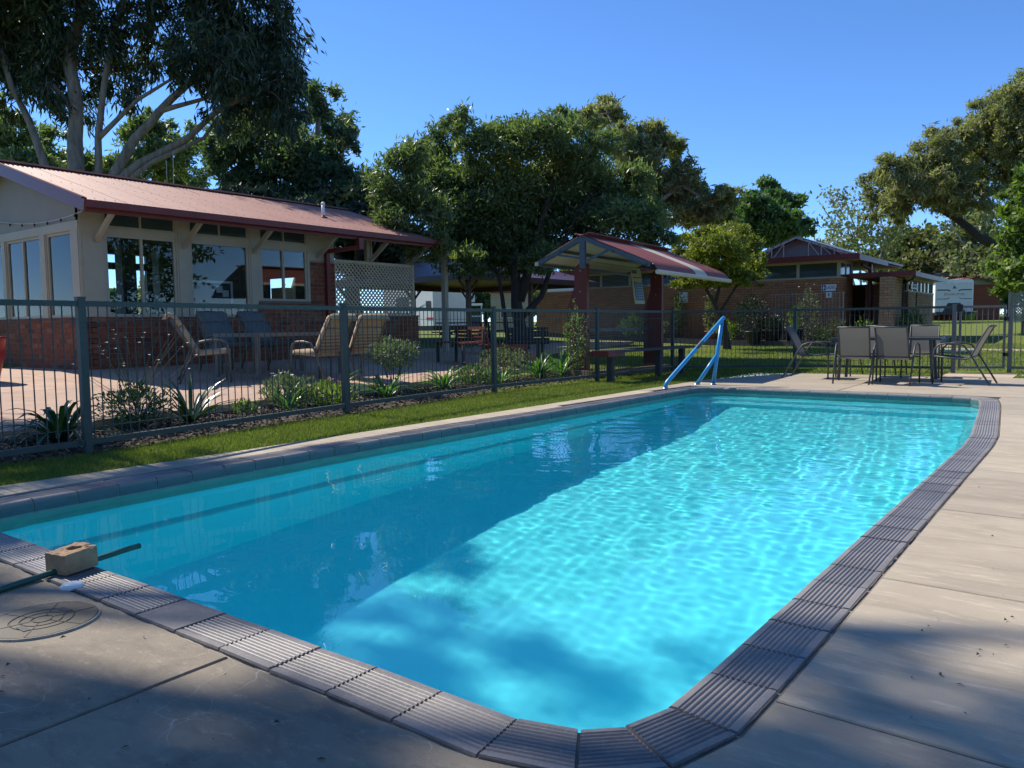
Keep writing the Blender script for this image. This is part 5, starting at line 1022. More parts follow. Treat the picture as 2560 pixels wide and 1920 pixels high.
# ------------------------------------------------------------------ pavilion behind the dark tree
def build_pavilion():
    p = thing('pavilion', (-17.4, 20.7, 0.36), 'open barbecue pavilion with a dark red hipped iron roof behind the dark tree', 'pavilion')
    x0, x1, y0, y1, ze = -20.4, -14.4, 17.2, 24.2, 2.46; r0, r1, zr = 19.6, 21.9, 3.5; cx = (x0 + x1) / 2
    def slope(a, b, c_, d):
        n = 60; v = []
        for k in range(n + 1):
            t = k / n; h = 0.012 * math.sin(2 * math.pi * k / 2.0 * 1.0 + (k % 2)); v += [Vector(lerp(a, b, t)) + zz * h, Vector(lerp(d, c_, t)) + zz * h]
        return MB().add(v, [(2 * k, 2 * k + 2, 2 * k + 3, 2 * k + 1) for k in range(n)])
    A, B, C_, D = (x0, y0, ze), (x1, y0, ze), (x1, y1, ze), (x0, y1, ze); E_, F_ = (cx, r0, zr), (cx, r1, zr)
    for q in ((A, B, E_, E_), (B, C_, F_, E_), (C_, D, F_, F_), (D, A, E_, F_)): slope(*q).build('roof_sheet', MT['purpleroof'], p)
    MB().box(x0, x1, y0 - 0.03, y0, ze - 0.17, ze).box(x0, x1, y1, y1 + 0.03, ze - 0.17, ze).box(x1, x1 + 0.03, y0, y1, ze - 0.17, ze).box(x0 - 0.03, x0, y0, y1, ze - 0.17, ze).build('fascia', MT['purpleroof'], p)
    for x in (x0 + 0.4, x1 - 0.4):
        for y in (y0 + 0.4, (y0 + y1) / 2, y1 - 0.4):
            MB().box(x - 0.06, x + 0.06, y - 0.06, y + 0.06, 0.36, ze - 0.02).build('post', MT['timber'], p)
            for s in (-1, 1): MB().beam((x, y + s * 0.05, ze - 0.5), (x, y + s * 0.5, ze - 0.06), 0.05, 0.06).build('brace', MT['timber'], p)
build_pavilion()
def picnic_table(loc, rz, label, mat='darktimber'):
    t = thing('picnic_table', loc, label, 'table', rz=rz)
    for k in range(5): MB().box(-0.9, 0.9, -0.36 + k * 0.15, -0.23 + k * 0.15, 0.70, 0.74).build('tabletop_slat', MT[mat], t, local=True)
    for s in (-1, 1):
        for k in range(2): MB().box(-0.9, 0.9, s * 0.72 - 0.13 + k * 0.14, s * 0.72 - 0.01 + k * 0.14, 0.42, 0.455).build('seat_slat', MT[mat], t, local=True)
        MB().beam((s * 0.65, -0.62, 0), (s * 0.65, -0.2, 0.70), 0.07, 0.08).beam((s * 0.65, 0.62, 0), (s * 0.65, 0.2, 0.70), 0.07, 0.08).beam((s * 0.65, -0.8, 0.38), (s * 0.65, 0.8, 0.38), 0.06, 0.07).build('leg', MT[mat], t, local=True)
    return t
picnic_table((-16.0, 18.9, 0.36), 0.5, 'dark timber picnic table with plank seats at the near corner of the pavilion')
picnic_table((-17.2, 22.2, 0.36), 0.4, 'dark timber picnic table deep in the shade of the pavilion')
def slat_bench(loc, rz, label, mat, nback, w, back_top):
    b = thing('bench', loc, label, 'bench', rz=rz)
    for k in range(nback): MB().box(-w / 2, w / 2, -0.26 - 0.02 * k, -0.235 - 0.02 * k, back_top - 0.075 * k - 0.06, back_top - 0.075 * k).build('back_slat', MT[mat], b, local=True)
    for k in range(3): MB().box(-w / 2, w / 2, -0.2 + k * 0.14, -0.08 + k * 0.14, 0.40, 0.43).build('seat_slat', MT[mat], b, local=True)
    for s in (-1, 1): MB().beam((s * (w / 2 - 0.12), 0.18, 0), (s * (w / 2 - 0.12), 0.16, 0.40), 0.06, 0.06).beam((s * (w / 2 - 0.12), -0.22, 0), (s * (w / 2 - 0.12), -0.27, back_top), 0.05, 0.06).build('leg', MT['darktimber'], b, local=True)
slat_bench((-10.3, 11.9, 0.25), R(155), 'red slatted timber bench with its back to the pool on the patio', 'redtimber', 5, 1.5, 0.72)
slat_bench((-9.75, 13.4, 0.22), R(200), 'dark slatted bench in the deep shade beside the tree trunk', 'darktimber', 5, 0.9, 0.72)
def planter():
    b = thing('timber_planter', (-9.6, 12.55, 0.2), 'small red stained timber box on the shaded patio beside the dark tree', 'planter')
    for k in range(3): MB().box(-9.95, -9.25, 12.3, 12.33, 0.2 + k * 0.14, 0.33 + k * 0.14).box(-9.95, -9.25, 12.8, 12.83, 0.2 + k * 0.14, 0.33 + k * 0.14).build('side_board', MT['redtimber'], b)
    MB().box(-9.95, -9.92, 12.33, 12.8, 0.2, 0.61).box(-9.28, -9.25, 12.33, 12.8, 0.2, 0.61).build('end_board', MT['redtimber'], b); MB().box(-9.92, -9.28, 12.33, 12.8, 0.2, 0.54).build('soil', MT['soil'], b)
planter()
# ------------------------------------------------------------------ poolside things
def build_handrail():
    h = thing('handrail', (-5.1, 11.5, 0), 'sky blue painted steel handrail at the far corner of the pool', 'handrail')
    ap = Vector((-4.86, 12.0, 1.035)); r_ = 0.031
    f1 = Vector((-5.29, 10.88, 0)); f2 = Vector((-5.21, 11.84, 0)); f3 = Vector((-4.98, 11.95, 0))
    k = Vector((-5.285, 10.885, 0.085)); k2 = k + (ap - k) * 0.06
    def rail(name, pts, mat='bluerail'): return MB().tube(pts, r_, 14).build(name, MT[mat], h, True)
    d = (ap - k).normalized(); end = ap + d * 0.045
    rail('rail', [f1, f1.lerp(k, 0.8), k * 0.72 + k2 * 0.28 + Vector((0, 0, -0.006)), k2, ap, end])
    MB().lathe([(0.0, 0.028), (0.018, 0.024), (0.028, 0.012), (r_, 0.0)], (0, 0, 0), 14).xform(Matrix.Translation(end) @ d.to_track_quat('Z', 'Y').to_matrix().to_4x4()).build('end_cap', MT['bluerail'], h, True)
    rail('post', [f3, ap - zz * 0.02]); j = f3.lerp(ap, 0.47); rail('brace', [f2, j])
    q0 = k.lerp(ap, 0.53); q1 = k.lerp(ap, 0.64); MB().tube([q0, q0.lerp(q1, .5), q1], [r_ + 0.0012, r_ + 0.002, r_ + 0.0012], 14, cap=False).build('scuffed_patch', MT['railscuff'], h, True)
    for f in (f1, f2, f3): MB().lathe([(0.052, 0.0), (0.05, 0.008), (0.036, 0.016), (0.034, 0.03)], f, 14).build('flange', MT['chrome'], h, True)
build_handrail()
def build_skimmer():
    s = thing('skimmer_lid', (-2.90, 1.135, 0.004), 'round beige plastic skimmer lid set in the cracked concrete by the pool', 'lid')
    R0 = 0.172
    MB().lathe([(R0 + 0.008, -0.004), (R0 + 0.007, 0.0035), (R0 + 0.002, 0.004), (R0 + 0.001, -0.004)], (0, 0, 0), 48).build('rim', MT['grout'], s, True, True)
    prof = [(0.0, 0.004), (0.028, 0.004), (0.030, 0.001), (0.034, 0.001), (0.036, 0.004), (0.062, 0.004), (0.064, 0.001), (0.068, 0.001), (0.070, 0.004), (0.094, 0.004), (0.096, 0.001), (0.100, 0.001), (0.102, 0.004), (R0 - 0.004, 0.004), (R0, 0.001), (R0, -0.01)]
    MB().lathe(prof, (0, 0, 0), 48).build('cover', MT['lid'], s, False, True)
    for k in range(6):
        a = k * math.pi / 3 + 0.35; u = Vector((math.cos(a), math.sin(a), 0)); MB().beam(u * 0.038 + zz * 0.0044, u * 0.165 + zz * 0.0044, 0.0035, 0.0016).build('groove', MT['black'], s, local=True)
    for x, y in ((0.045, -0.078), (-0.03, 0.085)): MB().box(x - 0.03, x + 0.03, y - 0.011, y + 0.011, 0.0035, 0.0062).build('finger_slot', MT['black'], s, local=True)
    c = thing('anchor_cap', (-3.2, 1.365, 0), 'small white half round plastic cap set in the concrete below the loose brick', 'cap')
    MB().lathe([(0.042, -0.004), (0.041, 0.006), (0.034, 0.013), (0.02, 0.017), (0.0, 0.018)], (0, 0, 0), 20).build('dome', MT['signwhite'], c, True, True)
build_skimmer()
def build_loose_brick():
    b = thing('loose_brick', (-3.42, 1.465, 0.006), 'worn tan brick with a round core hole weighing down the green hose', 'brick', rz=R(14))
    bm = bmesh.new(); L, W, H = 0.15, 0.118, 0.086
    # box with a round hole through the top, roughened
    n = 16; top = []; rim = []
    hole = [(0.032 * math.cos(2 * math.pi * k / n) + 0.0, 0.030 * math.sin(2 * math.pi * k / n) + 0.012) for k in range(n)]
    outer = []
    for k in range(n):
        a = 2 * math.pi * k / n; x, y = math.cos(a), math.sin(a); s = min((W / 2) / max(abs(x), 1e-6), (L / 2) / max(abs(y), 1e-6)); outer.append((x * s, y * s))
    ci = [min(range(n), key=lambda k: (outer[k][0] - cx) ** 2 + (outer[k][1] - cy) ** 2) for cx, cy in ((W / 2, L / 2), (-W / 2, L / 2), (-W / 2, -L / 2), (W / 2, -L / 2))]
    for c_, (cx, cy) in zip(ci, ((W / 2, L / 2), (-W / 2, L / 2), (-W / 2, -L / 2), (W / 2, -L / 2))): outer[c_] = (cx, cy)
    V = lambda p, z: bm.verts.new((p[0], p[1], z))
    ht = [V(p, H) for p in hole]; hb = [V(p, 0.03) for p in hole]; ot = [V(p, H) for p in outer]; ob = [V(p, 0.0) for p in outer]
    for k in range(n):
        j = (k + 1) % n; bm.faces.new((ht[k], ot[k], ot[j], ht[j])); bm.faces.new((ot[k], ob[k], ob[j], ot[j])); bm.faces.new((hb[k], ht[k], ht[j], hb[j]))
    bm.faces.new(hb); bm.faces.new(ob[::-1])
    bmesh.ops.subdivide_edges(bm, edges=bm.edges[:], cuts=3, use_grid_fill=True)
    rg = random.Random(5)
    from mathutils import noise as mn
    for v in bm.verts:
        t = mn.noise(v.co * 45) * 0.0035 + mn.noise(v.co * 130) * 0.0015; v.co += v.co.normalized() * t
        if v.co.z > H - 0.02 and v.co.x > 0.02 and v.co.y > 0.04: v.co.z -= 0.011 * max(0, mn.noise(v.co * 20) + 0.5)
        if v.co.z > H - 0.01: v.co.z += 0.010 * (v.co.y / L) ** 1 + 0.004 * mn.noise(v.co * 60)
    me = bpy.data.meshes.new('brick_body'); bm.to_mesh(me); me.materials.append(MT['loosebrick']); link_mesh('brick_body', me, b)
    h = thing('garden_hose', (-3.35, 1.2, 0.013), 'green garden hose running under the loose brick and over the pool edge', 'hose')
    MB().tube([(-3.02, -0.9, 0.013), (-3.10, 0.1, 0.013), (-3.2, 0.7, 0.013), (-3.35, 1.15, 0.013), (-3.40, 1.36, 0.015), (-3.43, 1.50, 0.015), (-3.44, 1.62, 0.02), (-3.445, 1.70, 0.026), (-3.45, 1.77, 0.028)], 0.0125, 10).build('hose_line', MT['hose'], h, True)
build_loose_brick()
def litter():
    rg = random.Random(8); mb = MB()
    for k in range(150):
        x, y = rg.choice([(rg.uniform(-0.6, 1.6), rg.uniform(0.5, 6)), (rg.uniform(-3.5, -0.7), rg.uniform(0.4, 1.3)), (rg.uniform(-0.5, 1.2), rg.uniform(1.5, 4))])
        if y > 1.3 and x < -0.62: continue
        a = rg.uniform(0, 6.28); l = rg.uniform(0.003, 0.012); w = l * rg.uniform(0.15, 0.4); c, s = math.cos(a), math.sin(a)
        mb.add([(x - c * l, y - s * l, 0.003), (x + s * w, y - c * w, 0.006 + rg.uniform(0, .006)), (x + c * l, y + s * l, 0.004), (x - s * w, y + c * w, 0.005)], [(0, 1, 2, 3)])
    o = mb.build('leaf_litter', MT['leaf_brown']); tag(o, 'scattered dry leaf bits and twigs on the concrete pool deck', 'leaf litter', kind='stuff')
litter()
# ------------------------------------------------------------------ grey outdoor setting at the far end
def sling_chair():
    c = thing('patio_chair', (0, 0, 0), '-', 'chair', 'grey chairs around the outdoor table')
    r_ = 0.0135
    for s in (-1, 1):
        x = s * 0.285; xs_ = s * 0.225
        side = [(x, 0.27, 0.0), (x, 0.27, 0.40), (x, 0.25, 0.54), (x, 0.19, 0.605), (x, 0.08, 0.625), (x, -0.06, 0.62), (x, -0.15, 0.585), (x, -0.22, 0.49), (x, -0.50, 0.0)]
        MB().tube(side, r_, 8).build('arm_leg', MT['greyframe'], c, True, True)
        MB().tube([(xs_, 0.27, 0.425), (xs_, 0.0, 0.395), (xs_, -0.17, 0.385), (xs_, -0.225, 0.415), (xs_, -0.34, 0.66), (xs_, -0.445, 0.865), (xs_, -0.475, 0.885)], 0.0125, 8).build('side_rail', MT['greyframe'], c, True, True)
    MB().tube([(-0.232, -0.475, 0.885), (0.232, -0.475, 0.885)], 0.014, 8).build('top_rail', MT['greyframe'], c, True, True)
    MB().tube([(-0.285, 0.26, 0.41), (0.285, 0.26, 0.41)], 0.011, 6).tube([(-0.285, -0.245, 0.42), (0.285, -0.245, 0.42)], 0.011, 6).build('cross_bar', MT['greyframe'], c, True, True)
    pr = [(0.275, 0.428), (0.0, 0.392), (-0.165, 0.384), (-0.215, 0.40), (-0.25, 0.47), (-0.34, 0.665), (-0.44, 0.868), (-0.47, 0.888)]
    v = [(x, y, z) for y, z in pr for x in (-0.222, 0.0, 0.222)]
    v = [(x, y, z - (0.012 if x == 0 else 0)) for x, y, z in v]
    MB().add(v, [(3 * i + k, 3 * i + 1 + k, 3 * i + 4 + k, 3 * i + 3 + k) for i in range(len(pr) - 1) for k in (0, 1)]).build('sling', MT['sling'], c, True, True)
    return c
CH = sling_chair()
for i, (x, y, a, lb) in enumerate([(-3.21, 13.52, 8, 'grey sling chair with its back to the pool, nearer the handrail'), (-2.60, 13.46, 0, 'grey sling chair with its back to the pool, nearer the gate'),
        (-4.02, 14.16, -88, 'grey sling chair at the end of the outdoor table nearest the shelter'), (-1.82, 13.86, 86, 'grey sling chair at the end of the outdoor table nearest the gate'),
        (-3.30, 15.02, 178, 'grey sling chair facing the pool across the table, nearer the shelter'), (-2.52, 15.12, 184, 'grey sling chair facing the pool across the table, nearer the gate')]):
    c = CH if i == 0 else copy_thing(CH); c.location = (x, y, 0.002); c.rotation_euler = (0, 0, R(a)); c['label'] = lb
def outdoor_table():
    t = thing('outdoor_table', (-2.9, 14.3, 0.002), 'dark grey rectangular outdoor table on the far pool deck', 'table', rz=R(5))
    MB().box(-0.80, 0.80, -0.47, 0.47, 0.685, 0.70).build('tabletop', MT['tabletop'], t, local=True)
    MB().box(-0.82, 0.82, -0.49, -0.47, 0.665, 0.705).box(-0.82, 0.82, 0.47, 0.49, 0.665, 0.705).box(-0.82, -0.80, -0.47, 0.47, 0.665, 0.705).box(0.80, 0.82, -0.47, 0.47, 0.665, 0.705).build('table_frame', MT['greyframe'], t, local=True)
    for sx in (-1, 1):
        for sy in (-1, 1): MB().beam((sx * 0.70, sy * 0.38, 0), (sx * 0.66, sy * 0.36, 0.665), 0.045, 0.045).build('leg', MT['greyframe'], t, local=True)
outdoor_table()
# ------------------------------------------------------------------ padded setting on the patio
def padded_chair(mat, striped):
    c = thing('padded_chair', (0, 0, 0), '-', 'chair', 'padded chairs around the patio table')
    for s in (-1, 1):
        x = s * 0.29
        MB().tube([(x, 0.26, 0), (x, 0.25, 0.42), (x, 0.22, 0.56), (x, 0.14, 0.60), (x, 0.0, 0.605), (x, -0.14, 0.58), (x, -0.22, 0.48), (x, -0.42, 0.0)], 0.017, 8).build('arm_leg', MT['patioframe'], c, True, True)
        MB().tube([(s * 0.25, -0.20, 0.40), (s * 0.25, -0.50, 0.93)], 0.014, 6).build('back_rail', MT['patioframe'], c, True, True)
    def pad(name, pts, w, th, m):
        mb = MB(); n = len(pts)
        v = []
        for (y, z), (ny, nz) in pts:
            for x, k in ((-w, 0.25), (-w * 0.92, 1.0), (0, 1.12), (w * 0.92, 1.0), (w, 0.25)): v.append((x, y + ny * th * k, z + nz * th * k))
            for x in (w, w * 0.92, 0, -w * 0.92, -w): v.append((x, y - ny * th * (0.25 if abs(x) == w else 0.4), z - nz * th * (0.25 if abs(x) == w else 0.4)))
        fs = [(10 * i + k, 10 * i + (k + 1) % 10, 10 * (i + 1) + (k + 1) % 10, 10 * (i + 1) + k) for i in range(n - 1) for k in range(10)] + [tuple(range(9, -1, -1)), tuple(10 * (n - 1) + k for k in range(10))]
        return mb.add(v, fs).build(name, MT[m], c, True, True)
    up_ = (0, 1); bk = (0.87, 0.49)
    pad('seat_cushion', [((0.27, 0.42), up_), ((0.22, 0.43), up_), ((0.0, 0.415), up_), ((-0.2, 0.40), up_)], 0.255, 0.055, mat)
    pad('back_cushion', [((-0.17, 0.43), bk), ((-0.22, 0.50), bk), ((-0.34, 0.72), bk), ((-0.385, 0.79), bk)], 0.25, 0.06, mat)
    pad('head_cushion', [((-0.385, 0.80), bk), ((-0.41, 0.85), bk), ((-0.46, 0.93), (0.6, 0.75)), ((-0.52, 0.955), (-0.2, 0.9)), ((-0.55, 0.90), (-0.9, 0.1))], 0.255, 0.05, mat)
    if striped:
        for k in range(7):
            y, z = -0.215 - 0.045 * k * 0.55, 0.47 + 0.05 * k; MB().box(-0.24, 0.24, y - 0.034, y - 0.028, z, z + 0.022).build('stripe', MT['stripe'], c, local=True)
    return c
PC = padded_chair('cushion', True); PD = padded_chair('cushion_blue', False)
pzf = lambda x: 0.14 + 0.23 * min(1, (-8.3 - x) / 4.7)
for i, (p, x, y, a, lb) in enumerate([(PC, -9.35, 7.62, 97, 'tan padded chair with its striped back to the pool fence, nearer the fence post'), (PC, -9.45, 8.45, 84, 'tan padded chair behind the fence post beside another tan chair'),
        (PC, -10.28, 6.42, -28, 'tan padded chair with a striped back at the head of the patio table'), (PD, -11.35, 7.45, -92, 'grey padded chair against the brick wall facing the pool, beside the tan chair'), (PD, -11.35, 8.25, -85, 'grey padded chair against the brick wall under the window post')]):
    c = p if i in (0, 3) else copy_thing(p); c.location = (x, y, pzf(x)); c.rotation_euler = (0, 0, R(a)); c['label'] = lb
def patio_table():
    t = thing('patio_table', (-10.4, 7.75, pzf(-10.4)), 'brown framed patio table between the padded chairs', 'table', rz=R(4))
    MB().box(-0.48, 0.48, -0.85, 0.85, 0.665, 0.68).build('tabletop', MT['tabletop'], t, local=True)
    MB().box(-0.5, -0.48, -0.87, 0.87, 0.63, 0.685).box(0.48, 0.5, -0.87, 0.87, 0.63, 0.685).box(-0.48, 0.48, -0.87, -0.85, 0.63, 0.685).box(-0.48, 0.48, 0.85, 0.87, 0.63, 0.685).build('table_frame', MT['patioframe'], t, local=True)
    for sx in (-1, 1):
        for sy in (-1, 1): MB().box(sx * 0.46 - 0.03, sx * 0.46 + 0.03, sy * 0.83 - 0.03, sy * 0.83 + 0.03, 0, 0.63).build('leg', MT['patioframe'], t, local=True)
patio_table()
def red_seat():
    t = thing('red_planter', (-12.05, 4.25, 0.3), 'tall red tapered plastic planter on the patio at the edge of the picture', 'planter')
    MB().lathe([(0.0, 0.02), (0.10, 0.0), (0.13, 0.15), (0.19, 0.42), (0.21, 0.60), (0.225, 0.60), (0.225, 0.63), (0.20, 0.63), (0.19, 0.55), (0.0, 0.52)], (0, 0, 0), 24).build('pot', MT['redplastic'], t, True, True)
red_seat()

# ------------------------------------------------------------------ plants
def strappy(loc, n, L, w, mat, label, arch=1.0, group=None, flowers=0):
    p = thing('strap_leaf_plant', loc, label, 'plant', group); co = []; q = []; b = 0; lf = 0
    rg = random.Random(int(abs(loc[0] * 1000 + loc[1] * 77)))
    for k in range(n):
        a = rg.uniform(0, 6.283); l = L * rg.uniform(0.65, 1.15); el = rg.uniform(0.55, 1.35); ww = w * rg.uniform(0.7, 1.2); seg = 5
        u = Vector((math.cos(a), math.sin(a), 0)); s = Vector((-u.y, u.x, 0)); pos = u * rg.uniform(0.0, 0.05); ang = el
        mb = MB(); vs_ = []
        for j in range(seg + 1):
            t = j / seg; wd = ww * (0.55 + 1.2 * t) * (1 - t) ** 0.6 * 1.3 + 0.001
            nrm = Vector((-u.x * math.sin(ang), -u.y * math.sin(ang), math.cos(ang)))
            vs_ += [pos - s * wd - nrm * wd * 0.0, pos + nrm * (-wd * 0.35), pos + s * wd]
            pos = pos + (u * math.cos(ang) + zz * math.sin(ang)) * (l / seg); ang -= arch * rg.uniform(0.22, 0.42) * (0.6 + t)
        mb.add(vs_, [(3 * j + i, 3 * j + i + 1, 3 * j + i + 4, 3 * j + i + 3) for j in range(seg) for i in (0, 1)])
        mb.build('leaf', MT[mat], p, True, True)
    return p
def shrub(name, loc, r_, h, n, leaf, mat, label, cat='shrub', z0=0.0, flowers=None, nf=0, stem=True, group=None, dens=0.8, updir=0.6, fsize=0.03):
    p = thing(name, loc, label, cat, group); k = 0
    pts = RNG.normal(0, 1, (n, 3)); pts /= np.linalg.norm(pts, axis=1)[:, None]; rad = RNG.uniform(0.25, 1, n) ** 0.5
    lump = 1 + 0.18 * np.sin(3 * pts[:, 0] * 2 + 1.3) * np.cos(4 * pts[:, 1] + 0.7) + 0.1 * np.sin(9 * pts[:, 2] + pts[:, 0] * 5)
    P_ = pts * (rad * lump)[:, None] * np.array([r_, r_, (h - z0) / 2]) + np.array([0, 0, (h + z0) / 2])
    P_[:, 2] = np.maximum(P_[:, 2], 0.01)
    d = pts * 0.8 + np.array([0, 0, updir]); link_mesh('foliage', leaves_mesh('foliage', P_, d, leaf, leaf * 0.34, MT[mat], 0.5), p)
    if stem:
        mb = MB(); rg = random.Random(int(n + r_ * 1000))
        for j in range(7):
            a = rg.uniform(0, 6.28); e = Vector((math.cos(a) * r_ * 0.6, math.sin(a) * r_ * 0.6, z0 + (h - z0) * rg.uniform(0.5, 0.85))); mb.tube([(0, 0, -0.02), e * 0.45 + zz * 0.02, e], [0.012, 0.008, 0.003], 5)
        mb.build('stems', MT['stem'], p, local=True)
    if flowers:
        rg = random.Random(int(n * 3 + r_ * 100))
        for j in range(nf):
            a = rg.uniform(0, 6.28); t = rg.uniform(0.2, 1.0); c = Vector((math.cos(a) * r_ * t, math.sin(a) * r_ * t, h * rg.uniform(0.85, 1.12))); mb = MB()
            for m in range(5):
                b = m * 1.2566 + a; u = Vector((math.cos(b), math.sin(b), rg.uniform(-0.2, 0.6))) * fsize; s = Vector((-u.y, u.x, 0)) * 0.35; mb.add([c, c + u * 0.5 + s, c + u, c + u * 0.5 - s], [(0, 1, 2, 3)])
            mb.build('flower', MT[flowers], p, local=True)
    return p
def gaura(loc):
    p = shrub('gaura_bush', loc, 0.32, 0.46, 1500, 0.05, 'strapdark', 'airy dark bush with tall white flower stems behind the pool fence', 'shrub'); rg = random.Random(21)
    for k in range(26):
        a = rg.uniform(0, 6.28); t = rg.uniform(0.1, 0.62); top = Vector((math.cos(a) * t, math.sin(a) * t, rg.uniform(0.55, 0.98))); mid = Vector((math.cos(a) * t * 0.4, math.sin(a) * t * 0.4, top.z * 0.6))
        MB().tube([(0, 0, 0.2), mid, top], [0.003, 0.0025, 0.0015], 4).build('stem', MT['stem'], p, local=True)
        for f in range(rg.choice([0, 1, 1, 2])):
            c = top - (top - mid) * 0.12 * f + Vector((rg.uniform(-.02, .02), rg.uniform(-.02, .02), 0)); mb = MB()
            for m in range(4):
                b = m * 1.3 + a; u = Vector((math.cos(b), math.sin(b), 0.5)) * 0.017; s = Vector((-u.y, u.x, 0.003)) * 0.42; mb.add([c, c + u * 0.6 + s, c + u, c + u * 0.6 - s], [(0, 1, 2, 3)])
            mb.build('flower', MT['petalw'], p, local=True)
strappy((-7.12, 3.02, 0.03), 46, 0.62, 0.022, 'strapdark', 'dark arching strap leaf plant against the first fence post from the picture edge', 1.15)
gaura((-7.45, 3.85, 0.04))
strappy((-7.5, 4.45, 0.03), 30, 0.58, 0.02, 'strapdark', 'dark upright strap leaf plant beside the white flowered bush', 0.65)
shrub('geranium', (-7.75, 5.25, 0.03), 0.15, 0.17, 240, 0.055, 'leaf_light', 'small bright green geranium alone on the mulch', 'plant', updir=0.9, flowers='petalp', nf=2)
shrub('lavender_bush', (-7.95, 6.0, 0.03), 0.32, 0.42, 1400, 0.06, 'sage', 'wispy grey green bush left of the pink geranium', 'shrub', updir=1.4, flowers='petalw', nf=5)
strappy((-7.62, 5.75, 0.03), 22, 0.40, 0.016, 'strap', 'short strap leaf clump in front of the wispy grey bush', 0.8)
shrub('geranium', (-7.62, 6.35, 0.03), 0.34, 0.30, 800, 0.07, 'leaf_light', 'large leafy geranium with pink flowers at the second fence post', 'plant', updir=0.8, flowers='petalp', nf=9, fsize=0.026)
strappy((-7.75, 6.55, 0.03), 9, 0.62, 0.018, 'strap', 'tall arching lily leaves rising over the pink geranium', 1.0)
shrub('ball_bush', (-8.12, 7.95, 0.04), 0.36, 0.80, 2600, 0.055, 'sage', 'round clipped grey green bush on a bare stem', 'shrub', z0=0.34, updir=0.3)
strappy((-7.75, 7.45, 0.03), 48, 0.50, 0.02, 'strap', 'bright strap leaf clump in front of the round bush', 0.95)
strappy((-8.05, 8.95, 0.03), 42, 0.50, 0.02, 'strap', 'bright strap leaf clump midway between two fence posts', 0.95)
shrub('geranium', (-8.2, 9.85, 0.03), 0.34, 0.34, 700, 0.07, 'leaf_mid', 'leafy geranium with a pink flower left of the third fence post', 'plant', updir=0.8, flowers='petalp', nf=6, fsize=0.028)
shrub('sage_bush', (-8.3, 10.75, 0.04), 0.42, 0.62, 1800, 0.05, 'sage', 'twiggy sage green bush right of the third fence post', 'shrub', updir=0.7)
strappy((-7.9, 10.15, 0.03), 24, 0.46, 0.018, 'strap', 'lily clump at the foot of the sage green bush', 0.8)
strappy((-8.1, 11.55, 0.03), 60, 0.60, 0.02, 'strap', 'dense bright lily clump before the red shelter support', 0.9)
strappy((-8.1, 12.25, 0.03), 40, 0.66, 0.02, 'strap', 'tall lily clump touching the red shelter support', 0.8)
shrub('climbing_rose', (-7.45, 11.75, 0.03), 0.22, 1.32, 700, 0.055, 'leaf_light', 'straggling climber hanging over the pool fence by the red support', 'climber', updir=0.2, z0=0.15)
for i, (name, loc, r_, h, n, lf, m, lb, cat, kw) in enumerate([
    ('round_shrub', (-14.4, 26.8, 0.42), 0.55, 0.95, 1500, 0.09, 'leaf_mid', 'round dark green shrub seen through the shelter against the brick wall', 'shrub', {}),
    ('grey_shrub', (-13.4, 26.7, 0.4), 0.5, 0.85, 900, 0.09, 'sage', 'pale grey shrub beside the round shrub behind the shelter', 'shrub', dict(updir=1.2)),
    ('climber', (-12.6, 27.1, 0.4), 0.25, 1.9, 900, 0.08, 'leaf_mid', 'thin climber growing up the brick wall behind the shelter bench', 'climber', {}),
    ('flowering_climber', (-11.35, 26.9, 0.35), 0.22, 1.75, 700, 0.09, 'leaf_pale', 'pale flowering climber beside the dark shelter support', 'climber', dict(flowers='petalw', nf=16, fsize=0.07)),
    ('leafy_shrub', (-10.6, 26.5, 0.33), 0.5, 0.75, 900, 0.12, 'leaf_light', 'low light green leafy shrub behind the blue handrail', 'shrub', {}),
    ('dark_shrub', (-9.55, 26.1, 0.28), 0.55, 1.65, 2600, 0.09, 'leaf_dark', 'tall dark shrub under the leaning yellow green tree', 'shrub', {}),
    ('low_hedge_shrub', (-8.95, 26.2, 0.32), 0.5, 0.95, 1200, 0.08, 'leaf_dark', 'low dark shrub right of the tall dark shrub', 'shrub', {}),
    ('rose_bush', (-7.75, 26.3, 0.32), 0.38, 1.75, 520, 0.08, 'sage', 'tall sparse rose bush on the wire trellis', 'rose', dict(updir=0.8, flowers='petalw', nf=6, fsize=0.05)),
    ('low_plant', (-7.2, 26.0, 0.3), 0.3, 0.5, 320, 0.09, 'leaf_light', 'small light green plant behind the table chairs', 'plant', dict(flowers='petalp', nf=2, fsize=0.05)),
    ('low_plant', (-6.85, 26.2, 0.3), 0.28, 0.85, 300, 0.09, 'leaf_autumn', 'yellowing rose bush at the end of the flower bed', 'rose', {}),
    ('low_plant', (-6.2, 27.0, 0.3), 0.4, 0.8, 320, 0.1, 'leaf_light', 'bright leafy plant in front of the dark brick recess', 'plant', dict(updir=1.0)),
    ('fern_bush', (-5.0, 28.2, 0.25), 0.42, 1.1, 900, 0.12, 'leaf_mid', 'fresh green bush against the tan brick screen', 'shrub', dict(flowers='petalp', nf=2, fsize=0.07))]):
    shrub(name, loc, r_, h, n, lf, m, lb, cat, **kw)
def pot(loc, r_, h, mat, label, plant=None, cat='pot'):
    t = thing('plant_pot', loc, label, cat); MB().lathe([(0.0, 0.01), (r_ * 0.72, 0.0), (r_ * 0.97, h * 0.9), (r_ * 1.05, h * 0.9), (r_ * 1.05, h), (r_ * 0.93, h), (r_ * 0.9, h * 0.85), (0, h * 0.82)], (0, 0, 0), 20).build('pot', MT[mat], t, True, True)
    MB().lathe([(0, h * 0.83), (r_ * 0.92, h * 0.84)], (0, 0, 0), 12).build('soil', MT['soil'], t, local=True)
    return t
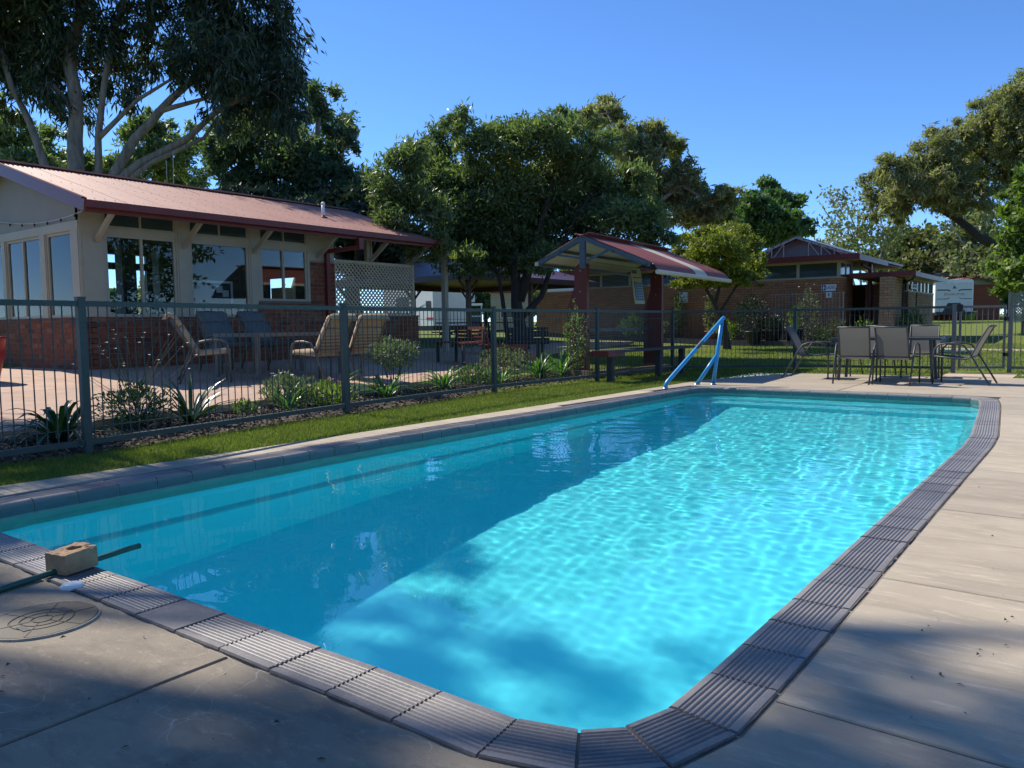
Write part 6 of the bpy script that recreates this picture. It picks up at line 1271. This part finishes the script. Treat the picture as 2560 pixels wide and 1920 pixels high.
pot((-8.05, 25.9, 0.32), 0.28, 0.42, 'bluepost', 'dark blue pot with a tall yellow green plant beside the fence post')
shrub('potted_plant', (-8.05, 25.9, 0.66), 0.22, 0.85, 420, 0.09, 'leaf_light', 'tall yellow green plant growing in the dark blue pot', 'plant', updir=1.3)
pot((-8.75, 25.85, 0.30), 0.30, 0.42, 'black', 'black pot with dark bushy plant and white flowers')
shrub('potted_plant', (-8.75, 25.85, 0.64), 0.32, 0.5, 520, 0.09, 'leaf_dark', 'dark bushy plant with white flowers in the black pot', 'plant', flowers='petalw', nf=7, fsize=0.06)
pot((-9.3, 25.65, 0.28), 0.27, 0.4, 'black', 'black pot in the shade of the tall dark shrub')
pot((-11.0, 26.3, 0.35), 0.26, 0.34, 'terracotta', 'terracotta pot standing in the bed behind the bench end')
pot((-7.45, 61.5, 0.9), 0.45, 0.6, 'lime', 'lime green pot before the far red roofed brick hut')
# ------------------------------------------------------------------ trees
def build_tree(key, name, label, cat, leaf, nleaf, lsize, bark, group=None, aspect=0.30, droop=0.0, sub=22, tight=0.42, cat_jit=0.7, twigs=True):
    cl, limbs = TREE_SHAPES[key]; base = limbs[0][0][0]; gz = ground_z(base[0], base[1])
    t = thing(name, (base[0], base[1], gz - 0.05), label, cat, group)
    bz = Vector((base[0], base[1], gz - 0.05)); mb = MB()
    for i, (pts, r0, r1) in enumerate(limbs):
        p = [Vector(q) for q in pts]
        if i == 0: p = [Vector((p[0].x, p[0].y, gz - 0.1))] + [q for q in p if q.z > gz + 0.2]
        f = []
        for a, b in zip(p, p[1:]):
            n = max(2, int((b - a).length / 0.5)); f += [a.lerp(b, k / n) for k in range(n)]
        f.append(p[-1]); w = [Vector((math.sin(k * 1.3 + i), math.cos(k * 0.9 + 2 * i), 0)) * min(r0 * 0.25, 0.10) * (0 if k in (0, len(f) - 1) else 1) for k in range(len(f))]
        f = [q + o for q, o in zip(f, w)]; n = len(f)
        rr = [r0 + (r1 - r0) * (k / (n - 1)) ** 0.85 for k in range(n)]
        if i == 0: rr[0] *= 1.45
        if i == 0 and n > 2: rr[1] *= 1.12
        mb.tube(f, rr, 10 if r0 > 0.12 else 7)
    tips = [Vector(q) for pts, _, _ in limbs for q in pts[1:]]
    vol = np.array([c[3] * c[3] * c[4] for c in cl]); share = vol / vol.sum(); P_ = []; D_ = []
    for c, s in zip(cl, share):
        n = max(30, int(nleaf * s)); k = max(5, int(sub * (s * len(cl)) ** 0.6)); rx, rz_ = c[3], c[4]
        u = RNG.normal(0, 1, (k, 3)); u /= np.linalg.norm(u, axis=1)[:, None]; u *= (RNG.uniform(0.15, 1.0, k) ** 0.45)[:, None]
        cen = np.array(c[:3]) + u * np.array([rx, rx, rz_]); sz = RNG.uniform(0.6, 1.25, k) * tight
        pick = RNG.integers(0, k, n); g = RNG.normal(0, 0.5, (n, 3)) * sz[pick][:, None] * np.array([rx, rx, rz_ * 0.8])
        pts = cen[pick] + g
        if droop: pts[:, 2] -= np.abs(RNG.normal(0, droop * 0.45, n)) * rz_
        P_.append(pts); D_.append(u[pick] * 0.6 + g * 0.3 + np.array([0, 0, -droop * 1.6 + (0.25 if droop == 0 else 0)]))
        if twigs:
            C0 = Vector(c[:3]); nb = min(tips, key=lambda q: (q - C0).length); mid = nb.lerp(C0, 0.5) + Vector((0, 0, 0.08 * (C0 - nb).length)); mb.tube([nb, mid, C0], [0.05 * min(1, rx), 0.035 * min(1, rx), 0.018], 5)
            for j in range(min(k, 7)):
                e = Vector(cen[j]); mb.tube([C0, C0.lerp(e, 0.5) + zz * 0.05 * rx, e], [0.018, 0.012, 0.005], 4)
    mb.build('trunk', MT[bark], t, True)
    P_ = np.concatenate(P_); D_ = np.concatenate(D_); P_[:, 2] = np.maximum(P_[:, 2], gz + 0.05)
    link_mesh('crown', leaves_mesh('crown', P_ - np.array(bz), D_, lsize, lsize * aspect, MT[leaf], cat_jit), t)
    return t
build_tree('gum', 'gum_tree', 'huge spreading gum tree with pale peeling trunks rising behind the clubhouse', 'tree', 'leaf_gum', 90000, 0.34, 'bark', droop=0.55, aspect=0.2, sub=34, tight=0.34, cat_jit=0.5)
build_tree('behind', 'eucalyptus_tree', 'tall blue green tree between the big gum and the dark tree', 'tree', 'leaf_blue', 42000, 0.30, 'bark', aspect=0.3, sub=26, tight=0.4)
build_tree('darkscreen', 'evergreen_tree', 'dense dark evergreen tree right above the clubhouse roof', 'tree', 'leaf_dark', 32000, 0.30, 'barkdark', aspect=0.4, tight=0.5)
build_tree('leftback', 'eucalyptus_tree', 'farther olive green tree seen through the limbs of the big gum', 'tree', 'leaf_olive', 24000, 0.40, 'bark', aspect=0.3, tight=0.36)
build_tree('olive', 'shade_tree', 'broad dark leafed shade tree standing between clubhouse and shelter', 'tree', 'leaf_olive', 150000, 0.16, 'barkdark', aspect=0.26, sub=32, tight=0.42)
build_tree('gumright', 'gum_tree', 'rounded gum tree rising behind the broad dark shade tree', 'tree', 'leaf_dusty', 34000, 0.34, 'bark', aspect=0.22, droop=0.3, tight=0.36)
build_tree('roundgreen', 'leafy_tree', 'rounded mid green tree behind the amenities block skylight', 'tree', 'leaf_mid', 18000, 0.36, 'barkdark', aspect=0.45, tight=0.4)
build_tree('yellowbush', 'bottlebrush_tree', 'small leaning bottlebrush tree with yellow green tips before the orange brick wall', 'tree', 'leaf_yellow', 26000, 0.15, 'barkdark', aspect=0.3, sub=26, tight=0.38)
build_tree('sapling', 'birch_tree', 'thin sparse multi stemmed tree above the flat roof', 'tree', 'leaf_pale', 2600, 0.30, 'barkpale', aspect=0.5, tight=0.6)
build_tree('archgum', 'gum_tree', 'wide dusty green gum whose black branch arches in from the picture edge', 'tree', 'leaf_dusty', 70000, 0.27, 'barkdark', aspect=0.2, droop=0.35, sub=28, tight=0.34)
build_tree('rightgreen', 'leafy_tree', 'bright light green tree at the far right edge above the lattice', 'tree', 'leaf_light', 15000, 0.20, 'barkdark', aspect=0.5, tight=0.4)
build_tree('paletrunk', 'plane_tree', 'loose pale leafed tree with one straight grey trunk beside the brick hut', 'tree', 'leaf_pale', 5200, 0.36, 'barkpale', aspect=0.55, tight=0.55)
build_tree('autumn', 'plane_tree', 'mottled green and yellow tree above the laundry block roof', 'tree', 'leaf_autumn', 9000, 0.44, 'barkpale', aspect=0.55, tight=0.45)
build_tree('brown', 'dark_tree', 'brownish dark tree behind the red roofed brick hut', 'tree', 'leaf_brown', 7000, 0.46, 'barkdark', aspect=0.5, tight=0.45)
build_tree('darkpine', 'conifer_tree', 'dark green feathery conifer behind the white car', 'tree', 'leaf_mid', 9000, 0.36, 'barkdark', aspect=0.25, droop=0.2)
FAR = [('leaf_mid', 'mid green background tree behind the big white caravan'), ('leaf_autumn', 'yellowing background tree right of the big white caravan'), ('leaf_olive', 'olive background tree above the far carport'),
       ('leaf_brown', 'brownish background tree behind the cream cabin'), ('leaf_mid', 'green background tree behind the dark tree trunk'), ('leaf_olive', 'olive background tree behind the motorhome'), ('leaf_dark', 'dark background tree behind the brick screen wall'),
       ('leaf_mid', 'mid green tree outside the gable windows of the clubhouse'), ('leaf_olive', 'olive tree outside the far left of the gable end'), ('leaf_light', 'light green tree behind the white roofed cabin'),
       ('leaf_yellow', 'yellow green tree seen through the clubhouse sliding window'), ('leaf_mid', 'low green tree seen through the clubhouse corner post gap'), ('leaf_dark', 'dark tree seen through the middle clubhouse window')]
for i, (lf, lb) in enumerate(FAR): build_tree('far%d' % i, 'background_tree', lb, 'tree', lf, 3200, 0.55, 'barkdark', group='background trees', aspect=0.5, tight=0.5, twigs=False)
# trees standing outside the picture to the left; they throw the dappled shade on the near deck, lawn and pool
def shade_tree(name, label, base, targets, leaf, lsize, dens):
    k = 1 / math.tan(sun_el); cl = []
    for x, y, rx, h in targets:
        cl.append((x - shadow_dir.x * k * h, y - shadow_dir.y * k * h, h, rx, rx * 0.55))
    limbs = [([(base[0], base[1], 0), (base[0] + 0.2, base[1], 4), (base[0] + 0.3, base[1] + 0.2, 8), (base[0] + 0.8, base[1], 12)], 0.45, 0.12)]
    for c in cl[::2]: limbs.append(([(base[0] + 0.2, base[1], 5), ((base[0] + c[0]) / 2, (base[1] + c[1]) / 2, (5 + c[2]) / 2 + 0.8), (c[0], c[1], c[2])], 0.16, 0.04))
    TREE_SHAPES[name + str(base)] = (cl, limbs)
    build_tree(name + str(base), name, label, 'tree', leaf, int(dens * sum(c[3] ** 2 for c in cl)), lsize, 'bark', droop=0.5, aspect=0.25, sub=12, tight=0.42)
shade_tree('gum_tree', 'tall gum tree standing outside the picture left of the clubhouse', (-20.5, 1.0), [
    (-8.2, 1.6, 1.0, 12.0), (-6.9, 2.6, 0.9, 12.4), (-6.2, 1.4, 1.0, 12.6), (-5.6, 3.2, 0.55, 13.0), (-4.9, 2.4, 0.8, 13.2), (-4.2, 1.4, 0.8, 13.4), (-4.0, 3.0, 0.7, 13.5), (-3.3, 2.4, 0.6, 14.0), (-3.0, 3.5, 0.5, 14.2),
    (-7.4, 4.0, 0.5, 12.0), (-9.6, 2.6, 0.6, 10.5), (-4.6, 4.2, 0.5, 13.2)], 'leaf_gum', 0.24, 1500)
shade_tree('gum_tree', 'tall spreading gum tree standing outside the picture beyond the near deck', (-16.5, -2.0), [
    (-1.35, 1.05, 0.42, 15.0), (-0.9, 0.55, 0.6, 15.4), (-0.2, 1.4, 0.62, 16.0), (0.5, 1.9, 0.6, 16.4), (0.1, 0.7, 0.8, 16.2), (1.0, 1.1, 0.8, 16.8), (-0.5, 2.35, 0.38, 16.0), (0.7, 2.75, 0.34, 16.6), (-1.6, 2.1, 0.45, 15.2), 
    (0.2, 3.3, 0.22, 16.4), (1.3, 3.6, 0.25, 17.0)] + [(-0.25 + 0.55 * i + 0.2 * (j % 2), 0.2 + 0.58 * j + 0.06 * i, 0.46, 15.6 + 0.3 * i) for i in range(5) for j in range(4)], 'leaf_gum', 0.22, 1900)

def yard_tree(i, x, y, h, r_, leaf, label):
    cl = [(x + r_ * 0.6 * math.cos(a), y + r_ * 0.6 * math.sin(a), h * f, r_ * 0.62, h * 0.16) for a, f in ((0.3, .55), (1.6, .7), (2.9, .5), (4.2, .66), (5.4, .58), (0.9, .85))] + [(x, y, h * 0.9, r_ * 0.6, h * 0.14), (x, y, h * 0.35, r_ * 0.7, h * 0.14)]
    TREE_SHAPES['yard%d' % i] = (cl, [([(x, y, 0), (x, y, h * 0.4), (x + 0.2, y, h * 0.85)], 0.25, 0.06)])
    build_tree('yard%d' % i, 'shade_tree', label, 'tree', leaf, 5200, 0.42, 'barkdark', 'trees behind the camera', aspect=0.4, tight=0.45, twigs=False)
for i, (x, y, h, r_, lf, lb) in enumerate([(17, 4, 8, 4.2, 'leaf_mid', 'shade tree across the lawn behind the near deck'), (20, 14, 9, 4.6, 'leaf_olive', 'olive shade tree beyond the right hand deck'), (15, -7, 7.5, 4, 'leaf_olive', 'olive shade tree at the back of the pool yard'),
        (6, -14, 8.5, 4.5, 'leaf_mid', 'mid green shade tree behind the camera'), (-5, -16, 9, 4.6, 'leaf_dark', 'dark shade tree behind the near deck corner'), (-14, -12, 9, 4.6, 'leaf_olive', 'olive shade tree left behind the patio'), (23, 25, 9, 4.8, 'leaf_mid', 'mid green shade tree far right of the pool')]):
    yard_tree(i, x, y, h, r_, lf, lb)

# ------------------------------------------------------------------ vehicles and far buildings
def wheel(par, c, r_, w, ax):
    M = Matrix.Translation(Vector(c)) @ (Matrix.Rotation(R(90), 4, 'Y') if ax == 'x' else Matrix.Rotation(R(90), 4, 'X'))
    t = MB().lathe([(r_ * 0.6, -w / 2), (r_ * 0.95, -w / 2), (r_, -w * 0.35), (r_, w * 0.35), (r_ * 0.95, w / 2), (r_ * 0.6, w / 2)], (0, 0, 0), 20).xform(M).build('wheel', MT['rubber'], par, True, True)
    MB().lathe([(0, w * 0.3), (r_ * 0.3, w * 0.34), (r_ * 0.6, w * 0.44), (r_ * 0.6, -w * 0.44), (r_ * 0.3, -w * 0.34), (0, -w * 0.3)], (0, 0, 0), 16).xform(M).build('rim', MT['chrome'], t, True, True)
def caravan_rear():
    c = thing('caravan', (-8.2, 60.4, 0.88), 'white touring caravan seen from behind with grey rear panel and dark stripes', 'caravan', rz=R(31))
    def part(n, mb, m, **k): return mb.build(n, MT[m], c, local=True, **k)
    W, L, z0, z1 = 1.22, 5.5, 0.55, 2.75
    bm = MB().prism([(-W, 0, z0), (W, 0, z0), (W, 0, z1 - 0.12), (W - 0.12, 0, z1), (-W + 0.12, 0, z1), (-W, 0, z1 - 0.12)], (0, L, 0)); part('body', bm, 'white')
    part('rear_panel', MB().box(-W + 0.08, W - 0.08, -0.02, 0, z0 + 0.05, z1 - 0.22), 'offwhite')
    for s in (-1, 1):
        part('stripe', MB().beam((s * 1.12, -0.024, 2.05), (s * 0.42, -0.024, 2.05), 0.006, 0.07).beam((s * 0.42, -0.024, 2.05), (s * 0.26, -0.024, 1.98), 0.006, 0.07), 'black')
        part('stripe', MB().beam((s * 1.12, -0.024, 1.45), (s * 0.48, -0.024, 1.45), 0.006, 0.04).beam((s * 0.48, -0.024, 1.45), (s * 0.3, -0.024, 1.53), 0.006, 0.04), 'black')
    part('spare_recess', MB().prism([(-0.75, -0.03, z0), (0.75, -0.03, z0), (0.4, -0.03, 1.18), (-0.4, -0.03, 1.18)], (0, 0.02, 0)), 'black')
    part('bumper', MB().box(-W, W, -0.1, 0.0, z0 - 0.12, z0 + 0.03), 'black')
    part('emblem', MB().prism([(-0.13, -0.024, 2.14), (0.13, -0.024, 2.14), (0, -0.024, 2.36)], (0, 0.01, 0)), 'steel')
    part('camera', MB().box(-0.05, 0.05, -0.06, 0, z1 - 0.26, z1 - 0.18), 'white')
    part('awning', MB().tube([(-W - 0.07, 0.05, z1 - 0.12), (-W - 0.07, L - 0.4, z1 - 0.12)], 0.10, 10), 'white')
    part('air_conditioner', MB().box(-0.9, -0.3, 0.8, 1.6, z1, z1 + 0.18), 'white')
    o = text('ROUGH STUFF', 0.20, (0, 0, 0), (R(90), 0, 0), MT['decrail'], c); o.location = (0, -0.026, 1.75)
    for y in (2.4, 3.2):
        for s in (-1, 1): wheel(c, (s * 1.1, y, 0.33), 0.33, 0.2, 'x')
    part('chassis', MB().box(-1.0, 1.0, 0.1, L + 1.0, 0.38, 0.55), 'black')
caravan_rear()
def big_caravan():
    c = thing('caravan', (-27.6, 30.6, 0.5), 'big white caravan with dark window and swoosh parked behind the lattice', 'caravan', rz=R(-14))
    def part(n, mb, m, **k): return mb.build(n, MT[m], c, local=True, **k)
    part('body', MB().prism([(-4, -1.1, 0.5), (0.9, -1.1, 0.5), (0.9, -1.1, 2.75), (0.6, -1.1, 2.85), (-4, -1.1, 2.85)], (0, 2.3, 0)), 'white')
    part('window', MB().box(0.28, 0.72, -1.12, -1.1, 1.35, 1.75), 'black'); part('window', MB().box(-2.6, -1.4, -1.12, -1.1, 1.4, 2.0), 'black')
    part('swoosh', MB().prism([(-1.2, -1.115, 1.25), (-0.6, -1.115, 1.3), (0.2, -1.115, 1.62), (-0.5, -1.115, 1.42), (-1.2, -1.115, 1.38)], (0, 0.01, 0)), 'steel')
    part('lamp', MB().tube([(-0.45, -1.12, 2.3), (-0.45, -1.08, 2.3)], 0.09, 10), 'black'); part('red_stripe', MB().box(0.3, 0.9, -1.115, -1.1, 0.82, 0.92), 'decrail')
    part('skirt', MB().box(-3.9, 0.85, -1.05, 1.1, 0.25, 0.5), 'black')
    for x in (-2.4, -1.6): wheel(c, (x, -0.95, 0.33), 0.33, 0.2, 'y')
big_caravan()
def motorhome():
    c = thing('motorhome', (-22.6, 34.0, 0.5), 'white motorhome with a cab and overcab bunk behind the brick screen wall', 'motorhome', rz=R(20))
    def part(n, mb, m, **k): return mb.build(n, MT[m], c, local=True, **k)
    part('body', MB().prism([(0.9, -1.1, 0.55), (6.2, -1.1, 0.55), (6.2, -1.1, 2.95), (0.35, -1.1, 2.95), (-0.25, -1.1, 2.25), (-0.15, -1.1, 2.0), (0.9, -1.1, 1.95)], (0, 2.2, 0)), 'white')
    part('bunk_window', MB().box(0.75, 1.7, -1.12, -1.1, 2.35, 2.72), 'black'); part('stripe', MB().box(-0.1, 6.2, -1.115, -1.1, 2.12, 2.17), 'offwhite')
    part('cab', MB().prism([(-0.8, -0.95, 0.45), (1.0, -0.95, 0.45), (1.0, -0.95, 2.0), (0.35, -0.95, 1.95), (-0.2, -0.95, 1.32), (-0.75, -0.95, 1.12)], (0, 1.9, 0)), 'white')
    part('cab_window', MB().prism([(-0.05, -0.965, 1.32), (0.75, -0.965, 1.32), (0.75, -0.965, 1.85), (0.42, -0.965, 1.85)], (0, 0.015, 0)), 'darkglass')
    part('windscreen', MB().prism([(-0.22, -0.85, 1.34), (-0.22, 0.85, 1.34), (0.32, 0.85, 1.93), (0.32, -0.85, 1.93)], (-0.012, 0, 0.01)), 'darkglass')
    part('mirror', MB().box(-0.25, -0.1, -1.2, -0.98, 1.3, 1.55), 'black'); part('bumper', MB().box(-0.9, -0.75, -0.9, 0.9, 0.4, 0.7), 'offwhite'); part('headlight', MB().box(-0.82, -0.7, -0.9, -0.6, 0.8, 0.98), 'chrome')
    for x in (0.0, 4.6): wheel(c, (x, -0.9, 0.34), 0.34, 0.22, 'y')
motorhome()
def hut(name, label, loc, rz, w, d, h, wallm, roofm, trim, win=True, cat='cabin', gable=True):
    c = thing(name, loc, label, cat, rz=rz)
    def part(n, mb, m, **k): return mb.build(n, MT[m], c, local=True, **k)
    part('wall', MB().box(-w / 2, w / 2, 0, d, -0.4, h), wallm)
    if gable:
        part('roof', MB().prism([(-w / 2 - 0.3, -0.3, h - 0.02), (0, -0.3, h + w * 0.16), (w / 2 + 0.3, -0.3, h - 0.02), (w / 2 + 0.3, -0.3, h + 0.06), (0, -0.3, h + w * 0.16 + 0.09), (-w / 2 - 0.3, -0.3, h + 0.06)], (0, d + 0.6, 0)), roofm)
        part('gable', MB().prism([(-w / 2, -0.01, h), (w / 2, -0.01, h), (0, -0.01, h + w * 0.155)], (0, 0.06, 0)), 'creamwall')
        for s in (-1, 1): part('barge_board', MB().beam((s * (w / 2 + 0.3), -0.32, h), (0, -0.32, h + w * 0.16 + 0.02), 0.03, 0.16), trim)
    else:
        part('roof', MB().box(-w / 2 - 0.15, w / 2 + 0.15, -0.25, d + 0.2, h, h + 0.10), roofm); part('fascia', MB().box(-w / 2 - 0.17, w / 2 + 0.17, -0.28, -0.25, h - 0.06, h + 0.14), trim)
    if win:
        f = part('window', MB().box(-w * 0.28, w * 0.12, -0.03, 0.01, 0.95, 1.55), 'offwhite'); MB().box(-w * 0.28 + 0.05, w * 0.12 - 0.05, -0.04, -0.03, 1.0, 1.5).build('pane', MT['darkglass'], f, local=True)
    return c
cab = hut('cabin', 'old cream clad cabin with a dark red roof edge behind the tree trunk', (-29.0, 38.6, 0.45), R(37), 2.6, 2.4, 2.55, 'creamwall', 'roofred', 'redpaint', gable=False)
for k in range(14): MB().box(-1.3, 1.3, -0.018, 0.0, 0.2 + k * 0.165, 0.2 + k * 0.165 + 0.15).build('weatherboard', MT['cream'], cab, local=True)
hut('brick_hut', 'small brick hut with a red gabled roof beside the white caravan', (-7.1, 62.2, 0.85), R(31), 3.0, 4.0, 2.45, 'brick', 'roofred', 'redpaint', win=False, cat='hut')
hut('grey_roofed_hut', 'hut with a dark grey roof behind the white caravan', (-9.9, 66.5, 0.95), R(31), 6.5, 5.0, 2.35, 'brick', 'polycarb', 'steel', win=False, cat='hut')
wh = hut('white_roofed_cabin', 'cabin with a bright white iron roof seen through the clubhouse windows', (-38.5, 13.6, 0.4), R(100), 8.0, 7.0, 2.35, 'offwhite', 'zinc', 'white', cat='cabin')
MB().tube([(-1.6, -0.1, 2.4), (-1.6, -0.1, 4.0)], 0.12, 10).tube([(-1.6, -0.1, 4.0), (-1.6, -0.1, 4.12), (-1.6, -0.1, 4.2)], [0.2, 0.2, 0.05], 10).build('flue', MT['galv'], wh, True, True)
def carport():
    c = thing('carport', (-46.0, 53.2, 0.74), 'open white carport with a low roof far behind the pavilion', 'carport', rz=R(40))
    MB().box(-2.2, 2.2, 0, 4, 2.0, 2.2).build('roof', MT['white'], c, local=True)
    for x in (-2.1, -0.7, 0.7, 2.1):
        for y in (0.1, 3.9): MB().box(x - 0.05, x + 0.05, y - 0.05, y + 0.05, -0.2, 2.0).build('post', MT['offwhite'], c, local=True)
    MB().box(-2.1, 2.1, 0.08, 0.12, 1.0, 1.1).build('rail', MT['offwhite'], c, local=True); MB().box(-2.1, 2.1, 3.88, 3.92, -0.2, 1.6).build('wall', MT['steel'], c, local=True)
carport()
def speed_sign():
    s = thing('speed_sign', (-38.9, 45.6, 0.59), 'grey road sign with a ringed speed number far behind the pavilion', 'sign', rz=R(38))
    MB().box(-0.45, 0.9, -0.01, 0.01, 2.15, 3.15).build('board', MT['zinc'], s, local=True); MB().box(0.2, 0.26, 0.01, 0.07, -0.3, 3.1).build('pole', MT['galv'], s, local=True)
    n = 28; ring = [(math.cos(2 * math.pi * k / n), math.sin(2 * math.pi * k / n)) for k in range(n)]
    MB().add([(0.42 + 0.42 * a, -0.014, 2.66 + 0.42 * b) for a, b in ring] + [(0.42 + 0.30 * a, -0.014, 2.66 + 0.30 * b) for a, b in ring], [(k, (k + 1) % n, n + (k + 1) % n, n + k) for k in range(n)]).build('ring', MT['steel'], s, local=True)
    o = text('5', 0.5, (0, 0, 0), (R(90), 0, 0), MT['steel'], s); o.location = (0.42, -0.016, 2.66)
speed_sign()
def car():
    c = thing('parked_car', (-5.0, 96.0, 1.33), 'white car parked far away behind the lawn', 'car', rz=R(38))
    def part(n, mb, m, **k): return mb.build(n, MT[m], c, local=True, **k)
    prof = [(-2.1, 0.35), (2.1, 0.35), (2.15, 0.75), (1.9, 0.95), (1.1, 1.02), (0.55, 1.42), (-0.9, 1.46), (-1.6, 1.05), (-2.1, 0.98), (-2.18, 0.6)]
    part('body', MB().prism([(x, -0.85, z) for x, z in prof], (0, 1.7, 0)), 'white')
    part('window', MB().prism([(x, -0.86, z) for x, z in [(0.95, 1.02), (0.5, 1.36), (-0.85, 1.38), (-1.35, 1.05)]], (0, 1.72, 0)), 'darkglass')
    for x in (-1.35, 1.3):
        for y in (-0.8, 0.8): wheel(c, (x, y, 0.33), 0.33, 0.2, 'y')
car()
# ------------------------------------------------------------------ lawn furniture beyond the gate
def lattice_panel():
    s = thing('lattice_screen', (-2.35, 35.5, 0.4), 'pale lattice screen panel on timber stakes at the far right edge', 'screen', rz=R(37))
    MB().box(-0.75, 1.4, -0.02, 0.02, 2.05, 2.13).box(-0.75, 1.4, -0.02, 0.02, 0.48, 0.55).box(-0.75, -0.68, -0.02, 0.02, 0.55, 2.05).build('frame', MT['cream'], s, local=True)
    for sg in (1, -1):
        for k in range(34):
            a = -2.2 + k * 0.11; p0, p1 = (a, 0.55), (a + 1.5, 2.05)
            t0 = max(0, (-0.7 - a) / 1.5); t1 = min(1, (1.38 - a) / 1.5)
            if t1 - t0 < 0.05: continue
            q0, q1 = lerp(p0, p1, t0), lerp(p0, p1, t1)
            if sg < 0: q0, q1 = (0.68 - q0[0], q0[1]), (0.68 - q1[0], q1[1])
            MB().beam((q0[0], 0.006 * sg, q0[1]), (q1[0], 0.006 * sg, q1[1]), 0.006, 0.04).build('lath', MT['cream'], s, local=True)
    for x in (-0.15, 0.1, 0.35, 0.9): MB().box(x - 0.04, x + 0.04, 0.03, 0.09, -0.2, 0.9).build('stake', MT['timber'], s, local=True)
lattice_panel()
def hose_coil():
    h = thing('garden_hose', (-3.2, 22.4, 0.13), 'loose coil of green hose lying on the lawn beyond the gate', 'hose'); pts = []
    for k in range(120):
        a = k * 0.34; r_ = 0.42 + 0.12 * math.sin(k * 0.21) + (0.5 if k > 95 else 0) * (k - 95) / 25; pts.append((r_ * math.cos(a) * 1.2, r_ * math.sin(a), 0.03 + 0.03 * math.sin(k * 0.7) ** 2))
    MB().tube(pts, 0.02, 6).build('coil', MT['hose'], h, True, True)
hose_coil()
def bollard():
    b = thing('lamp_bollard', (-4.9, 70.0, 0.99), 'short white bollard with a round cap on the far lawn', 'bollard')
    MB().tube([(0, 0, -0.1), (0, 0, 1.0)], 0.09, 8).build('pole', MT['white'], b, True, True); MB().lathe([(0.28, 1.0), (0.3, 1.1), (0.24, 1.25), (0.0, 1.3), (0.0, 1.0)], (0, 0, 0), 14).build('cap', MT['white'], b, True, True)
    s = thing('notice_sign', (-3.4, 84.0, 1.17), 'small pale sign on a pole behind the white car', 'sign', rz=R(35))
    MB().box(-0.6, 0.6, -0.02, 0.02, 1.5, 2.2).build('board', MT['zinc'], s, local=True); MB().box(-0.03, 0.03, 0.02, 0.08, -0.1, 3.3).build('pole', MT['galv'], s, local=True)
bollard()
